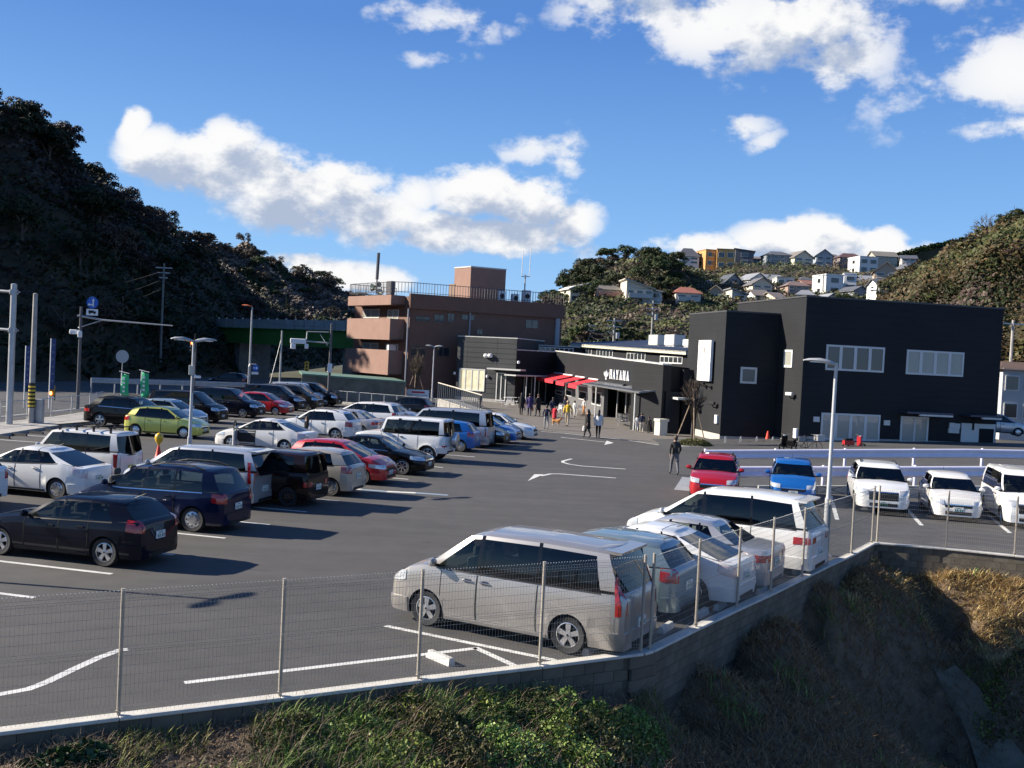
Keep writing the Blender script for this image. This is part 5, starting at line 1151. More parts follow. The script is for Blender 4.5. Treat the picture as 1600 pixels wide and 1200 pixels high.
b = MB(); v_ = c_-a_; b.prism([(a_.x, a_.y), (c_.x, c_.y), (c_.x+1, c_.y+2, ), (a_.x+1, a_.y+2)], 0, [z0_, z1_*.6, z1_*.6, z0_]); o = b.build('walkway_slab', M_CONC, root); rel(o, root)
nb_ = W(653, 634, 0); F_ = Face(nb_, math.radians(-4)); ua_, za_ = F_.hit(635, 608); ub_, zb_ = F_.hit(670, 629)
root = empty('notice_board', nb_, 0, 'white notice board with a red heading on the fence below the bare tree', 'sign')
b = MB(); F_.slab(b, ua_, ub_, zb_, za_, 0, .05); rel(b.build('board', mat('board_white', (.7, .72, .74), .5), root), root)
b = MB(); F_.slab(b, ua_+.5, ub_-.4, za_-.3, za_-.14, .052, .056); rel(b.build('red_heading', mat('print_red', (.5, .03, .04), .6), root), root)
b = MB(); rr_ = random.Random(3)
for k in range(5):
    z = za_-.45-k*.13; F_.slab(b, ua_+.12, ua_+.12+(ub_-ua_)*(.9 if k == 0 else rr_.uniform(.4, .75)), z-.03, z, .052, .056)
rel(b.build('small_print', mat('print_black', (.05, .05, .06), .6), root), root)
b = MB()
for u in (ua_+.3, ub_-.3): F_.slab(b, u-.04, u+.04, 0, zb_, -.02, .02)
rel(b.build('leg', M_GALV, root), root)
# low chain link fence along the lot end
fa, fb = W(505, 629, 0), W(800, 655, 0); root = empty('boundary_fence', fa, 0, 'low grey wire fence on a concrete kerb across the far end of the lot', 'fence')
n = 12; 
for k in range(n+1): b = MB(); b.tube([(0, 0, 0), (0, 0, 1.15)], .035, 6); p = fa.lerp(W(745, 650), k/n); b.build('post', M_GALV, root, p-fa)
b = MB(); e_ = W(745, 650)
for z in (1.12, .2): b.tube([fa+Vector((0, 0, z)), e_+Vector((0, 0, z))], .022, 4)
for k in range(160): p = fa.lerp(e_, k/160); b.tube([p+Vector((0, 0, .2)), p+Vector((0, 0, 1.12))], .006, 3, cap=False)
rel(b.build('wire_mesh_panel', M_GALV, root, kind='stuff'), root)
b = MB(); v_ = e_-fa; b.box((fa+e_)/2+Vector((0, 0, .1)), (v_.length+1, .25, .2), rz=math.atan2(v_.y, v_.x)); b.build('kerb', M_CONC, kind='structure')
# pavement apron before the shop
b = MB(); pv = [W(838, 671), W(882, 676), W(982, 687), W(1042, 696), W(1118, 702), W(1210, 702)]
poly = [(p.x, p.y) for p in pv]+[(TC.x+3, TC.y+2), (SE.x, SE.y), (S0.x+1, S0.y+1), (SL.x+1, SL.y+1), (K0.x, K0.y+1), (K0.x-4, K0.y)]
b.prism(poly, 0, .012); b.build('shop_apron', mat('apron_concrete', (.15, .135, .118), .85, var=.15, vs=.8, world=True), kind='structure')
# ---------------------------------------------------------------- foliage
def leafmat(name, c1, c2, c3=None, rough=.6):
    m = bpy.data.materials.new(name); m.use_nodes = True; t = NT(m.node_tree); b = m.node_tree.nodes['Principled BSDF']
    g = t.n('ShaderNodeNewGeometry'); oi = t.n('ShaderNodeObjectInfo'); r = t.m('FRACT', t.m('ADD', g.outputs['Random Per Island'], 0))
    st = [(0, c1), (.6, c2), (1, c3 or c2)]; base = t.ramp(r, st)
    hs = t.n('ShaderNodeHueSaturation'); t.put(hs.inputs['Hue'], t.m('ADD', .48, t.m('MULTIPLY', oi.outputs['Random'], .04))); t.put(hs.inputs['Value'], t.m('ADD', .72, t.m('MULTIPLY', oi.outputs['Random'], .5))); t.put(hs.inputs['Color'], base)
    t.put(b.inputs['Base Color'], hs.outputs[0]); b.inputs['Roughness'].default_value = rough; b.inputs['Specular IOR Level'].default_value = .25
    MATS[name] = m; return m
ML_EV = leafmat('leaf_evergreen', (.014, .026, .008), (.032, .05, .014), (.07, .08, .025)); ML_EV2 = leafmat('leaf_evergreen_light', (.03, .045, .012), (.07, .085, .025), (.14, .13, .04))
ML_BR = leafmat('twig_brown', (.045, .033, .023), (.09, .066, .048), (.15, .11, .08)); ML_TW = leafmat('twig_grey', (.07, .055, .045), (.12, .095, .08), (.17, .14, .12))
ML_FAR_LIT = leafmat('twig_far_soft_lit', (.09, .07, .055), (.16, .12, .095), (.24, .19, .15)); ML_PINE = leafmat('leaf_conifer', (.012, .025, .01), (.03, .045, .015), (.05, .06, .02)); ML_BAM = leafmat('leaf_bamboo', (.05, .07, .02), (.09, .11, .035), (.13, .14, .05))  # far twigs lightened in colour so the ridge reads as softly lit
ML_DRY = leafmat('leaf_mixed_dry', (.05, .045, .02), (.11, .085, .035), (.17, .12, .05))
M_BARK = mat('bark', (.09, .07, .055), .9, var=.3, vs=3)
def quads(cen, size, rng, aspect=1.0, up=0.0, nrm=None):
    """random leaf quads; returns verts (4N,3)"""
    N = len(cen); a = rng.normal(size=(N, 3)); a[:, 2] += up
    a /= np.linalg.norm(a, axis=1, keepdims=True); b_ = rng.normal(size=(N, 3))
    if nrm is not None:
        nn = nrm/(np.linalg.norm(nrm, axis=1, keepdims=True)+1e-9)+.42*rng.normal(size=(N, 3)); nn /= np.linalg.norm(nn, axis=1, keepdims=True); a = a-nn*np.sum(a*nn, axis=1, keepdims=True); a /= np.linalg.norm(a, axis=1, keepdims=True)+1e-9; b_ = nn
    b_ = np.cross(a, b_); b_ /= np.linalg.norm(b_, axis=1, keepdims=True)+1e-9
    s = np.asarray(size).reshape(-1, 1)*rng.uniform(.6, 1.3, (N, 1)); h = a*s*.5; w_ = b_*s*.5*aspect
    bend = np.cross(a, b_)*s*.12
    return np.stack([cen-h-w_*.5, cen-h*.1+w_+bend*0, cen+h+bend, cen-h*.1-w_], 1).reshape(-1, 3)
def quadmesh(name, V, mt, M=None):
    me = bpy.data.meshes.new(name); n = len(V)//4; me.vertices.add(len(V)); me.vertices.foreach_set('co', V.astype(np.float32).ravel())
    me.loops.add(4*n); me.loops.foreach_set('vertex_index', np.arange(4*n, dtype=np.int32)); me.polygons.add(n); me.polygons.foreach_set('loop_start', np.arange(0, 4*n, 4, dtype=np.int32)); me.polygons.foreach_set('loop_total', np.full(n, 4, np.int32))
    for m in (mt if isinstance(mt, (list, tuple)) else [mt]): me.materials.append(m)
    if M is not None: me.polygons.foreach_set('material_index', M.astype(np.int32))
    me.update(calc_edges=True); return me
def crown_mesh(seed, r=3.2, h=4.6, lobes=18, n=2400, size=.33, mt=None, z0=3.0):
    g_ = np.random.default_rng(seed); C_ = []
    for k in range(lobes):
        a = g_.uniform(0, 2*PI); rr = r*math.sqrt(g_.uniform(0, .75)); zz = z0+h*(.25+.6*g_.uniform(0, 1)*(1-.35*(rr/r)))
        C_.append((rr*math.cos(a), rr*math.sin(a), zz, r*g_.uniform(.28, .48)))
    C_ = np.array(C_); pick = g_.integers(0, lobes, n); d = g_.normal(size=(n, 3)); d /= np.linalg.norm(d, axis=1, keepdims=True); d[:, 2] = np.abs(d[:, 2])*1.0-.25
    rad = C_[pick, 3][:, None]*g_.uniform(.72, 1.06, (n, 1)); P_ = C_[pick, :3]+d*rad*np.array([1, 1, .8])
    return quadmesh('crown', quads(P_, size, g_, .8, nrm=d), mt)
def conifer_mesh(seed, r=2.0, h=9, n=1300, mt=None):
    g_ = np.random.default_rng(seed); t = g_.uniform(0, 1, n)**.75; a = g_.uniform(0, 2*PI, n); rr = r*(1-t*.0)*(t)*(.55+.45*g_.uniform(0, 1, n))*(1+.25*np.sin(t*38))
    P_ = np.stack([rr*np.cos(a), rr*np.sin(a), 1.2+h*(1-t)], 1); return quadmesh('crown', quads(P_, .4, g_, .5), mt)
def twig_mesh(seed, r=3.0, h=5.0, mt=None, nb=7, z0=2.2, dens=1.0, thick=1.0):
    g_ = random.Random(seed); segs = []
    def grow(p, d, l, w_, lev):
        q = p+d*l; segs.append((p, q, w_)); 
        if lev == 0: return
        for k in range(4 if lev > 1 else int(5*dens)):
            nd = (d+Vector((g_.gauss(0, .48), g_.gauss(0, .48), g_.gauss(.12, .3)))).normalized(); grow(p.lerp(q, g_.uniform(.35, 1)), nd, l*g_.uniform(.5, .75), w_*.5, lev-1)
    for k in range(nb):
        a = k*2*PI/nb+g_.uniform(-.3, .3); grow(Vector((0, 0, z0*g_.uniform(.8, 1.1))), Vector((math.cos(a)*.6*r/3, math.sin(a)*.6*r/3, g_.uniform(.6, 1.2))).normalized(), h*.42, .09*thick, 3)
    V_ = []
    for p, q, w_ in segs:
        d = (q-p).normalized(); s_ = d.cross(Vector((g_.uniform(-1, 1), g_.uniform(-1, 1), .2))).normalized()*max(w_, .022*thick); V_ += [p-s_, p+s_, q+s_*.5, q-s_*.5]
        s2 = d.cross(s_).normalized()*max(w_, .022*thick)
        if w_ > .02: V_ += [p-s2, p+s2, q+s2*.5, q-s2*.5]
    return quadmesh('crown', np.array([tuple(v) for v in V_]), mt)
def trunk_mesh(h, r):
    b = MB(); pts_ = [(0, 0, -1.5), (.05, 0, h*.3), (-.05, .08, h*.6), (.02, 0, h)]; b.tube(pts_, [r*1.3, r, r*.75, r*.4], 7, cap=False)
    for k in range(4):
        a = k*1.7; b.tube([(0, 0, h*(.5+.1*k)), (math.cos(a)*h*.16, math.sin(a)*h*.16, h*(.72+.09*k)), (math.cos(a)*h*.3, math.sin(a)*h*.3, h*(.9+.08*k))], [r*.45, r*.3, r*.12], 5, cap=False)
    o = b.build('trunk', M_BARK, smooth=60); m_ = o.data; bpy.data.objects.remove(o); return m_
TK = trunk_mesh(5, .22); TKS = trunk_mesh(3.4, .12)
EV = [crown_mesh(s, mt=ML_EV) for s in (1, 2, 3)]; EVL = [crown_mesh(s, mt=ML_EV2, r=3.0, h=4.0) for s in (4, 5)]; CON = [conifer_mesh(s, mt=ML_PINE) for s in (6, 7)]
BRN = [crown_mesh(s, mt=ML_BR, n=1500, size=.34, lobes=12) for s in (8, 9)]; TWG = [twig_mesh(s, mt=ML_TW) for s in (10, 11, 12)]; BAM = [crown_mesh(s, mt=ML_BAM, r=2.0, h=6.5, lobes=14, size=.4) for s in (13,)]; DRY = [crown_mesh(s, mt=ML_DRY, r=2.8, h=3.4, n=1500) for s in (14, 15)]
ML_EV_SHADE = leafmat('leaf_evergreen_shade', (.007, .013, .004), (.017, .027, .008), (.035, .042, .013)); ML_BR_SHADE = leafmat('twig_brown_shade', (.022, .016, .012), (.045, .033, .025), (.075, .056, .042))  # evergreen and twig colours darkened to deepen the left hill's shade
EVD = [crown_mesh(s, mt=ML_EV_SHADE) for s in (31, 32, 33)]; BRD = [crown_mesh(s, mt=ML_BR_SHADE, size=.3, lobes=14) for s in (34, 35)]; TWD = [twig_mesh(s, mt=ML_BR_SHADE) for s in (36, 37)]
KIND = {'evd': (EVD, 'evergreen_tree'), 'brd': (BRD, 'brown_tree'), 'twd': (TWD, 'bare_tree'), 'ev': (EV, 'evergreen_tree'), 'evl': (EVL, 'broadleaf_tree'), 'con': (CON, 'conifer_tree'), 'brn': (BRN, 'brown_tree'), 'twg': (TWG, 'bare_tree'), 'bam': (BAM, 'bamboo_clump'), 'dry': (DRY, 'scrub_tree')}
def tree(kind, p, s, label, group=None, rs=None):
    r = rs or random; ms, nm = KIND[kind]; o = empty(nm, Vector(p)-Vector((0, 0, 2.3*s)), r.uniform(0, 6.28), label, 'bamboo' if kind == 'bam' else 'tree', group); o.scale = (s*r.uniform(.85, 1.15), s*r.uniform(.85, 1.15), s*r.uniform(.85, 1.2))
    meshob('crown', r.choice(ms), o); meshob('trunk', TK, o); return o
# ---------------------------------------------------------------- hills
def ruled(rows, nu, nv, amp, name, mt, seed=0):
    """rows: list of polylines (same length) from foot to back; returns a sampler"""
    R_ = np.array([[tuple(p) for p in r] for r in rows]); m_, n_, _ = R_.shape
    def S(u, v):
        u = np.asarray(u)*(n_-1); v = np.asarray(v)*(m_-1); i = np.clip(u.astype(int), 0, n_-2); j = np.clip(v.astype(int), 0, m_-2); fu = (u-i)[..., None]; fv = (v-j)[..., None]
        P_ = (R_[j, i]*(1-fu)+R_[j, i+1]*fu)*(1-fv)+(R_[j+1, i]*(1-fu)+R_[j+1, i+1]*fu)*fv
        P_ = P_.copy(); w_ = np.sin(np.clip(np.asarray(v)/(m_-1), 0, 1)*PI)
        P_[..., 2] += amp*w_*(np.sin(P_[..., 0]*.13+seed)*np.cos(P_[..., 1]*.11)+.6*np.sin(P_[..., 0]*.31+P_[..., 1]*.27+seed)+.35*np.sin(P_[..., 0]*.7-P_[..., 1]*.6))
        return P_
    U_, V_ = np.meshgrid(np.linspace(0, 1, nu), np.linspace(0, 1, nv), indexing='ij'); P_ = S(U_, V_); ix = np.arange(nu*nv).reshape(nu, nv)
    me = bpy.data.meshes.new(name); me.from_pydata(P_.reshape(-1, 3).tolist(), [], np.stack([ix[:-1, :-1], ix[1:, :-1], ix[1:, 1:], ix[:-1, 1:]], -1).reshape(-1, 4).tolist())
    me.polygons.foreach_set('use_smooth', [True]*len(me.polygons)); me.materials.append(mt); tag(meshob(name, me), kind='structure'); return S
M_HILL = mat('hill_earth', (.045, .04, .022), .95, var=.4, vs=.15, bump=.6, bs=1.5, world=True)
def undergrowth(S, n, size, mats_, wts, v0, v1, hgt, name, seed, u0=0, u1=1):
    g_ = np.random.default_rng(seed); u = g_.uniform(u0, u1, n); v = g_.uniform(v0, v1, n); P_ = S(u, v)
    cl = np.sin(P_[:, 0]*.55+seed)*np.sin(P_[:, 1]*.43+1)+np.sin(P_[:, 0]*1.3-P_[:, 1]*1.1)*.5
    P_[:, 2] += hgt*np.clip(.5+.4*cl, 0, 1.3)*g_.uniform(.3, 1, n)
    M_ = np.zeros(n, int); q = np.clip(.5+.28*np.sin(P_[:, 0]*.21+seed*1.7)+.28*np.sin(P_[:, 1]*.17+P_[:, 2]*.2)+g_.normal(0, .12, n), 0, .999); cw = np.cumsum(wts)/sum(wts)
    for k in range(len(mats_)-1): M_ += (q > cw[k]).astype(int)
    nu_ = np.stack([np.cos(P_[:, 0]*.55+seed)*np.sin(P_[:, 1]*.43+1)*-.8-.25, -.45-.5*np.sin(P_[:, 0]*.55+seed)*np.cos(P_[:, 1]*.43+1), np.full(n, .8)], 1); me = quadmesh(name, quads(P_, size, g_, .85, nrm=nu_), mats_, M_); return tag(meshob(name, me), kind='stuff')
def P3(x, y, z): return Vector((x, y, z))
# left wooded hill
footL = [P3(-85, 10, 0), P3(-68, 55, 0), P3(-50, 88, 0), P3(-42, 118, 0), P3(-39, 150, 0), P3(-40, 200, 0), P3(-44, 260, 0), P3(-50, 330, 0)]
ridL = [P3(-170, 20, 34), P3(-140, 70, 34), P3(-92, 104, 33), D(0, 178, 128), D(75, 238, 145), D(165, 302, 172), D(235, 385, 205), D(330, 455, 300)]
midL = [footL[i].lerp(ridL[i], .5)+Vector((0, 0, 3.0)) for i in range(8)]
backL = [p+Vector((-70, 10, -22)) for p in ridL]
SL_ = ruled([footL, midL, ridL, backL], 90, 40, 1.2, 'left_hill', M_HILL, 1)
undergrowth(SL_, 75000, .62, [ML_EV_SHADE, ML_BR_SHADE], (5, 4), 0, .8, 3, 'hillside_woodland', 1)
rs = random.Random(5)
for i in range(108):
    u = rs.uniform(.22, 1); v = rs.uniform(.04, .70) if i > 48 else rs.uniform(.6, .69); p = Vector(SL_(np.array(u), np.array(v)).tolist())
    up_ = v > .5
    k = rs.choices(['ev', 'con', 'brn', 'twg'], [5, .12, 2.4, 1.6] if up_ else [3, .5, 4, 3])[0]; s_ = rs.uniform(.6, .95)*(1 if up_ else 1.1)
    if k in ('twg', 'con') and up_: s_ *= .85
    lab = {'ev': 'round dark evergreen crown in the shaded wood on the left hill', 'con': 'pointed dark conifer standing on the shaded left hill', 'brn': 'leafless brown twiggy tree in the shaded wood on the left hill', 'twg': 'bare grey branching tree on the shaded left hill'}[k]
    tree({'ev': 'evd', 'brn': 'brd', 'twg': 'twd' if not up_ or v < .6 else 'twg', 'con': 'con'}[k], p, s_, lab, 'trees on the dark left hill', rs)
# far ridge beyond the overpass
ridF = [D(250, 365, 370), D(345, 382, 380), D(400, 403, 395), D(450, 425, 410), D(500, 443, 430), D(548, 466, 450), D(640, 520, 470)]
footF = [D(x, 560, 300) for x in (220, 330, 385, 440, 495, 560, 660)]
backF = [p+Vector((20, 120, -25)) for p in ridF]
SF_ = ruled([footF, ridF, backF], 60, 26, 2.5, 'far_ridge', M_HILL, 3)
undergrowth(SF_, 30000, 1.3, [ML_EV, ML_FAR_LIT, ML_TW], (2, 5, 2), 0, .55, 3, 'ridge_woodland', 3)
for i in range(54):
    u = rs.uniform(.02, .98); v = rs.uniform(.1, .52) if i > 26 else rs.uniform(.45, .51); p = Vector(SF_(np.array(u), np.array(v)).tolist()); k = rs.choices(['ev', 'brn', 'con'], [2.5, 5, .3])[0]
    tree(k, p, rs.uniform(.75, 1.15), {'ev': 'dark evergreen tree on the far brown ridge beyond the overpass', 'brn': 'brown winter tree on the far ridge beyond the overpass', 'con': 'pointed conifer on the far ridge beyond the overpass'}[k], 'trees on the far ridge', rs)
# middle hill with the houses
cols = [760, 820, 860, 910, 960, 1010, 1060, 1110, 1160, 1250, 1350, 1450, 1560]
rA = [D(x, 600, 135) for x in cols]
for p in rA: p.z = 0
rB = [D(x, y, 195) for x, y in zip(cols, [560, 530, 500, 478, 476, 478, 482, 486, 490, 492, 494, 500, 505])]
rC = [D(x, y, 240) for x, y in zip(cols, [570, 520, 470, 430, 412, 408, 425, 452, 460, 462, 462, 455, 450])]
rD = [D(x, y, 290) for x, y in zip(cols, [590, 540, 480, 450, 430, 420, 416, 424, 415, 414, 420, 418, 415])]
rE = [p+Vector((0, 80, -16)) for p in rD]
SM_ = ruled([rA, rB, rC, rD, rE], 110, 60, .5, 'house_hill', M_HILL, 5)
undergrowth(SM_, 52000, .62, [ML_EV, ML_EV2, ML_BR, ML_BAM], (4, 3, 4, 1.5), .05, .78, 1.5, 'hill_undergrowth', 5)
def on(S, px, v): # point on a hill seen near column px
    lo, hi = 0.0, 1.0
    for _ in range(40):
        m = (lo+hi)/2; q_ = Vector(S(np.array(m), np.array(v)).tolist())
        if proj(q_)[0] < px: lo = m
        else: hi = m
    return q_
TL = {'ev': 'dark round evergreen tree on the wooded knoll behind the shop', 'evl': 'olive green broadleaf tree on the slope below the hillside houses', 'brn': 'brown winter tree among the hillside houses', 'bam': 'light green bamboo clump on the slope behind the hall roof', 'twg': 'bare twiggy tree near the hillside houses'}
for i in range(118):
    if i < 48: px, v, k, s_ = rs.uniform(835, 1070), rs.uniform(.40, .56), rs.choices(['ev', 'evl', 'brn'], [6, 1, 1.5])[0], rs.uniform(.5, .8)
    elif i < 66: px, v, k, s_ = rs.uniform(870, 1075), rs.uniform(.03, .13), rs.choices(['bam', 'evl', 'ev', 'brn'], [4, 3, 2, 1])[0], rs.uniform(.5, .72)
    elif i >= 96: px, v, k, s_ = rs.uniform(850, 1055), rs.uniform(.29, .42), rs.choices(['ev', 'evl', 'brn'], [6, 1, 1])[0], rs.uniform(.5, .75)
    elif i < 78: px, v, k, s_ = rs.uniform(1070, 1420), rs.uniform(.2, .3), rs.choices(['brn', 'evl', 'twg'], [4, 2, 1])[0], rs.uniform(.25, .36)
    else: px, v, k, s_ = rs.uniform(1060, 1480), rs.uniform(.54, .66), rs.choices(['brn', 'evl', 'ev'], [4, 2, 1.5])[0], rs.uniform(.22, .42)
    tree(k, on(SM_, px, v), s_, TL[k], 'trees around the hillside houses', rs)
tree('twg', on(SM_, 1000, .55), 1.15, 'bare pinkish tree on top of the wooded knoll', None, rs); tree('twg', on(SM_, 1306, .74), .8, 'bare spreading tree standing beside the rooftops of the highest houses', None, rs)
tree('ev', on(SM_, 1318, .36), .62, 'dark green bush like tree right above the roof line of the black building', None, rs); tree('ev', D(1405, 428, 170)-Vector((0, 0, 5.5)), .75, 'dark spreading pine at the left foot of the right hill', None, rs); tree('twg', on(SM_, 835, .42), 1.0, 'bare thin tree at the left end of the wooded knoll', None, rs)
# right hill
colr = [1370, 1420, 1470, 1520, 1570, 1640, 1740, 1900]
fR = [D(x, 560, 88) for x in colr]
for i, p in enumerate(fR): p.z = 1.5
mR = [D(x, y, d) for x, y, d in zip(colr, [470, 462, 440, 415, 400, 385, 360, 330], [125, 120, 115, 110, 107, 103, 100, 98])]
tR = [D(x, y, d) for x, y, d in zip(colr, [454, 432, 404, 370, 355, 338, 300, 260], [180, 170, 160, 150, 143, 135, 130, 125])]
bR = [p+Vector((30, 60, -12)) for p in tR]
SR_ = ruled([fR, mR, tR, bR], 70, 40, .8, 'right_hill', M_HILL, 7)
undergrowth(SR_, 60000, .42, [ML_EV2, ML_DRY, ML_EV, ML_BR], (4, 4, 3, 2), 0, .75, 1.8, 'right_hill_scrub', 7)
for i in range(70):
    px, v = rs.uniform(1445, 1700), rs.uniform(.2, .66); k = rs.choices(['evl', 'dry', 'ev', 'brn'], [4, 4, 1.5, 2])[0]
    q_ = on(SR_, px, v); xs__ = proj(q_)
    tree(k, q_-Vector((0, 0, 1.8)), rs.uniform(.25, .48), {'evl': 'olive green tree in the sunlit scrub of the right hill', 'dry': 'yellow brown bushy tree in the sunlit scrub of the right hill', 'ev': 'dark green tree in the sunlit scrub of the right hill', 'brn': 'leafless brown tree in the sunlit scrub of the right hill'}[k], 'trees on the sunlit right hill', rs)
for px, s_ in ((1520, .75), (1545, .95), (1585, .9), (1600, .8), (1478, .5)): tree('twg', on(SR_, px, .66)-Vector((0, 0, 1.5)), s_, 'bare tree standing against the sky on the crest of the right hill', 'bare trees on the crest of the right hill', rs)
for px, s_ in ((1592, 1.0), (1575, .8)): tree('ev', on(SR_, px, .64)-Vector((0, 0, .5)), s_*.55, 'dark evergreen standing on the crest of the right hill against the sky', 'bare trees on the crest of the right hill', rs)
# small dark ridge between the houses and the right hill
b = MB(); q0_ = [D(x, y, 420) for x, y in ((1380, 408), (1410, 402), (1450, 392), (1500, 380), (1560, 372))]
b.add([tuple(p) for p in q0_]+[(p.x, p.y, 0) for p in q0_]+[(p.x, p.y+90, -2) for p in q0_], [(i, i+1, 6+i, 5+i) for i in range(4)]+[(i, 10+i, 11+i, i+1) for i in range(4)]); b.build('distant_ridge', M_HILL, kind='structure')
g_ = np.random.default_rng(4); Pq = np.array([tuple(q0_[0].lerp(q0_[-1], t_)) for t_ in g_.uniform(0, 1, 6000)]); tt_ = (Pq[:, 0]-q0_[0].x)/(q0_[-1].x-q0_[0].x); Pq[:, 2] = np.interp(tt_, [0, .2, .4, .7, 1], [p.z for p in q0_])+g_.uniform(-14, 2.5, 6000); Pq[:, 1] -= 1+(20-Pq[:, 2])*.15
tag(meshob('distant_woodland', quadmesh('distant_woodland', quads(Pq, 1.6, g_), [ML_EV])), kind='stuff')
# sprayed concrete slope
rt = empty('concrete_slope', D(1425, 470, 118), 0, 'grey sprayed concrete slope with an overgrown rib at the foot of the right hill', 'retaining slope')
A1, A2, A3, A4 = D(1372, 478, 120), D(1440, 432, 150), D(1478, 470, 121), D(1500, 500, 112); b = MB()
pp_ = [A1, A2, A3, A4, D(1372, 520, 112)]; N_ = 14; rr_ = random.Random(2)
vs_ = []; 
for i in range(N_+1):
    for j in range(N_+1):
        p = (A1.lerp(A2, i/N_)).lerp(D(1380, 520, 108).lerp(A4, i/N_), j/N_); p += Vector((0, -.3, rr_.uniform(-.15, .15))); vs_.append(p)
b.add(vs_, [(i*(N_+1)+j, (i+1)*(N_+1)+j, (i+1)*(N_+1)+j+1, i*(N_+1)+j+1) for i in range(N_) for j in range(N_)]); o = b.build('sprayed_surface', mat('sprayed_concrete', (.17, .155, .125), .95, var=.35, vs=.5, world=True, bump=.6, bs=3), rt, smooth=60); rel(o, rt)
b = MB(); b.tube([A2+Vector((0, -1, .2)), A2.lerp(A4, .45)+Vector((0, -1.2, .4)), A4+Vector((0, -1, .3))], [.5, .9, .6], 6); o = b.build('rib', M_CONCD, rt); rel(o, rt)
# ---------------------------------------------------------------- houses
HM = {}
def hm(c, r=.8, v=.06): 
    k = 'house_%d_%d_%d' % tuple(int(x*99) for x in c); return mat(k, c, r, var=v, vs=.4)
def house(x0, x1, yb, ye, yr, d, wall, roof, kind, label, head=0.0, depth=7.0, nw=2, storeys=2, balcony=None, wintop=None):
    pl, pr = D(x0, yb, d), D(x1, yb, d); c = (pl+pr)/2; w_ = (pr-pl).length; ze = zat(c, ye)-c.z; zr = zat(c, yr)-c.z
    a = math.radians(head)
    o = empty('house', c, a, label, 'house', 'houses on the hillside'); hw = w_/2/max(.6, math.cos(a)+.25*abs(math.sin(a))); dp = depth
    b = MB(); b.prism([(-hw, 0), (hw, 0), (hw, dp), (-hw, dp)], -3, ze); b.build('wall', hm(wall), o)
    R_ = hm(roof, .6, .12); ov = .45
    if kind == 'gable_side':    # ridge parallel to the facade
        b = MB(); P_ = [(-hw-ov, -ov, ze-.15), (hw+ov, -ov, ze-.15), (hw+ov, dp/2, zr), (-hw-ov, dp/2, zr), (-hw-ov, dp+ov, ze-.15), (hw+ov, dp+ov, ze-.15)]
        b.add(P_+[(x, y, z-.15) for x, y, z in P_], [(0, 1, 2, 3), (3, 2, 5, 4), (6, 9, 8, 7), (9, 10, 11, 8), (0, 6, 7, 1), (4, 5, 11, 10), (0, 3, 9, 6), (3, 4, 10, 9), (1, 7, 8, 2), (2, 8, 11, 5)]); b.build('roof', R_, o)
        b = MB(); b.add([(-hw, 0, ze-.1), (-hw, dp, ze-.1), (-hw, dp/2, zr-.25), (hw, 0, ze-.1), (hw, dp, ze-.1), (hw, dp/2, zr-.25)], [(0, 1, 2), (5, 4, 3)]); b.build('gable', hm(wall), o)
    elif kind == 'gable_front':
        b = MB(); P_ = [(-hw-ov, -ov, ze-.15), (0, -ov, zr), (hw+ov, -ov, ze-.15), (-hw-ov, dp, ze-.15), (0, dp, zr), (hw+ov, dp, ze-.15)]
        b.add(P_+[(x, y, z-.18) for x, y, z in P_], [(0, 1, 4, 3), (1, 2, 5, 4), (6, 9, 10, 7), (7, 10, 11, 8), (0, 6, 7, 1), (1, 7, 8, 2), (0, 3, 9, 6), (2, 8, 11, 5)]); b.build('roof', R_, o)
        b = MB(); b.extr([(-hw, 0, ze), (hw, 0, ze), (0, 0, zr-.2)], (0, .2, 0)); b.build('gable', hm(wall), o)
    elif kind == 'hip':
        k = min(hw*.55, dp*.4); b = MB(); P_ = [(-hw-ov, -ov, ze-.1), (hw+ov, -ov, ze-.1), (hw+ov, dp+ov, ze-.1), (-hw-ov, dp+ov, ze-.1), (-hw+k, dp/2, zr), (hw-k, dp/2, zr)]
        b.add(P_, [(0, 1, 5, 4), (1, 2, 5), (2, 3, 4, 5), (3, 0, 4), (3, 2, 1, 0)]); b.build('roof', R_, o)
    elif kind == 'shed':
        b = MB(); P_ = [(-hw-ov, -ov, zr), (hw+ov, -ov, ze), (hw+ov, dp, ze), (-hw-ov, dp, zr)]; b.add(P_+[(x, y, z-.2) for x, y, z in P_], [(0, 1, 2, 3), (7, 6, 5, 4), (0, 4, 5, 1), (1, 5, 6, 2), (2, 6, 7, 3), (3, 7, 4, 0)]); b.build('roof', R_, o)
        b = MB(); b.extr([(-hw, 0, ze), (hw, 0, ze-.2), (-hw, 0, zr-.2)], (0, dp, 0)); b.build('gable', hm(wall), o)
    else:
        b = MB(); b.prism([(-hw-.1, -.1), (hw+.1, -.1), (hw+.1, dp+.1), (-hw-.1, dp+.1)], ze+.002, ze+.25); b.build('roof', R_, o)
    sh = (ze-.2)/storeys
    for s in range(storeys):
        for k in range(nw):
            cx = -hw+2*hw*(k+.5)/nw; ww = min(1.9, 2*hw/nw*.62); z0_ = s*sh+sh*.32; z1_ = z0_+min(1.3, sh*.48)
            b = MB(); b.box((cx, -.03, (z0_+z1_)/2), (ww+.16, .1, z1_-z0_+.16)); wn = b.build('window', M_FRAME, o); b = MB(); b.box((cx, -.085, (z0_+z1_)/2), (ww, .02, z1_-z0_)); b.build('pane', M_PANE, wn)
        b = MB(); b.box((-hw-.03, dp*.5, s*sh+sh*.55), (.1, 1.3, sh*.4)); wn = b.build('window', M_PANE, o)
    if balcony is not None:
        b = MB(); b.box((0, -.75, sh+.45), (2*hw*.85, .12, .9)); b.box((0, -.4, sh+.05), (2*hw*.85, .8, .1)); b.build('balcony', hm(balcony), o)
    return o
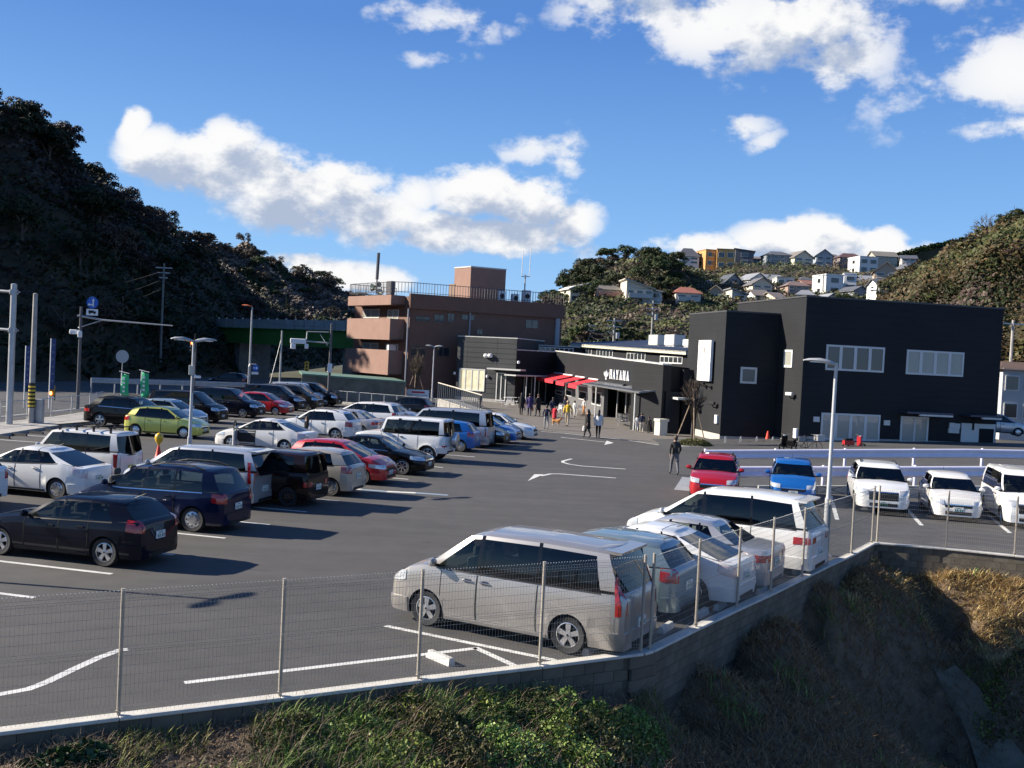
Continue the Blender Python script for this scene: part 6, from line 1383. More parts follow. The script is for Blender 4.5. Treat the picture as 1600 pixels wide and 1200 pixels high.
WH, CR_, BG, TAN, GY, SG = (.62, .62, .6), (.6, .55, .42), (.45, .38, .28), (.38, .29, .19), (.25, .26, .28), (.1, .105, .12)
HS = [(1061, 1092, 413, 400, 386, 300, WH, SG, 'hip', 'white house with two tiered grey roof at the left end of the skyline houses', 0, 2), (1101, 1120, 418, 391, 390, 298, (.52, .29, .10), (.3, .18, .08), 'flat', 'left wing of the orange flat roofed apartment house on the skyline', 12, 1), (1119, 1147, 423, 390, 389, 296, (.55, .31, .11), (.3, .18, .08), 'flat', 'right wing of the orange apartment house on the skyline, with dark openings', -6, 2),
 (1148, 1177, 416, 392, 388, 305, SG, (.05, .05, .06), 'shed', 'dark grey house right of the orange apartment house', -10, 1), (1197, 1237, 411, 398, 391, 300, (.2, .23, .25), (.12, .13, .14), 'hip', 'low grey house with wide glazing on the skyline', 0, 4), (1239, 1272, 414, 402, 391, 298, CR_, (.2, .18, .16), 'gable_front', 'cream gabled house on the skyline right of the wide grey one', 14, 2),
 (1275, 1300, 415, 399, 389, 300, (.3, .34, .38), (.16, .2, .24), 'gable_front', 'blue grey gabled house on the skyline beside the bare tree', -8, 2), (1312, 1349, 415, 402, 394, 305, (.2, .16, .15), (.12, .07, .06), 'hip', 'dark brown roofed house on the skyline', 0, 2), (1341, 1372, 428, 402, 401, 280, WH, WH, 'flat', 'white modern house with big upper windows near the right hill', 8, 2), (1368, 1402, 405, 400, 391, 290, (.4, .37, .3), (.22, .2, .17), 'gable_side', 'tan roofed house peeking above the white modern house', 0, 2),
 (1366, 1402, 441, 424, 409, 245, (.42, .33, .25), (.2, .16, .13), 'gable_front', 'tan gabled house below the white modern house', -15, 2), (1372, 1398, 456, 444, 434, 215, WH, SG, 'gable_side', 'small white house with a slanted grey roof near the dark pine', 0, 2),
 (1129, 1163, 456, 444, 427, 250, (.3, .31, .33), (.08, .09, .1), 'gable_front', 'steep grey gabled house in the middle of the hillside', 10, 2), (1100, 1116, 456, 447, 438, 245, WH, GY, 'gable_front', 'small white gabled house left of the steep grey one', 20, 1), (1104, 1131, 474, 457, 445, 225, BG, TAN, 'gable_front', 'beige house with a broad gable below the steep grey one', -18, 2),
 (1171, 1200, 446, 436, 426, 255, (.5, .52, .54), GY, 'gable_front', 'pale grey gabled house behind the cream one', 16, 1), (1175, 1207, 457, 444, 433, 240, CR_, (.15, .14, .14), 'gable_front', 'cream gabled house with two square windows in the middle row', 5, 2), (1213, 1240, 456, 434, 433, 250, (.55, .52, .47), (.4, .38, .35), 'flat', 'whitish flat roofed house in the middle row', -5, 2), (1231, 1264, 458, 446, 438, 235, (.3, .22, .18), (.2, .14, .12), 'hip', 'brown tiled house in front of the whitish flat roofed one', 0, 3),
 (1253, 1270, 443, 437, 431, 260, (.3, .25, .2), SG, 'hip', 'tiny dark roofed house between brown tiles and the white cube house', 0, 1), (1288, 1318, 462, 430, 429, 240, WH, WH, 'flat', 'bright white cube house with a dark balcony recess', 10, 1), (1318, 1337, 455, 428, 427, 245, (.66, .66, .66), WH, 'flat', 'blank white cube annex right of the bright white cube house', -12, 1), (1143, 1166, 474, 459, 450, 215, (.5, .48, .42), GY, 'shed', 'small pale house with a sloping parapet just above the black tower roof', 0, 1),
 (890, 906, 470, 450, 446, 205, CR_, WH, 'gable_front', 'cream town house with stepped gables, leftmost of the lower row', 14, 1), (907, 930, 470, 447, 442, 207, (.6, .58, .48), GY, 'gable_front', 'tall cream town house with white turret beside the leftmost one', 14, 2), (930, 975, 474, 452, 443, 203, (.4, .33, .26), (.2, .18, .16), 'hip', 'brown hip roofed house with a salmon balcony in the lower row', 6, 3),
 (977, 1020, 480, 450, 436, 198, (.58, .54, .44), (.5, .46, .38), 'shed', 'large cream house with a steep slanting roof in the lower row', 4, 3), (1018, 1032, 480, 455, 451, 200, WH, GY, 'shed', 'white side wing of the large slant roofed house', -15, 1), (1027, 1054, 474, 455, 446, 212, WH, SG, 'gable_side', 'white house with dark roof behind the red roofed one', 0, 2), (1055, 1094, 484, 457, 447, 200, (.55, .52, .46), (.32, .12, .08), 'hip', 'white two storey house with a dull red roof', 0, 2)]
rh = random.Random(21); EX = []
for (px, yb, d) in ((1088, 418, 310), (1182, 414, 312), (1303, 412, 312), (1420, 414, 300), (1432, 428, 262), (1072, 462, 232), (1090, 463, 230), (1160, 452, 262), (1206, 446, 262), (1272, 452, 252), (1350, 446, 262), (1345, 462, 232), (1070, 476, 215), (1190, 470, 226), (1258, 470, 224), (1300, 474, 220), (1220, 474, 222), (1405, 462, 222)):
    w_ = rh.uniform(9, 14); wl = rh.choice([WH, CR_, BG, (.5, .48, .45), GY]); rf = rh.choice([SG, (.2, .17, .15), (.28, .14, .1), GY])
    HS.append((px-w_, px+w_, yb, yb-rh.uniform(8, 11), yb-rh.uniform(15, 19), d, wl, rf, rh.choice(['hip', 'gable_front', 'gable_side']), 'small house tucked among the trees and bigger houses of the hillside', rh.uniform(-20, 20), 2))
for h_ in HS:
    house(*h_[:9], h_[9], head=h_[10], nw=h_[11], balcony={'brown hip roofed house with a salmon balcony in the lower row': (.5, .25, .18)}.get(h_[9], (.55, .53, .48) if ('large cream' in h_[9] or 'red roof' in h_[9]) else None))
o = house(1563, 1680, 668, 578, 566, 84, (.42, .43, .44), (.12, .08, .06), 'hip', 'grey and white two storey house with brown roof tiles at the right edge', head=-4, depth=9, nw=4); o['group'] = ''; del o['group']; 
o = house(1568, 1700, 590, 540, 530, 96, (.2, .16, .13), (.1, .08, .07), 'gable_side', 'dark roofed house behind the grey and white one at the right edge', head=-4, depth=9, nw=3, storeys=1); del o['group']
# ---------------------------------------------------------------- green overpass
g0, g1 = D(235, 520, 170), D(575, 530, 122); g0.z = g1.z = 0; FO = Face(g0, math.atan2(g1.y-g0.y, g1.x-g0.x)); lo_ = (g1-g0).length
zo1, zo0 = FO.hit(480, 515)[1], FO.hit(480, 541)[1]; zo2 = FO.hit(480, 500)[1]
ov_ = empty('road_overpass', g0, 0, 'green steel road overpass with pale sound barriers in the shade of the hill', 'bridge')
b = MB(); FO.slab(b, 0, lo_, zo0, zo1, -.5, 0); FO.slab(b, 0, lo_, zo0-.05, zo0+.1, -.6, .2); FO.slab(b, 0, lo_, zo1-.1, zo1, -8, .3); rel(b.build('girder', mat('girder_green', (.05, .15, .03), .6, var=.2, vs=.3), ov_), ov_)
nn_ = 26
for k in range(nn_):
    b = MB(); FO.slab(b, lo_*k/nn_+.1, lo_*(k+1)/nn_-.1, zo1+.02, zo2, -.1, 0); rel(b.build('barrier_panel', mat('barrier_grey', (.3, .33, .33), .5, var=.15, vs=.6), ov_), ov_)
    b = MB(); FO.slab(b, lo_*k/nn_-.09, lo_*k/nn_+.09, zo1, zo2+.15, -.2, .05); rel(b.build('barrier_post', M_GALV, ov_), ov_)
for u in (8, lo_*.45, lo_-6):
    b = MB(); FO.slab(b, u-.9, u+.9, -1, zo0, -6, -1); rel(b.build('pier', M_CONCD, ov_), ov_)
# ---------------------------------------------------------------- parked cars
GA = 'cars parked in the row beside the aisle'; GB = 'cars parked in the second row'; GC = 'cars parked in the far row'; GD = 'cars parked along the mesh fence'; GE = 'cars parked facing the camera'
def BK(h): return h+180
# row beside the aisle
car_at('hatch', P_NAVY, 165, 885, 'rl', BK(HL), 'dark navy hatchback nearest on the left, its nose cut by the left edge', group=GA)
car_at('mpv', P_NAVY2, 302, 831, 'rl', BK(HL), 'deep blue people carrier with roof rails just behind the dark navy hatchback', group=GA)
car_at('minivan', P_SIL, 392, 797, 'Rl', BK(HL), 'silver minivan squeezed between the blue people carrier and the brown boxy car', group=GA, over=dict(L=4.45, wb=2.7, H=1.76, rz=[(1.5, 1.68), (2.0, 1.75), (3.2, 1.76), (4.6, 1.72)]))
car_at('cube', P_BRN, 450, 791, 'rl', BK(HL), 'dark brown boxy car with black rims and squared roof', group=GA, over=dict(rimcol=mat('rim_black', (.08, .08, .085), .3, .8)))
car_at('compact', P_BEIGE, 517, 775, 'rl', BK(HL), 'beige hatchback between the brown boxy car and the bright red hatchback', group=GA, over=dict(tail='mid'))
car_at('compact', P_RED, 566, 757, 'fr', HL, 'bright red hatchback nose out beside the black sedan', group=GA, over=dict(swb=.75, hn=.78, hc=.98, rim='cover'))
car_at('sedan', P_BLK, 628, 742, 'fr', HL, 'glossy black sedan nose out with wide silver wheels in front of the white off roader', group=GA, over=dict(L=4.85, wb=2.83, rim='seven', R=.33))
car_at('offroad', P_WHT, 668, 722, 'rl', BK(HL), 'white square off roader with a silver spare wheel cover on its back', group=GA)
car_at('compact', P_BLUE, 719, 706, 'rl', BK(HL), 'bright blue small car mostly hidden behind the white off roader', group=GA)
car_at('hiace', P_SIL, 727, 699, 'rl', BK(HL), 'silver high roof van beside the black low minivan', group=GA)
car_at('lowvan', P_BLK, 759, 697, 'fr', HL, 'black low minivan nose out beside the silver high roof van', group=GA, over=dict(rim='seven'))
car_at('compact', P_BLUE, 783, 693, 'fr', HL, 'blue car with only its nose showing behind the black low minivan', group=GA)
car_at('sedan', P_WHT, 809, 687, 'fr', HL, 'white wagon nose out, last of the row nearest the shop', group=GA, over=dict(srt=3.9, srb=4.3, ztail=1.0, wins=[(1.45, 2.25, 2.12, 2.3, 'G'), (2.33, 3.05, 2.37, 3.0, 'G'), (3.12, 3.9, 3.08, 3.7, 'G')], rz=[(1.9, 1.4), (2.4, 1.47), (2.9, 1.47), (4.0, 1.42)]))
# second row
car_at('suv_small', P_WHT, 11, 788, 'Rr', BK(HL), 'white car with only its tail showing at the left edge beside the pale liftback', group=GB)
car_at('liftback', P_WHT, 90, 780, 'rl', BK(HL), 'white liftback with clear tail lights behind the dark navy hatchback', group=GB, over=dict(rim='cover'))
car_at('keivan', P_PEARL, 184, 760, 'Rl', BK(HL), 'cream white kei van with a black roof rack', group=GB, rails='rack', plate='y', over=dict(H=1.78, rz=[(.6, 1.72), (1.2, 1.77), (2.4, 1.77), (3.4, 1.74)]))
prius = car_at('liftback', P_PEARL, 361, 702, 'fl', BK(HL), 'pearl white liftback with its driver door standing open', group=GB, over=dict(L=4.54))
car_at('suv_small', P_WHT, 524, 689, 'rl', BK(HL), 'white compact crossover behind the pearl liftback with the open door', group=GB, over=dict(H=1.55))
car_at('sedan', P_SIL, 590, 684, 'Rl', BK(HL), 'silver sedan with only its roof and tail showing beside the white crossover', group=GB)
car_at('lowvan', P_WHT, 618, 672, 'Rl', BK(HL), 'white long roofed wagon with dark side glass behind the silver sedan', group=GB)
car_at('compact', P_SIL, 633, 668, 'fr', HL, 'silver car with its windshield showing past the end of the white wagon', group=GB)
car_at('compact', P_BLK, 668, 655, 'Rl', BK(HL), 'black car with only its roof showing behind the silver high roof van', group=GB)
# car driving
car_at('compact', P_YEL, 212, 681, 'rr', HL+9, 'lime yellow hatchback driving along the lane', group=None, over=dict(rim='cover'), name='driving_car')
# far row
car_at('suv', P_BLK, 156, 667, 'rr', HL+4, 'black off road wagon at the near end of the far row', group=GC, over=dict(L=4.82, wb=2.9, R=.38))
car_at('compact', P_LBLUE, 286, 668, 'fr', HL+3, 'pale blue car between the black off road wagon and a black minivan', group=GC)
car_at('minivan', P_BLK, 319, 661, 'fr', HL+3, 'black minivan with wide chrome grille behind the yellow hatchback', group=GC, over=dict(rim='ten'))
car_at('bigvan', P_NAVY, 379, 653, 'fr', HL+3, 'very dark large van beside the small red car in the far row', group=GC)
car_at('compact', P_RED, 430, 649, 'fr', HL+3, 'small red car dwarfed between two dark vans', group=GC)
car_at('minivan', P_NAVY, 450, 642, 'fr', HL+3, 'dark blue minivan just beyond the small red car', group=GC)
car_at('minivan', P_BRZ, 478, 640, 'fr', HL+3, 'bronze minivan beyond the dark blue minivan', group=GC)
car_at('minivan', P_SIL, 487, 635, 'fr', HL+3, 'silver minivan showing behind the bronze minivan', group=GC, over=dict(H=1.74))
car_at('bigvan', P_BLK, 508, 635, 'fr', HL+3, 'black large van nose out beside the steel blue minivan', group=GC, over=dict(H=1.92))
car_at('minivan', P_SBLUE, 542, 630, 'fr', HL+3, 'steel blue minivan between the black large van and the last black car', group=GC, over=dict(H=1.78))
car_at('lowvan', P_BLK, 562, 627, 'fr', HL+3, 'black car last in the far row beside the concrete wall', group=GC)
# along the fence
HR = 152.0
car_at('minivan', P_CHAMP, 888, 1021, 'rl', HR, 'champagne silver minivan nearest the camera behind the mesh fence', group=GD, over=dict(rim='five', R=.325))
car_at('compact', P_TEAL, 1048, 975, 'Rl', HR-2, 'pale teal hatchback hidden behind the champagne minivan', group=GD)
car_at('liftback', P_WHT, 1082, 947, 'rl', HR-2, 'white liftback behind the fence between pale teal hatchback and silver sedan', group=GD, over=dict(rim='ten'))
car_at('sedan', P_SIL, 1192, 930, 'Rl', HR-2, 'silver sedan behind the fence between the white liftback and the white large van', group=GD)
car_at('bigvan', P_WHT, 1262, 905, 'Rl', HR-3, 'white large van behind the fence, farthest of that line beside the lamp post', group=GD)
# facing the camera
HF = -104.0
car_at('suv_small', P_RED, 1112, 786, 'Fc', HF, 'red crossover facing the camera at the left end of the white guard rail', group=GE)
car_at('compact', P_BLUE, 1238, 789, 'Fc', HF, 'blue hatchback facing the camera between the red crossover and the lamp post', group=GE)
car_at('suv', P_WHT, 1379, 806, 'Fc', HF, 'white crossover with sunroof facing the camera right of the lamp post', group=GE)
car_at('compact', P_PEARL, 1496, 816, 'Fc', HF, 'white rounded hatchback facing the camera beside the white minivan at the right edge', group=GE, over=dict(hn=.8, H=1.55))
car_at('minivan', P_WHT, 1612, 828, 'Fc', HF, 'white minivan facing the camera, cut by the right edge', group=GE)
# ---------------------------------------------------------------- street furniture
def pole(px, yb, ytop, r, label, cat='pole', name='utility_pole', m=None, z=0, depth=None, taper=.7, group=None):
    p = W(px, yb, z) if depth is None else D(px, yb, depth); 
    if depth: p.z = z
    h = zat(p, ytop)-p.z; o = empty(name, p, 0, label, cat, group); b = MB(); b.tube([(0, 0, 0), (0, 0, h*.5), (0, 0, h)], [r, r*(1+taper)/2, r*taper], 12); b.lathe([(r*taper, h), (r*taper*.6, h+.03), (.001, h+.04)], 10)
    b.build('shaft', m or M_GALV, o, smooth=40); return o, h
def lamp_head(parent, x, y, z, sgn, L_=.62, ang=0.0, mt=None):
    b = MB(); R = []
    for t_, w_, d_ in ((0, .06, .05), (.2, .12, .07), (.5, .17, .07), (.8, .15, .045), (1, .07, .02)):
        xx = sgn*(.02+L_*t_); zz = .05+.10*math.sin(t_*2.2); R.append([(xx, -w_, zz), (xx, -w_*.6, zz+d_), (xx, w_*.6, zz+d_), (xx, w_, zz), (xx, w_*.7, zz-d_*.5), (xx, -w_*.7, zz-d_*.5)])
    vs_ = [q for r in R for q in r]; b.add(vs_, [(i*6+k, i*6+(k+1) % 6, i*6+6+(k+1) % 6, i*6+6+k) for i in range(4) for k in range(6)]+[tuple(range(6)), tuple(reversed(range(24, 30)))])
    o = b.build('lamp_head', mt or M_POLE, parent, (x, y, z), smooth=50); fix_normals(o); o.rotation_euler.z = ang; 
    b = MB(); b.box((sgn*(.02+L_*.55), 0, .05+.10*math.sin(1.2)-.045), (L_*.5, .2, .02)); b.build('lens', M_LAMP, o); return o
def twin_lamp(px, yb, ytop, label, ang, extras=False, single=False, L_=.62, z=0):
    p = W(px, yb, z); h = zat(p, ytop)-p.z; o = empty('street_lamp', p, 0, label, 'street lamp')
    b = MB(); b.tube([(0, 0, 0), (0, 0, 1.55)], .085, 14); b.tube([(0, 0, 1.5), (0, 0, 1.62), (0, 0, h)], [.085, .06, .045], 12); b.box((0, 0, .01), (.3, .3, .02)); b.build('shaft', M_POLE, o, smooth=40)
    lamp_head(o, 0, 0, h-.1, 1, L_, ang)
    if not single: lamp_head(o, 0, 0, h-.1, -1, L_, ang)
    if extras:
        b = MB(); b.rbox((-.02, -.07, h*.79), (.16, .14, .34), .01); b.build('junction_box', mat('box_cream', (.5, .48, .42), .5), o)
        b = MB(); b.rbox((.2, -.1, h*.745), (.24, .09, .09), .02); b.tube([(0, 0, h*.765), (.14, -.08, h*.755)], .02, 5); b.build('security_camera', M_WHITE, o)
        b = MB(); b.tube([(.05, -.05, h*.63), (.05, -.05, h+.25)], .012, 4); b.build('cable_pipe', M_BLK, o)
    return o
twin_lamp(294, 752, 532, 'twin headed grey lamp post standing among the parked cars on the left', math.radians(42), extras=True, L_=.8)
twin_lamp(674, 637, 541, 'right of the two close twin lamp posts by the notice board', math.radians(5), L_=.75)
twin_lamp(666, 618, 539, 'left of the two close twin lamp posts by the notice board', math.radians(5), L_=.75)
twin_lamp(1289, 868, 567, 'single armed grey lamp post behind the white large van on the right', math.radians(180-4), single=True, L_=.85)
P_ = W(345, 937)+Vector((-math.cos(math.radians(6))*9.3, math.sin(math.radians(6))*9.3, 0)); q_ = proj(P_); lp = twin_lamp(294, 752, 532, 'twin headed lamp post beyond the left edge that throws its shadow across the near asphalt', math.radians(60), L_=.8); lp.location = P_
# big sign pole at the left edge
o, h = pole(14, 667, 444, .17, 'thick galvanised sign pole at the far left with two arms reaching out of the frame', 'sign pole', 'sign_pole', taper=.85)
for k, zz in enumerate((h-.4, h-2.35)):
    b = MB(); b.tube([(0, 0, zz), (-4.5, .6, zz+.15)], .075, 8); b.lathe([(.2, zz-.12), (.2, zz+.12)], 12); b.tube([(0, 0, zz), (.32, -.03, zz)], .05, 6); b.build('arm', M_GALV, o)
b = MB(); b.rbox((-2.3, -.1, h-1.2), (3.0, .08, 3.0), .02); b.build('sign_panel', mat('sign_back', (.3, .33, .33), .5, .3), o)
o, h = pole(48, 665, 459, .16, 'tall concrete utility pole with a yellow and black striped foot', m=M_CONC)
for k in range(6):
    b = MB(); b.lathe([(.172, 1.0+k*.2), (.172, 1.1+k*.2)], 12); b.build('foot_stripe', mat('stripe_yellow', (.6, .42, .04), .6), o)
b = MB(); b.lathe([(.168, .95), (.168, 2.25)], 12); b.build('foot_wrap', M_BLK, o)
b = MB(); b.rbox((.25, .3, .7), (.5, .3, 1.4), .03); b.build('control_box', M_GALV, o)
# arm with the blue arrow sign (pole coloured dark to stand in for hill shade)
o, h = pole(121, 640, 480, .12, 'shade-darkened pole carrying a long traffic arm with a round blue arrow sign', 'sign pole', 'sign_pole', z=0, m=M_RAIL)
pd = D(121, 640, o.location.y)
def atd(px, py): q_ = D(px, py, o.location.y); return q_-o.location
b = MB(); b.tube([atd(121, 493), atd(160, 500), atd(270, 509)], [.07, .06, .04], 7); b.tube([atd(122, 512), atd(158, 501)], .04, 5); b.build('arm', M_GALV, o)
b = MB(); c_ = atd(145, 473); b.lathe([(.30, .0), (.31, .04), (.001, .045)], 24, c=(c_.x, c_.y-.1, c_.z), axis='y'); sg1 = b.build('round_sign', mat('sign_blue', (.02, .12, .5), .5), o)
rS = abs(atd(154, 473).x-atd(145, 473).x)
sg1.data.transform(Matrix.Translation(c_) @ Matrix.Diagonal((rS/.3, 1, rS/.3, 1)) @ Matrix.Translation(-c_))
b = MB(); y_ = c_.y-.15; S_4 = rS
b.extr([(c_.x+.15*S_4, y_, c_.z-.7*S_4), (c_.x+.35*S_4, y_, c_.z-.7*S_4), (c_.x+.35*S_4, y_, c_.z+.3*S_4), (c_.x+.15*S_4, y_, c_.z+.3*S_4)], (0, -.01, 0)); b.extr([(c_.x+.0*S_4, y_, c_.z+.3*S_4), (c_.x+.5*S_4, y_, c_.z+.3*S_4), (c_.x+.25*S_4, y_, c_.z+.75*S_4)], (0, -.01, 0))
b.extr([(c_.x-.35*S_4, y_, c_.z-.45*S_4), (c_.x+.15*S_4, y_, c_.z-.45*S_4), (c_.x+.15*S_4, y_, c_.z-.25*S_4), (c_.x-.35*S_4, y_, c_.z-.25*S_4)], (0, -.01, 0)); b.extr([(c_.x-.35*S_4, y_, c_.z-.6*S_4), (c_.x-.35*S_4, y_, c_.z-.1*S_4), (c_.x-.75*S_4, y_, c_.z-.35*S_4)], (0, -.01, 0))
b.build('arrow', M_WHITE, sg1)
c2_ = atd(145, 488); hw_, hh_ = abs(atd(154, 488).x-c2_.x), abs(atd(145, 493).z-c2_.z); b = MB(); b.box((c2_.x, c_.y-.1, c2_.z), (hw_*2, .04, hh_*2)); pl_ = b.build('lorry_plate', M_WHITE, o)
b = MB(); b.box((c2_.x-.15*hw_, c_.y-.13, c2_.z+.15*hh_), (hw_*.9, .02, hh_*.8)); b.box((c2_.x+.5*hw_, c_.y-.13, c2_.z), (hw_*.35, .02, hh_*.6)); 
for s_ in (-.35, .45): b.lathe([(hh_*.22, -.01), (hh_*.22, .0), (.001, .0)], 8, c=(c2_.x+s_*hw_, c_.y-.14, c2_.z-.4*hh_), axis='y')
b.build('lorry_symbol', M_BLK, pl_)
b = MB(); q_ = atd(121, 520); b.rbox((q_.x-.2, q_.y, q_.z+.05), (.55, .35, .3), .05); b.rbox((q_.x+.25, q_.y-.2, q_.z-.08), (.2, .3, .45), .04); b.build('camera_housing', M_WHITE, o)
# round sign seen from behind
o, h = pole(190, 600, 552, .045, 'round road sign seen from behind above the green flags', 'road sign', 'road_sign', z=0, depth=72)
for ch in list(o.children): pass
b = MB(); zc_s = zat(o.location, 557); rS = 10/1600*72; b.lathe([(.001, 0), (rS, 0), (rS, .03), (.001, .035)], 24, c=(0, -.08, zc_s), axis='y'); b.build('disc', mat('sign_grey', (.42, .43, .43), .5, .4), o)
b = MB(); 
# green flags
for i, (px, yt) in enumerate(((188, 580), (219, 578))):
    p = D(px, 640, 62); p.z = 0; ht = zat(p, yt); o = empty('green_flag', p, 0, ('left' if i == 0 else 'right')+' of two green banner flags behind the black off road wagon', 'flag', 'green banner flags by the road')
    b = MB(); b.tube([(0, 0, 0), (0, 0, ht)], .03, 6); b.tube([(-.15, 0, ht), (.5, -.1, ht-.12)], .02, 5); b.build('pole', M_WHITE, o)
    b = MB(); n1_, n2_ = 4, 9; g2 = [[(-.02+.48*a/n1_*(1-.12*math.sin(c*.6+i)), .10*math.sin(a*1.5+c*.8+i), ht-.13-.02*a-1.5*c/n2_) for a in range(n1_+1)] for c in range(n2_+1)]
    b.add([q for r in g2 for q in r], [(c*(n1_+1)+a, c*(n1_+1)+a+1, (c+1)*(n1_+1)+a+1, (c+1)*(n1_+1)+a) for c in range(n2_) for a in range(n1_)]); b.build('cloth', mat('flag_green', (.03, .45, .2), .7), o, smooth=60)
    b = MB(); 
    for c in range(4): b.box((.2, -.13, ht-.45-.25*c), (.14, .01, .13))
    b.build('flag_print', M_WHITE, o)
# slim vertical banners in the shade
for i, (px, yt, yb) in enumerate(((76, 529, 608), (37, 540, 603))):
    p = D(px, 640, 66); p.z = 0; z1, z0 = zat(p, yt), zat(p, yb); o = empty('banner', p, 0, ('taller' if i == 0 else 'shorter')+' slim blue vertical roadside banner in the shade at left', 'banner', 'slim roadside banners')
    b = MB(); b.tube([(0, 0, 0), (0, 0, z1)], .035, 6); b.build('pole', M_WHITE, o); b = MB(); b.box((.17, 0, (z0+z1)/2), (.28, .02, z1-z0)); b.build('cloth', mat('banner_blue', (.03, .05, .16), .6), o)
    b = MB(); 
    for k in range(6): b.box((.17, -.015, z1-.4-k*(z1-z0)/7), (.14, .01, .14))
    b.build('flag_print', mat('print_dim', (.12, .14, .2), .7), o)
# signals
def signal(px, py, d, label, cols, boxc, vert=True, base=True):
    p = D(px, 640, d); p.z = 0; z_ = zat(p, py); o = empty('traffic_light', p, 0, label, 'traffic light')
    b = MB(); b.tube([(.12, .2, 0), (.12, .2, z_+.3)], .06, 8); b.build('shaft', M_RAIL, o)
    b = MB(); n = len(cols); b.rbox((0, 0, z_), (.4, .25, .4*n) if vert else (.4*n, .25, .4), .05); b.build('housing', boxc, o)
    for k, c in enumerate(cols):
        b = MB(); q = (0, -.14, z_+.4*(n-1)/2-.4*k) if vert else (.4*(k-(n-1)/2), -.14, z_); b.lathe([(.13, 0), (.1, -.03), (.001, -.04)], 14, c=q, axis='y'); b.build('lens', c, o)
        b = MB(); b.lathe([(.15, 0), (.15, -.14)], 12, c=q, axis='y'); b.build('visor', M_BLK, o)
M_ON = mat('signal_red_lit', (.8, .1, .02), .4, emit=(1, .16, .03, 7)); M_OFF = mat('signal_off', (.05, .08, .08), .3); M_AMB_ON = mat('signal_amber_lit', (.9, .2, .02), .4, emit=(1, .22, .04, 8)); M_YBOX = mat('box_yellow', (.45, .3, .03), .6)
signal(298, 540, 72, 'traffic light showing red in front of the green overpass', [M_ON, M_OFF], M_RAIL)
signal(80, 610, 74, 'yellow boxed pedestrian signal lit orange at the left roadside', [M_OFF, M_AMB_ON], M_YBOX)
# orange topped road lamp
o, h = pole(389, 600, 480, .11, 'tall road lamp with an orange arm head rising above the far row of cars', 'street lamp', 'street_lamp', z=0, depth=88, taper=.6)
b = MB(); lamp_head(o, 0, 0, h, -1, .85, .1, mat('lamp_orange', (.75, .16, .05), .5))
o, h = pole(437, 600, 517, .10, 'plain grey pole with a stay wire left of the signal gantry', z=0, depth=92)
b = MB(); b.tube([(0, 0, h*.9), (-1.1, -.3, 0)], .03, 4); b.build('stay_wire', M_GALV, o)
o, h = pole(249, 600, 412, .16, 'tall concrete utility pole standing dark against the left hill', z=0, depth=124, m=M_CONCD)
for k in range(3): b = MB(); b.box((0, 0, h-.5-.6*k), (2.0-.5*k, .1, .1)); b.build('crossarm', M_GALV, o)
o, h = pole(126, 600, 462, .14, 'thin utility pole with insulators in the dark behind the blue arrow sign', z=0, depth=118, m=M_CONCD)
for k in range(4): b = MB(); b.box((0, 0, h-.4-.7*k), (1.2, .1, .1)); b.build('crossarm', M_GALV, o)
# gantry signals near the brown building
o, h = pole(514, 600, 506, .13, 'dark pole with arms carrying signal heads seen from behind near the brown building', 'signal pole', 'signal_pole', z=0, depth=84, m=M_RAIL)
def atp(px, py): return D(px, py, 84)-o.location
b = MB(); b.tube([atp(514, 536), atp(455, 531)], .07, 6); b.tube([atp(514, 519), atp(480, 518)], .05, 6); b.tube([atp(480, 518), atp(479, 530)], .05, 5); b.tube([atp(500, 522), atp(512, 540)], .03, 5); b.build('arm', M_GALV, o)
b = MB(); q_ = atp(466, 533); b.rbox((q_.x, 0, q_.z), (1.3, .2, .42), .05); q_ = atp(458, 541); b.rbox((q_.x, 0, q_.z), (.4, .2, .45), .05); q_ = atp(479, 541); b.rbox((q_.x, 0, q_.z), (.3, .2, .4), .05); b.build('signal_head', M_WHITE, o)
b = MB(); q_ = atp(516, 575); b.rbox((q_.x, -.2, q_.z), (.35, .3, .75), .05); b.build('control_box', M_WHITE, o)
# blue road signs and the yellow sign
p = D(399, 600, 84); p.z = 0; o = empty('road_sign', p, 0, 'small round blue road sign with a white plate above the far row of cars', 'road sign'); z_ = zat(p, 575)
b = MB(); b.tube([(-.6, 0, 0), (-.6, 0, z_+.1), (-.5, 0, z_+.3), (0, 0, z_+.3)], .05, 6); b.build('shaft', M_GALV, o); b = MB(); b.lathe([(.27, 0), (.27, -.03), (.001, -.035)], 20, c=(0, -.1, z_), axis='y'); b.build('disc', MATS['sign_blue'], o)
b = MB(); b.box((-.05, -.1, z_-.42), (.55, .03, .2)); b.build('plate', M_WHITE, o)
b = MB(); b.extr([(-.2, -.15, z_-.03), (.05, -.15, z_-.03), (.05, -.15, z_-.12), (.2, -.15, z_), (.05, -.15, z_+.12), (.05, -.15, z_+.03), (-.2, -.15, z_+.03)], (0, -.01, 0)); b.build('arrow', M_WHITE, o)
p = D(478, 600, 100); p.z = 0; z_ = zat(p, 573); o = empty('yellow_sign', p, 0, 'narrow yellow roadside sign in the dark under the overpass', 'sign'); b = MB(); b.box((0, 0, z_), (.42, .05, 1.0)); b.build('board', M_YBOX, o); b = MB(); b.tube([(0, .05, 0), (0, .05, z_)], .04, 5); b.build('shaft', M_GALV, o)
b = MB(); 
for k in range(3): b.box((0, -.04, z_+.3-.3*k), (.2, .01, .2))
b.build('lettering', M_BLK, o)
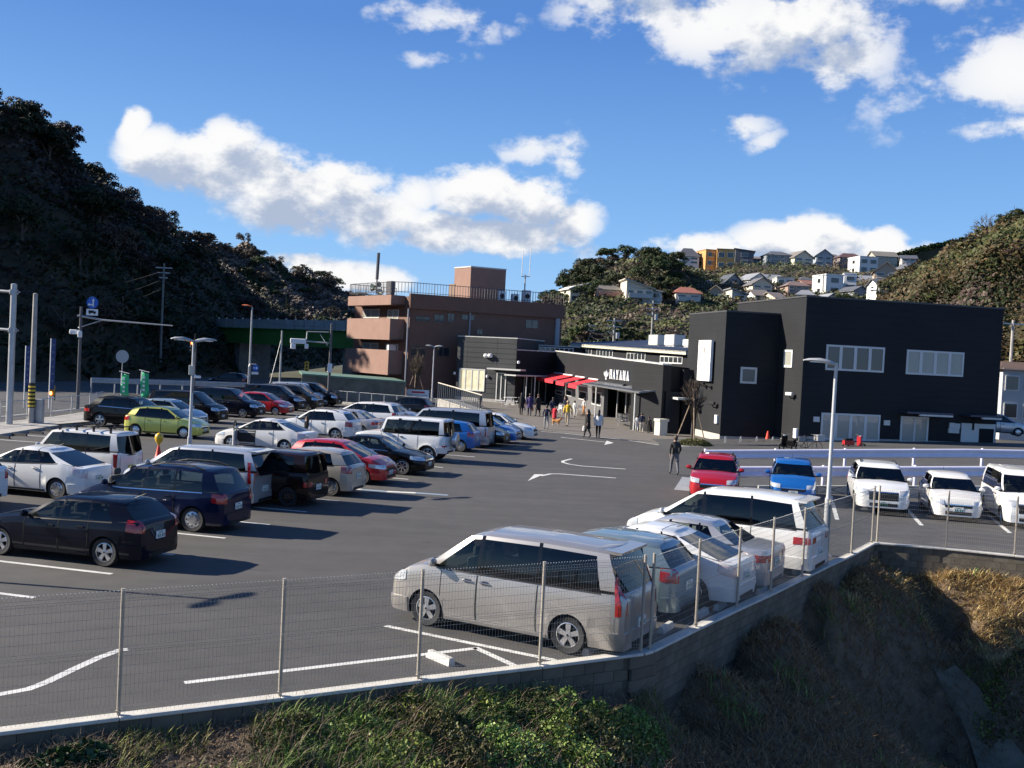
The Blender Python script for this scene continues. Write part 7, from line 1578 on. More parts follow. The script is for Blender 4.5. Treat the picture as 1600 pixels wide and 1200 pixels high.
# utility poles behind the shop with wires
POLES = []
for i, (px, yt, d, lab) in enumerate(((857.5*0+1014, 470, 150, 'tall utility pole with crossarms behind the hall roof'), (955, 497, 140, 'utility pole with a transformer left of the tallest one behind the hall'), (916, 505, 160, 'thin utility pole at the left of the slope behind the hall'), (1277, 428, 235, 'thin pole rising among the skyline houses'), (1192, 395, 300, 'slender pole between the orange house and the wide grey house'), (1365, 450, 130, 'short utility pole just above the black building roof'), (1577, 500, 92, 'thin utility pole at the right edge behind the black building'))):
    p = D(px, 600, d); p.z = 0 if d < 170 else zat(p, 455)
    h = zat(p, yt)-p.z; o = empty('utility_pole', p, 0, lab, 'utility pole', 'utility poles behind the buildings'); b = MB(); b.tube([(0, 0, 0), (0, 0, h)], [.19, .12], 8); b.build('shaft', M_CONC, o)
    for k in range(3 if i in (0, 1, 2) else 1): b = MB(); b.box((0, 0, h-.35-.8*k), (2.2-.3*k, .12, .12)); b.build('crossarm', M_GALV, o)
    if i in (0, 1): b = MB(); b.lathe([(.001, 0), (.3, .02), (.3, .8), (.001, .85)], 10, c=(.5, 0, h-2.8)); b.build('transformer', M_GALV, o)
    POLES.append((p, h))
def wire(a, c, sag, label, r=.02):
    b = MB(); n = 10; b.tube([a.lerp(c, k/n)-Vector((0, 0, sag*4*(k/n)*(1-k/n))) for k in range(n+1)], r, 3, cap=False); b.build('overhead_wire', mat('wire_dark', (.05, .05, .055), .6), label=label, cat='wire', group='overhead wires')
for k in range(3):
    a = POLES[0][0]+Vector((0, 0, POLES[0][1]-.4-.8*k)); c = POLES[1][0]+Vector((0, 0, POLES[1][1]-.4-.8*k)); e_ = POLES[2][0]+Vector((0, 0, POLES[2][1]-.4-.7*k))
    wire(a, c, 1.2, 'overhead wire strung between the poles behind the hall roof'); wire(c, e_, .8, 'overhead wire strung between the poles behind the hall roof'); wire(a, D(1150, 500+6*k, 150), 1.0, 'overhead wire running from the tallest pole behind the black tower')
    wire(D(-60, 440+30*k, 100), D(249, 425+14*k, 105), 1.5, 'overhead wire crossing the dark left hillside'); wire(D(249, 425+14*k, 105), D(500, 470+20*k, 130), 1.0, 'overhead wire crossing the dark left hillside')
for k in range(2): wire(D(1400, 468+10*k, 85), D(1700, 470+12*k, 80), .6, 'overhead wire above the right end of the black building')
# road beyond the left kerb: pavement, kerb, low fence, guard rail
b = MB(); kb = [W(-70, 694), W(0, 683), W(80, 670), W(140, 662), W(160, 655)]; kb2 = [W(-70, 672), W(0, 664), W(80, 655), W(140, 646), W(160, 640)]
for i in range(4):
    b.prism([(kb[i].x, kb[i].y), (kb[i+1].x, kb[i+1].y), (kb2[i+1].x, kb2[i+1].y), (kb2[i].x, kb2[i].y)], 0, .14)
b.build('left_pavement', M_CONC, kind='structure')
o0 = kb2[0]; root = empty('roadside_fence', (o0.x, o0.y, .1), 0, 'thin grey wire fence between the left pavement and the road', 'fence')
for i in range(4):
    for t_ in (0, .5): b = MB(); b.tube([(0, 0, 0), (0, 0, 1.15)], .04, 6); q_ = kb2[i].lerp(kb2[i+1], t_); b.build('post', M_GALV, root, (q_.x-o0.x, q_.y-o0.y, 0))
    b = MB(); 
    for z in (.25, 1.1): b.tube([kb2[i]-o0+Vector((0, 0, z)), kb2[i+1]-o0+Vector((0, 0, z))], .02, 4)
    for k in range(40): q_ = kb2[i].lerp(kb2[i+1], k/40)-o0; b.tube([q_+Vector((0, 0, .25)), q_+Vector((0, 0, 1.1))], .006, 3, cap=False)
    b.build('wire_mesh_panel', M_GALV, root, kind='stuff')
b = MB(); rd = [W(-90, 668), W(0, 660), W(160, 636), W(200, 622), W(300, 612), W(300, 600), W(0, 608), W(-90, 612)]
b.add([(p.x, p.y, .006) for p in rd], [tuple(range(8))]); b.build('road', M_ASP2, kind='structure')
for a_ in (((0, 651), (60, 645)), ((80, 643), (140, 636)), ((-40, 640), (20, 634))): strip(pts(*a_), .15, z=.012)
root = empty('guard_rail', D(145, 600, 86), 0, 'grey steel guard rail in the shade across the road behind the green flags', 'guard rail'); root.location.z = 0; ga_, gb_ = D(143, 596, 86), D(385, 607, 92); ga_.z = gb_.z = 0
n = 7
for k in range(n):
    wbeam(ga_.lerp(gb_, k/n)-root.location, ga_.lerp(gb_, (k+1)/n)-root.location, zat(ga_, 594)).build('rail_beam', M_GALV, root)
    b = MB(); b.tube([(0, 0, 0), (0, 0, zat(ga_, 594)+.2)], .07, 6); b.build('post', M_GALV, root, ga_.lerp(gb_, k/n)-root.location)
# traffic cone with a yellow beacon
p = W(247, 723); o = empty('traffic_cone', p, 0, 'orange traffic cone topped with a round yellow beacon between the parked cars', 'traffic cone')
b = MB(); b.lathe([(.2, .03), (.17, .06), (.035, .7), (.001, .71)], 16); b.build('cone', mat('cone_orange', (.75, .05, .02), .5), o, smooth=40); b = MB(); b.rbox((0, 0, .03), (.48, .48, .07), .03); b.rbox((0, 0, .09), (.38, .38, .06), .03, rz=.5); b.build('base_weight', M_BLK, o)
b = MB(); b.lathe([(.03, .68), (.05, .74), (.13, .84), (.17, .98), (.15, 1.1), (.07, 1.18), (.001, 1.2)], 14); b.build('beacon', mat('beacon_yellow', (.75, .45, .02), .35, coat=.5), o, smooth=60)
for px, py, lab in ((1199, 694, 'tall red traffic cone in the dark recess of the black tower'),):
    p = W(px, py, .0); o = empty('traffic_cone', p, 0, lab, 'traffic cone'); b = MB(); b.lathe([(.22, .03), (.05, .85), (.001, .86)], 14); b.build('cone', MATS['cone_orange'], o, smooth=40); b = MB(); b.box((0, 0, .02), (.5, .5, .04)); b.build('base_weight', M_BLK, o)
# ---- staked bare trees and the shrub bed
def staked(px, py, s, label, z=0):
    p = W(px, py, z); o = empty('staked_tree', p, 0, label, 'tree'); me_ = twig_mesh(40+int(px), r=1.2*s, h=3.6*s, mt=ML_BR, nb=9, z0=1.0*s, dens=1.3, thick=.8); cr_ = meshob('crown', me_, o); cr_.scale = (.42, .42, 1)
    b = MB(); b.tube([(0, 0, 0), (0, 0, 2*s), (.03, 0, 3.6*s)], [.08, .05, .02], 6); b.build('trunk', M_BARK, o)
    for k in range(3):
        a = k*2.09+.5; b = MB(); b.tube([(math.cos(a)*1.0*s, math.sin(a)*1.0*s, 0), (-math.cos(a)*.12, -math.sin(a)*.12, 3.1*s)], .035, 6); b.build('stake', M_WOOD, o)
staked(1080, 697, 1.12, 'bare young tree tied to wooden stakes in front of the black tower'); staked(648, 632, 1.25, 'bare young tree tied to wooden stakes behind the notice board')
mounds_ = []
p = W(1085, 699); gg = np.random.default_rng(3)
o = empty('shrub_bed', p, 0, 'clipped green brown shrub bed at the foot of the staked bare tree', 'shrub')
X_ = gg.normal(size=(5200, 3)); X_ /= np.linalg.norm(X_, axis=1, keepdims=True); X_[:, 2] = np.abs(X_[:, 2]); X_ = X_*np.array([1.15, .7, .55])*gg.uniform(.75, 1.0, (5200, 1)); meshob('foliage', quadmesh('foliage', quads(X_, .07, gg, .7), leafmat('shrub_leaf', (.05, .07, .02), (.13, .14, .04), (.22, .2, .08))), o)
b = MB(); b.prism([(1.35*math.cos(a), .85*math.sin(a)) for a in np.linspace(0, 2*PI, 24)[:-1]], 0, .12); b.build('kerb_ring', M_CONC, o)
p = W(800, 645); 
# ---- things before the shop
def poster(px0, px1, yt, yb, cols, label):
    p = W((px0+px1)/2, yb+8); F_ = Face(p, AS); a_, z1 = F_.hit(px0, yt); c_, z0 = F_.hit(px1, yb); o = empty('poster_banner', p, 0, label, 'banner', 'colourful banners by the entrance')
    b = MB(); F_.slab(b, min(a_, c_), max(a_, c_), z0, z1, 0, .02); rel(b.build('cloth', mat(cols[0]+'_print', cols[1], .6), o), o)
    rr_ = random.Random(px0); pal = [mat('print_red', (.5, .03, .04)), mat('print_cream', (.75, .68, .5)), mat('print_sky', (.1, .35, .65)), mat('print_orange', (.75, .3, .04))]
    for k in range(7):
        b = MB(); zz = z1-(z1-z0)*(k+.5)/7; w_ = abs(c_-a_); u = min(a_, c_)+w_*rr_.uniform(.1, .3); F_.slab(b, u, u+w_*rr_.uniform(.3, .6), zz-.07, zz+.07, .021, .03); rel(b.build('print_block', rr_.choice(pal), o), o)
    b = MB(); b.tube([F_.P(min(a_, c_)-.04, 0, 0), F_.P(min(a_, c_)-.04, z1+.1, 0)], .025, 5); rel(b.build('pole', M_WHITE, o), o)
poster(998.5, 1008, 623, 649, ('banner_blue_bright', (.2, .42, .62)), 'blue and orange food banner beside the shop entrance'); poster(1009.5, 1020, 624, 652, ('banner_orange', (.75, .35, .08)), 'orange and yellow food banner right of the blue one')
b = MB(); p = W(1032, 680); b.prism([(-.32, -.3), (.32, -.3), (.32, .3), (-.32, .3)], 0, .95); b.prism([(-.4, -.36), (.4, -.36), (.36, .36), (-.36, .36)], .951, 1.12); o = b.build('rubbish_bin', mat('bin_cream', (.6, .58, .5), .6), loc=p, label='big cream bin at the corner of the shop front', cat='bin'); o.rotation_euler.z = .5
def trolleys(px, py, n, label):
    p = W(px, py); o = empty('shopping_carts', p, 0, label, 'shopping carts')
    for k in range(n):
        b = MB(); x = k*.25; 
        for z in (.35, .6, .9): b.tube([(x-.2, -.3, z), (x+.2, -.3, z), (x+.2, .3, z), (x-.2, .3, z), (x-.2, -.3, z)], .016, 4, cap=False)
        for sx_ in (-.2, .2):
            for sy_ in (-.3, .3): b.tube([(x+sx_, sy_, .08), (x+sx_, sy_, .95)], .016, 4)
        for j in range(5): b.tube([(x-.2, -.3+.12*j, .9), (x-.2, -.3+.12*j, .4), (x+.2, -.3+.12*j, .4)], .01, 3, cap=False)
        for sx_ in (-.2, .2): b.lathe([(.06, -.02), (.06, .02)], 8, c=(x+sx_, -.3, .07), axis='y')
        b.build('cart', M_CHR, o)
    o.rotation_euler.z = AS
trolleys(975, 666, 5, 'stack of shiny shopping carts beside the shop entrance')
def chair_(p, rz, label):
    o = empty('garden_chair', p, rz, label, 'chair', 'white metal chairs outside the glazed wing')
    b = MB(); b.rbox((0, 0, .44), (.42, .42, .03), .01); b.build('seat', M_WHITE, o)
    b = MB(); b.tube([(-.2, -.2, .44), (-.24, -.2, .85), (-.24, .2, .85), (-.2, .2, .44)], .018, 5); 
    for k in range(3): b.box((-.225, 0, .56+.11*k), (.02, .38, .05))
    b.build('backrest', M_WHITE, o)
    for sx_ in (-.19, .19):
        for sy_ in (-.19, .19): b = MB(); b.tube([(sx_*1.15, sy_*1.1, 0), (sx_, sy_, .44)], .016, 5); b.build('leg', M_WHITE, o)
def table_(p, label):
    o = empty('garden_table', p, 0, label, 'table', 'round white tables outside the glazed wing'); b = MB(); b.lathe([(.001, .72), (.36, .72), (.36, .69), (.001, .69)], 18); b.build('tabletop', M_WHITE, o); b = MB(); b.tube([(0, 0, 0), (0, 0, .7)], .03, 6); b.build('stem', M_WHITE, o); b = MB(); b.lathe([(.24, 0), (.22, .03), (.03, .06)], 14); b.build('base', M_WHITE, o)
for i, (px, py) in enumerate(((787, 636), (797, 634), (808, 634), (872, 648), (879, 645), (896, 650), (905, 647))): chair_(W(px, py), i*1.3, 'white metal garden chair %s' % ['nearest the grey clad block', 'in the middle of the left group', 'right in the left group', 'left of the small group under the awnings', 'second in the group under the awnings', 'third in the group under the awnings', 'last in the group under the awnings'][i])
for i, (px, py) in enumerate(((792, 632), (802, 632), (888, 648))): table_(W(px, py), ['round white table by the grey clad block', 'round white table left of the standing group', 'round white table under the awnings'][i])
for x, y, lab in ((1230, 707, 'dark scooter parked by the corner of the black building'), (1334, 706, 'red and black scooter under the ground floor windows')):
    p = W(x, y, .2); o = empty('scooter', p, 1.9 if x < 1300 else .3, lab, 'scooter')
    for s_ in (-.6, .6): b = MB(); b.lathe([(.2, -.05), (.26, -.03), (.26, .03), (.2, .05), (.2, -.05)], 16, c=(s_, 0, .26), axis='y'); b.build('wheel', M_RUB, o)
    b = MB(); b.prism([(-.75, -.13), (-.1, -.16), (-.1, .16), (-.75, .13)], .4, .68); b.prism([(-.1, -.14), (.35, -.14), (.35, .14), (-.1, .14)], .28, .34); b.extr([(.32, -.18, .3), (.42, -.18, .3), (.36, -.18, .95), (.28, -.18, .9)], (0, .36, 0)); b.build('body', P_RED if x > 1300 else P_BLK, o)
    b = MB(); b.rbox((-.42, 0, .74), (.6, .26, .12), .04); b.build('seat', M_BLK, o); b = MB(); b.tube([(.42, 0, .26), (.3, 0, 1.0)], .03, 6); b.tube([(.26, -.3, 1.05), (.3, 0, 1.0), (.26, .3, 1.05)], .02, 5); b.build('handlebar', M_CHR, o)
    b = MB(); b.lathe([(.001, -.1), (.09, -.06), (.09, .0), (.001, .05)], 10, c=(.4, 0, .92), axis='x'); b.build('headlight', M_LAMP, o)
p = W(1263, 708, .3); o = empty('bicycle', p, .25, 'bicycle with a big grey basket at the corner of the black building', 'bicycle')
for s_ in (-.52, .52):
    b = MB(); pr = [Vector((s_+.33*math.cos(a), 0, .33+.33*math.sin(a))) for a in np.linspace(0, 2*PI, 22)]; b.tube(pr, .018, 5, cap=False)
    for k in range(8): b.tube([(s_, 0, .33), (s_+.32*math.cos(k*.785), 0, .33+.32*math.sin(k*.785))], .003, 3)
    b.build('wheel', M_RUB, o)
b = MB(); b.tube([(-.52, 0, .33), (-.05, 0, .3), (.38, 0, .8), (-.15, 0, .75), (-.52, 0, .33)], .018, 5); b.tube([(-.05, 0, .3), (-.2, 0, .95)], .016, 5); b.tube([(.52, 0, .33), (.35, 0, 1.0)], .018, 5); b.build('frame', P_BLK, o)
b = MB(); b.rbox((-.2, 0, .97), (.25, .15, .06), .02); b.build('saddle', M_BLK, o); b = MB(); b.tube([(.25, -.28, 1.05), (.35, 0, 1.02), (.25, .28, 1.05)], .015, 5); b.build('handlebar', M_CHR, o)
b = MB(); b.prism([(.42, -.22), (.85, -.25), (.85, .25), (.42, .22)], .72, 1.05); b.build('basket', M_GALV, o)
# silver car parked past the right end
car_at('compact', P_SIL, 1590, 682, 'fr', HL-2, 'silver car parked past the right end of the black building', z=1.0)
car_at('suv_small', P_NAVY, 345, 604, 'fr', 170, 'dark car passing on the shaded road behind the far row', name='driving_car')
# open driver door of the pearl liftback
dd = [ch for ch in prius.children if ch.name.split('.')[0] == 'door'][0]
for h_ in list(dd.children): bpy.data.objects.remove(h_)
dd.name = 'door_opening'; dd.data.materials[0] = M_INT
s_a = 1.0; dL = 1.05; hd = empty('open_door', (4.54/2-1.2, 1.745/2-.02, 0), 0); hd.parent = prius
hd.rotation_euler.z = math.radians(112)
b = MB(); b.rbox((dL/2, 0, .62), (dL, .09, .72), .03); q_ = b.build('door_skin', P_PEARL, hd)
b = MB(); b.tube([(.05, 0, .98), (.42, -.0, 1.38), (dL-.05, 0, 1.36), (dL-.02, 0, .98)], .025, 5); b.build('window_frame', M_BLK, hd)
b = MB(); b.add([(.08, 0, .98), (.43, 0, 1.36), (dL-.06, 0, 1.34), (dL-.04, 0, .98)], [(0, 1, 2, 3)]); b.build('side_window', G_CLR, hd)
# ---------------------------------------------------------------- people
SKIN = mat('skin', (.42, .25, .17), .6); HAIRB = mat('hair_black', (.015, .012, .01), .5); HAIRBR = mat('hair_brown', (.06, .035, .02), .5); SHOE = mat('shoe_dark', (.02, .02, .02), .6)
PEND = []
def person(px, py, ytop, face, label, top, legs, coat=0, hair=HAIRB, stride=.12, arms=.15, cap=None, bag=None, long_hair=False, hood=None, sit=False, legs_m=None, fat=1.2):
    p = W(px, py); H_ = min(1.85, max(.9, zat(p, ytop)-0)); s = H_/1.72; a = math.radians(face)
    o = empty('person', p, a, label, 'person'); o.scale = (s, s, s)
    st, ar = stride, arms; V = {}; V['pel'] = (0, 0, .93, .135*fat, .15*fat); V['wa'] = (0, 0, 1.08, .12*fat, .145*fat); V['ch'] = (.01, 0, 1.28, .13*fat, .165*fat); V['sh'] = (0, 0, 1.40, .10*fat, .12*fat); V['nk'] = (.015, 0, 1.47, .055, .055); V['hd'] = (.03, 0, 1.56, .085, .078); V['tp'] = (.025, 0, 1.66, .08, .072)
    for sg, n_ in ((1, 'l'), (-1, 'r')):
        k = st*sg; m_ = -ar*sg
        V['hip'+n_] = (0, .095*sg, .87, .095, .095); V['kn'+n_] = (k*.55+.02, .095*sg, .49, .072, .072); V['an'+n_] = (k-.02*(k < 0)-(.05 if k < -.1 else 0), .09*sg, .09+(.04 if k < -.1 else 0), .042, .042); V['to'+n_] = (k+.13, .10*sg, .035, .036, .045)
        V['el'+n_] = (m_*.35-.02, .255*sg, 1.14, .058, .058); V['sd'+n_] = (0, .185*sg, 1.38, .065, .065); V['wr'+n_] = (m_*.9+.06, .25*sg, .92, .03, .03); V['ha'+n_] = (m_*.95+.09, .245*sg, .82, .032, .02)
    Ed = [('pel', 'wa'), ('wa', 'ch'), ('ch', 'sh'), ('sh', 'nk'), ('nk', 'hd'), ('hd', 'tp')]
    for n_ in 'lr': Ed += [('pel', 'hip'+n_), ('hip'+n_, 'kn'+n_), ('kn'+n_, 'an'+n_), ('an'+n_, 'to'+n_), ('sh', 'sd'+n_), ('sd'+n_, 'el'+n_), ('el'+n_, 'wr'+n_), ('wr'+n_, 'ha'+n_)]
    nm = list(V); me = bpy.data.meshes.new('body'); me.from_pydata([V[k][:3] for k in nm], [(nm.index(x), nm.index(y)) for x, y in Ed], []); ob = meshob('body', me, o)
    md = ob.modifiers.new('skin', 'SKIN'); 
    for i, k in enumerate(nm): me.skin_vertices[0].data[i].radius = (V[k][4], V[k][3])
    me.skin_vertices[0].data[0].use_root = True
    md.use_smooth_shade = True; sb = ob.modifiers.new('sub', 'SUBSURF'); sb.levels = 1; sb.render_levels = 1
    PEND.append((ob, top, legs, legs_m))
    b = MB(); 
    if cap: b.lathe([(.001, .115), (.07, .105), (.105, .05), (.108, .0)], 12, c=(.02, 0, 1.63)); b.rbox((.12, 0, 1.63), (.12, .15, .02), .008); b.build('cap', cap, o, smooth=60)
    b = MB(); b.lathe([(.001, .10), (.06, .09), (.095, .03), (.10, -.04), (.085, -.1), (.06, -.13)], 12, c=(.0, 0, 1.655)); vs_ = []
    for v in b.v: vs_.append((v[0]-.012 if v[0] > .06 and v[2] < 1.66 else v[0]-.012, v[1]*.92, v[2] if v[0] < .05 else max(v[2], 1.66)))
    b.v = vs_; 
    if long_hair: b.tube([(-.06, 0, 1.6), (-.1, 0, 1.45), (-.1, 0, 1.3)], [.08, .08, .03], 8)
    b.build('hair', hair, o, smooth=60)
    b = MB(); b.lathe([(.001, -.012), (.012, 0), (.001, .012)], 6, c=(.122, 0, 1.575)); 
    for s_ in (-1, 1): b.box((.105, s_*.032, 1.60), (.012, .02, .01), m=1)
    b.box((.11, 0, 1.535), (.01, .04, .008), m=2); b.build('face', [SKIN, M_BLK, mat('lips', (.3, .08, .07), .5)], o)
    # fingers
    for sg, n_ in ((1, 'l'), (-1, 'r')):
        hx, hy, hz = V['ha'+n_][:3]; b = MB()
        for k in range(4): b.tube([(hx-.022+.015*k, hy, hz-.02), (hx-.018+.015*k, hy-.004*sg, hz-.06), (hx-.008+.015*k, hy-.014*sg, hz-.09+.008*abs(k-1.5))], [.009, .008, .006], 5)
        b.tube([(hx+.02, hy, hz+.01), (hx+.045, hy-.01*sg, hz-.02), (hx+.05, hy-.015*sg, hz-.05)], [.011, .009, .007], 5); b.build('fingers', SKIN, o, kind='stuff')
    if coat:
        b = MB(); R_ = []
        for z, rx, ry in ((1.36, .12, .19), (1.2, .16, .2), (1.02, .165, .195), (.85, .18, .21), (coat, .20, .24)): R_.append([(rx*math.cos(q)+.0, ry*math.sin(q), z) for q in np.linspace(0, 2*PI, 15)[:-1]])
        b.add([q for r in R_ for q in r], [(i*14+k, i*14+14+k, i*14+14+(k+1) % 14, i*14+(k+1) % 14) for i in range(4) for k in range(14)]); b.build('coat', top, o, smooth=60)
    if bag:
        hx, hy, hz = V['har'][:3]; b = MB(); b.rbox((hx, hy, hz-.3), (.28, .12, .3), .04); b.tube([(hx-.08, hy, hz-.15), (hx, hy, hz-.02), (hx+.08, hy, hz-.15)], .01, 4); g_ = b.build('shopping_bag', bag); g_.parent = None
        g_.matrix_world = Matrix.Translation(p) @ Matrix.Rotation(a, 4, 'Z') @ Matrix.Scale(s, 4); tag(g_, 'bag carried by the '+label.split('person ', 1)[-1] if 'person ' in label else 'bag held by '+label, 'bag')
    return o
CM = lambda n, c: mat('cloth_'+n, c, .85, var=.12, vs=5)
c_bk, c_nv, c_gy, c_be, c_wh, c_pu, c_ye, c_rd, c_or, c_dn = CM('black', (.012, .012, .014)), CM('navy', (.015, .02, .05)), CM('grey', (.13, .13, .14)), CM('beige', (.42, .35, .26)), CM('white', (.65, .64, .62)), CM('purple', (.06, .04, .14)), CM('yellow', (.62, .42, .03)), CM('red', (.55, .02, .04)), CM('orange', (.65, .22, .03)), CM('denim', (.06, .08, .14))
bagw = mat('bag_white', (.75, .75, .74), .4); bago = mat('bag_orange', (.5, .15, .02), .5)
person(1053, 742, 681, 100, 'person in a dark jacket and grey trousers walking up the lane alone', CM('dark', (.03, .028, .026)), c_gy, hair=HAIRBR, stride=.22)
person(917, 684, 640, 160, 'person in a long black coat walking with a white carrier bag', c_bk, c_bk, coat=.55, bag=bagw, stride=.15, long_hair=True)
person(934, 685, 641, 80, 'person in a white jacket and black leggings beside the black coated one', c_wh, c_bk, long_hair=True, stride=.2, coat=.8)
person(886, 666, 625, 250, 'person in a yellow jacket and beige trousers with a cap, near the dog', c_ye, c_be, cap=CM('cap', (.4, .33, .2)), stride=.18, fat=1.1)
person(853, 671, 633, 95, 'person in a dark navy jacket and light grey trousers nearest the dog on the left', c_nv, CM('lightgrey', (.3, .3, .3)), stride=.14, fat=1.1)
person(863, 653, 621, 100, 'person in a navy top and red skirt behind the dog', c_nv, c_bk, coat=.75, long_hair=True)
person(866, 660, 634, 60, 'small person all in red standing just behind the dog', c_rd, c_rd, coat=.45, stride=.05)
person(814, 649, 614, 80, 'person in a black coat holding a white bag, leftmost of three standing', c_bk, c_bk, coat=.6, bag=bagw, long_hair=True)
person(827, 650, 614, 90, 'person in a purple coat with an orange bag, middle of three standing', c_pu, c_nv, coat=.65, bag=bago)
person(840, 651, 615, 120, 'person in a black coat, right one of the three standing', c_bk, c_bk, coat=.5, hair=HAIRBR)
person(912, 649, 622, 200, 'person in a white top and orange skirt under the right awning', c_wh, c_or, coat=0, legs_m=c_or, long_hair=True, fat=1.15)
person(882, 647, 619, 180, 'person in a navy jacket beneath the second awning', c_nv, c_gy, stride=.05)
person(897, 652, 626, 20, 'person in pale clothes beside the white chairs', c_wh, c_wh, stride=.05)
person(750, 640, 613, 200, 'guard in black with a yellow vest standing by the cream railing', c_bk, c_bk, stride=.05, cap=c_nv)
person(1002, 677, 645, 95, 'person in a navy jacket and cream trousers beside the food banners', c_nv, CM('cream', (.55, .5, .4)), stride=.05)
person(1013, 677, 651, 60, 'small person in dark clothes right of the food banners', c_bk, c_bk, stride=.05)
person(995, 674, 649, 90, 'small person in white left of the food banners', c_wh, c_wh, stride=.05)
person(478, 690, 651, 190, 'brown haired person standing at the open door of the pearl liftback', c_bk, c_bk, hair=HAIRBR, stride=.03, long_hair=True)
bpy.context.view_layer.update(); dg = bpy.context.evaluated_depsgraph_get(); NEW = []
for ob, top, legs, lm in PEND: NEW.append(bpy.data.meshes.new_from_object(ob.evaluated_get(dg)))
for (ob, top, legs, lm), me in zip(PEND, NEW):
    ob.modifiers.clear(); ob.data = me; me.materials.clear()
    for m_ in (top, legs, SKIN, SHOE): me.materials.append(m_)
    for pl in me.polygons:
        c = pl.center; k = 0
        if c.z > 1.46: k = 2
        elif c.z < .1: k = 3
        elif abs(c.y) > .2 and c.z < .92: k = 2
        elif c.z < .93 and abs(c.y) < .2: k = 1
        pl.material_index = k; pl.use_smooth = True
# ---- dog
p = W(869, 666); o = empty('dog', p, math.radians(-20), 'orange and white shiba dog standing between two people before the shop', 'dog'); o.scale = (.85,)*3
DV = {'rump': (-.28, 0, .46, .10), 'back': (0, 0, .47, .105), 'chest': (.22, 0, .45, .12), 'neck': (.33, 0, .58, .075), 'head': (.41, 0, .67, .075), 'muz': (.52, 0, .64, .035), 't1': (-.36, 0, .56, .04), 't2': (-.34, 0, .68, .045), 't3': (-.25, 0, .68, .03)}
DE = [('back', 'rump'), ('back', 'chest'), ('chest', 'neck'), ('neck', 'head'), ('head', 'muz'), ('rump', 't1'), ('t1', 't2'), ('t2', 't3')]
for sg, n_ in ((1, 'l'), (-1, 'r')):
    DV.update({'s'+n_: (.22, .08*sg, .36, .06), 'e'+n_: (.2, .08*sg, .22, .035), 'f'+n_: (.22, .08*sg, .03, .028), 'h'+n_: (-.28, .08*sg, .38, .075), 'k'+n_: (-.22, .085*sg, .26, .045), 'o'+n_: (-.33, .08*sg, .15, .028), 'q'+n_: (-.29, .08*sg, .03, .028), 'a'+n_: (.39, .045*sg, .76, .02)})
    DE += [('chest', 's'+n_), ('s'+n_, 'e'+n_), ('e'+n_, 'f'+n_), ('rump', 'h'+n_), ('h'+n_, 'k'+n_), ('k'+n_, 'o'+n_), ('o'+n_, 'q'+n_), ('head', 'a'+n_)]
nm = list(DV); nm.remove('back'); nm.insert(0, 'back'); me = bpy.data.meshes.new('body'); me.from_pydata([DV[k][:3] for k in nm], [(nm.index(x), nm.index(y)) for x, y in DE], []); ob = meshob('body', me, o); ob.modifiers.new('skin', 'SKIN')
for i, k in enumerate(nm): me.skin_vertices[0].data[i].radius = (DV[k][3],)*2
me.skin_vertices[0].data[0].use_root = True; ob.modifiers.new('sub', 'SUBSURF'); bpy.context.view_layer.update(); dg = bpy.context.evaluated_depsgraph_get(); me2 = bpy.data.meshes.new_from_object(ob.evaluated_get(dg)); ob.modifiers.clear(); ob.data = me2; me2.materials.clear()
me2.materials.append(mat('fur_orange', (.45, .2, .06), .9, var=.2, vs=9)); me2.materials.append(mat('fur_white', (.62, .55, .45), .9))
for pl in me2.polygons: pl.material_index = 1 if (pl.center.z < .2 or (pl.center.z < .42 and abs(pl.normal.z) > .5 and pl.normal.z < 0)) else 0; pl.use_smooth = True
b = MB(); b.lathe([(.001, .0), (.012, .006), (.001, .014)], 6, c=(.555, 0, .655), axis='x')
for s_ in (-1, 1): b.lathe([(.001, 0), (.01, .004), (.001, .01)], 5, c=(.462, s_*.04, .69), axis='x')
b.build('nose_and_eyes', M_BLK, o)
# ---------------------------------------------------------------- bank vegetation
GRN = leafmat('weed_green', (.08, .13, .025), (.19, .27, .055), (.36, .4, .13), .5); GRS = leafmat('grass_green', (.09, .17, .03), (.16, .25, .05), (.26, .32, .1), .55)
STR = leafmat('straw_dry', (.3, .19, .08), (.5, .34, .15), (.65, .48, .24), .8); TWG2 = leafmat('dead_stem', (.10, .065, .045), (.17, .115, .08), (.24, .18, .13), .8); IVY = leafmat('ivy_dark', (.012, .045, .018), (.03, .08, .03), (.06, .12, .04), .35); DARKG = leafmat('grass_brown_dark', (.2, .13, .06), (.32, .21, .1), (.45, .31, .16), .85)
for m_ in (GRN, GRS, STR, TWG2, IVY, DARKG): pass
def scr(P_):   # photo position of many points
    d = P_-np.array(CAM); z = d@np.array(FWD); return 800+FPX*(d@np.array(RGT))/z, 600-FPX*(d@np.array(UPV))/z
def scatter(n, x0, x1, y0, y1, seed):
    g_ = np.random.default_rng(seed); X_ = g_.uniform(x0, x1, n); Y_ = g_.uniform(y0, y1, n); Z_ = bank_z(X_, Y_); return np.stack([X_, Y_, Z_], 1), g_
E_ = [(v.x, v.y) for v in edge]
def inlot(P_, grow=.15):
    ins = np.zeros(len(P_), bool); j = len(E_)-1; px_, py_ = P_[:, 0], P_[:, 1]-0
    for i in range(len(E_)):
        xi, yi = E_[i]; xj, yj = E_[j]
        if yi != yj: ins ^= ((yi-grow > py_) != (yj-grow > py_)) & (px_ < (xj-xi)*(py_-yi+grow)/(yj-yi)+xi)
        j = i
    return ins
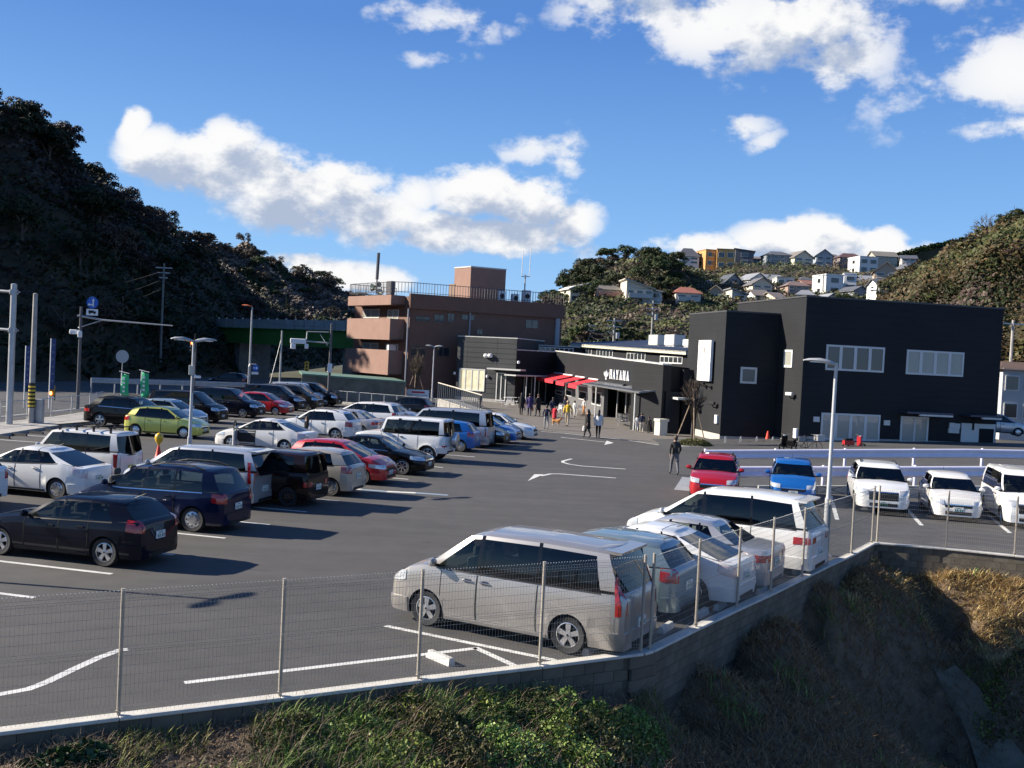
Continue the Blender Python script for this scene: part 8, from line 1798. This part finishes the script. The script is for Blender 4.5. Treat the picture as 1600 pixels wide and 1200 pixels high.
def blades(P_, g_, L_, w_, lean, name, mt):
    n = len(P_); a = g_.uniform(0, 2*PI, n); ln = L_*g_.uniform(.5, 1.3, n); k = lean*g_.uniform(.3, 1.2, n); d = np.stack([np.cos(a)*k, np.sin(a)*k, np.ones(n)], 1); d /= np.linalg.norm(d, axis=1, keepdims=True)
    s_ = np.stack([-np.sin(a), np.cos(a), np.zeros(n)], 1)*(w_*g_.uniform(.6, 1.3, n))[:, None]; mid = P_+d*ln[:, None]*.55; d2 = d*1.0; d2[:, 2] *= .35; d2 /= np.linalg.norm(d2, axis=1, keepdims=True); tip = mid+d2*ln[:, None]*.5
    V_ = np.stack([P_-s_*.5, P_+s_*.5, mid+s_*.5, mid-s_*.5, mid-s_*.5, mid+s_*.5, tip+s_*.06, tip-s_*.06], 1).reshape(-1, 3)
    return tag(meshob(name, quadmesh(name, V_, mt)), kind='stuff')
def clump(P_, sx, seed): return np.sin(P_[:, 0]*sx+seed)*np.sin(P_[:, 1]*sx*1.1+seed*2)+.5*np.sin(P_[:, 0]*sx*2.3+P_[:, 1]*sx*1.7+seed)
# near strip visible below the first fence
P_, g_ = scatter(420000, -16, 22, 8, 31, 11); P_ = P_[~inlot(P_)]; sx_, sy_ = scr(P_); vis = (sx_ > -150) & (sx_ < 1750) & (sy_ < 1300); P_, sx_, sy_ = P_[vis], sx_[vis], sy_[vis]
r_ = g_.uniform(0, 1, len(P_)); c1 = clump(P_, 1.3, 2.0); c2 = clump(P_, 2.1, 5.0)
left = sx_ < 1040
green = left & (sx_ > 330+90*c1) & (sy_ > 1092+22*c2*.5-(sx_-400)*.02) 
def pick(m_, n): i = np.flatnonzero(m_); return i[g_.permutation(len(i))[:n]]
blades(P_[pick(green & (sx_ < 800) & (c1 > -.7), 14000)], g_, .2, .010, 1.1, 'green_grass', GRS)
blades(P_[pick(left & (sx_ > 400), 3500)]+np.array([0, 0, .1]), g_, .3, .009, 1.3, 'weed_stems', TWG2)
blades(P_[pick(left & (sx_ > 420) & (sx_ < 860) & (c1 > -.2), 4500)]+np.array([0, 0, .06]), g_, .26, .009, 1.1, 'tall_green_grass', GRS)
blades(P_[pick(left & (sx_ > 180) & (c2 > .1), 7000)], g_, .2, .012, .9, 'yellow_green_grass', leafmat('grass_yellow', (.12, .14, .03), (.2, .2, .05), (.3, .26, .1)))
blades(P_[pick(left & ((sx_ < 420) | (c2 > .5)), 9000)], g_, .22, .008, 1.6, 'dead_stems', TWG2)
right = ~left
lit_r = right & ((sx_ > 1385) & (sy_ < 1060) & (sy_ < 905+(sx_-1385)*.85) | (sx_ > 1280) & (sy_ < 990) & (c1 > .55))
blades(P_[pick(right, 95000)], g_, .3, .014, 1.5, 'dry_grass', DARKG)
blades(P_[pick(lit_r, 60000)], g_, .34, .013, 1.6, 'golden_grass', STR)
blades(P_[pick(right & (c2 > .8), 2500)], g_, .3, .012, 1.0, 'green_grass_patch', GRS)
# dead leaves
i_ = pick(left & (sx_ < 640), 5000); Q_ = P_[i_].copy(); Q_[:, 2] += .02; tag(meshob('dead_leaves', quadmesh('dead_leaves', quads(Q_, .05, g_, .8), leafmat('dead_leaf', (.14, .09, .06), (.25, .17, .11), (.4, .3, .2)))), kind='stuff')
# leafy weeds: mounds of small leaves
MIXG = leafmat('weed_olive', (.04, .05, .016), (.09, .105, .03), (.2, .18, .08), .55)
def mounds(spots, name, mt, nper, size, group=None, cat='bush', labf=None, kind=None):
    for k, (px, py, r, h) in enumerate(spots):
        p = bank_hit(px, py)
        gg = np.random.default_rng(100+k+len(spots)); n = int(nper*r*r*6); a = gg.uniform(0, 2*PI, n); q = np.sqrt(gg.uniform(0, 1, n)); X_ = q*np.cos(a)*r; Y_ = q*np.sin(a)*r
        top = h*(1-q**2)*(.7+.3*np.sin(X_*9+k)*np.sin(Y_*8)); zz = top*gg.uniform(.15, 1.05, n); Pm = np.stack([X_, Y_, zz], 1); base = bank_z(X_+p.x, Y_+p.y)-p.z; Pm[:, 2] += base
        o = meshob(name, quadmesh(name, quads(Pm, size*gg.choice([.55, .8, 1.1, 1.5], n, p=[.35, .35, .2, .1]), gg, .75, up=.3), (mt if mt is not GRN or k % 3 else MIXG)), None, p)
        tag(o, labf(k), cat, group)
sp = [(x_, y_, r_*1.15, h_*1.05) for x_, y_, r_, h_ in [(455, 1150, .5, .3), (560, 1165, .55, .35), (640, 1120, .4, .22), (700, 1160, .6, .4), (770, 1125, .5, .38), (800, 1190, .7, .45), (850, 1110, .45, .36), (880, 1160, .6, .45), (940, 1140, .5, .4), (960, 1190, .6, .5), (905, 1200, .6, .5), (1000, 1150, .45, .35), (740, 1200, .6, .4), (640, 1195, .6, .35), (890, 1120, .5, .4), (930, 1170, .6, .5), (980, 1170, .5, .42)]]
posn = ['in the middle of the bank', 'at the bottom centre', 'close under the wall', 'left of the densest leaves', 'close below the champagne minivan', 'at the bottom edge', 'right against the block wall', 'in the densest leafy patch', 'near the edge of the dark slope', 'in the bottom right of the lit patch', 'at the bottom edge of the lit patch', 'last before the dark slope', 'low at the bottom edge', 'beside the brown stems', 'just under the rear wheel of the champagne minivan', 'in the middle of the densest patch', 'bordering the dark slope']
mounds(sp, 'leafy_weed', GRN, 1500, .05, 'leafy weeds on the sunlit bank', 'weed', lambda k: 'bright green leafy weed mound '+posn[k])
mounds([(110, 1190, .45, .22), (150, 1182, .3, .2), (70, 1198, .3, .15)], 'ivy_patch', IVY, 500, .09, 'dark broad leaved patches at the bottom left', 'weed', lambda k: ['dark broad leaved green patch at the bottom left of the bank', 'small broad leaved patch right of the larger one at bottom left', 'small broad leaved patch nearest the bottom left corner'][k])
mounds([(1590, 1120, .8, .3), (1540, 1108, .4, .2)], 'weed_patch', GRN, 500, .08, None, 'weed', lambda k: ['sunlit green leafy patch at the right edge above the gutter', 'shaded green leaves left of the sunlit patch above the gutter'][k])
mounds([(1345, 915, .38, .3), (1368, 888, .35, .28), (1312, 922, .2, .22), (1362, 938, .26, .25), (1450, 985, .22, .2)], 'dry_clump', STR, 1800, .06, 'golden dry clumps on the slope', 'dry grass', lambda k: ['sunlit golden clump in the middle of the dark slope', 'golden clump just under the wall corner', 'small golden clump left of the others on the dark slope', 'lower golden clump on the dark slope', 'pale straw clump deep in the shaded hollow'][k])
# concrete gutter in the hollow
Lg = [(1458, 1052), (1475, 1085), (1498, 1125), (1515, 1165), (1530, 1215)]; Rg = [(1492, 1048), (1530, 1085), (1548, 1120), (1575, 1160), (1620, 1215)]
b = MB(); rows_ = [[bank_hit(*l), (bank_hit(*l)+bank_hit(*r))/2-Vector((0, 0, .1)), bank_hit(*r)] for l, r in zip(Lg, Rg)]
vs_ = [q+Vector((0, 0, .12)) for r in rows_ for q in r]; n9 = len(vs_); vs_ += [q-Vector((0, 0, .5)) for q in vs_]; fs_ = []
for i in range(4):
    for k in range(2): fs_.append((i*3+k, i*3+k+1, i*3+4+k, i*3+3+k))
    fs_ += [(i*3, i*3+3, n9+i*3+3, n9+i*3), (i*3+2, n9+i*3+2, n9+i*3+5, i*3+5)]
fs_ += [(0, n9, n9+1, 1), (1, n9+1, n9+2, 2)]
o = b.add(vs_, fs_).build('drain_channel', mat('gutter_mossy', (.16, .14, .1), .95, var=.3, vs=2, bump=.4), label='mossy concrete drain channel running down the dark hollow', cat='drain', smooth=60); fix_normals(o)
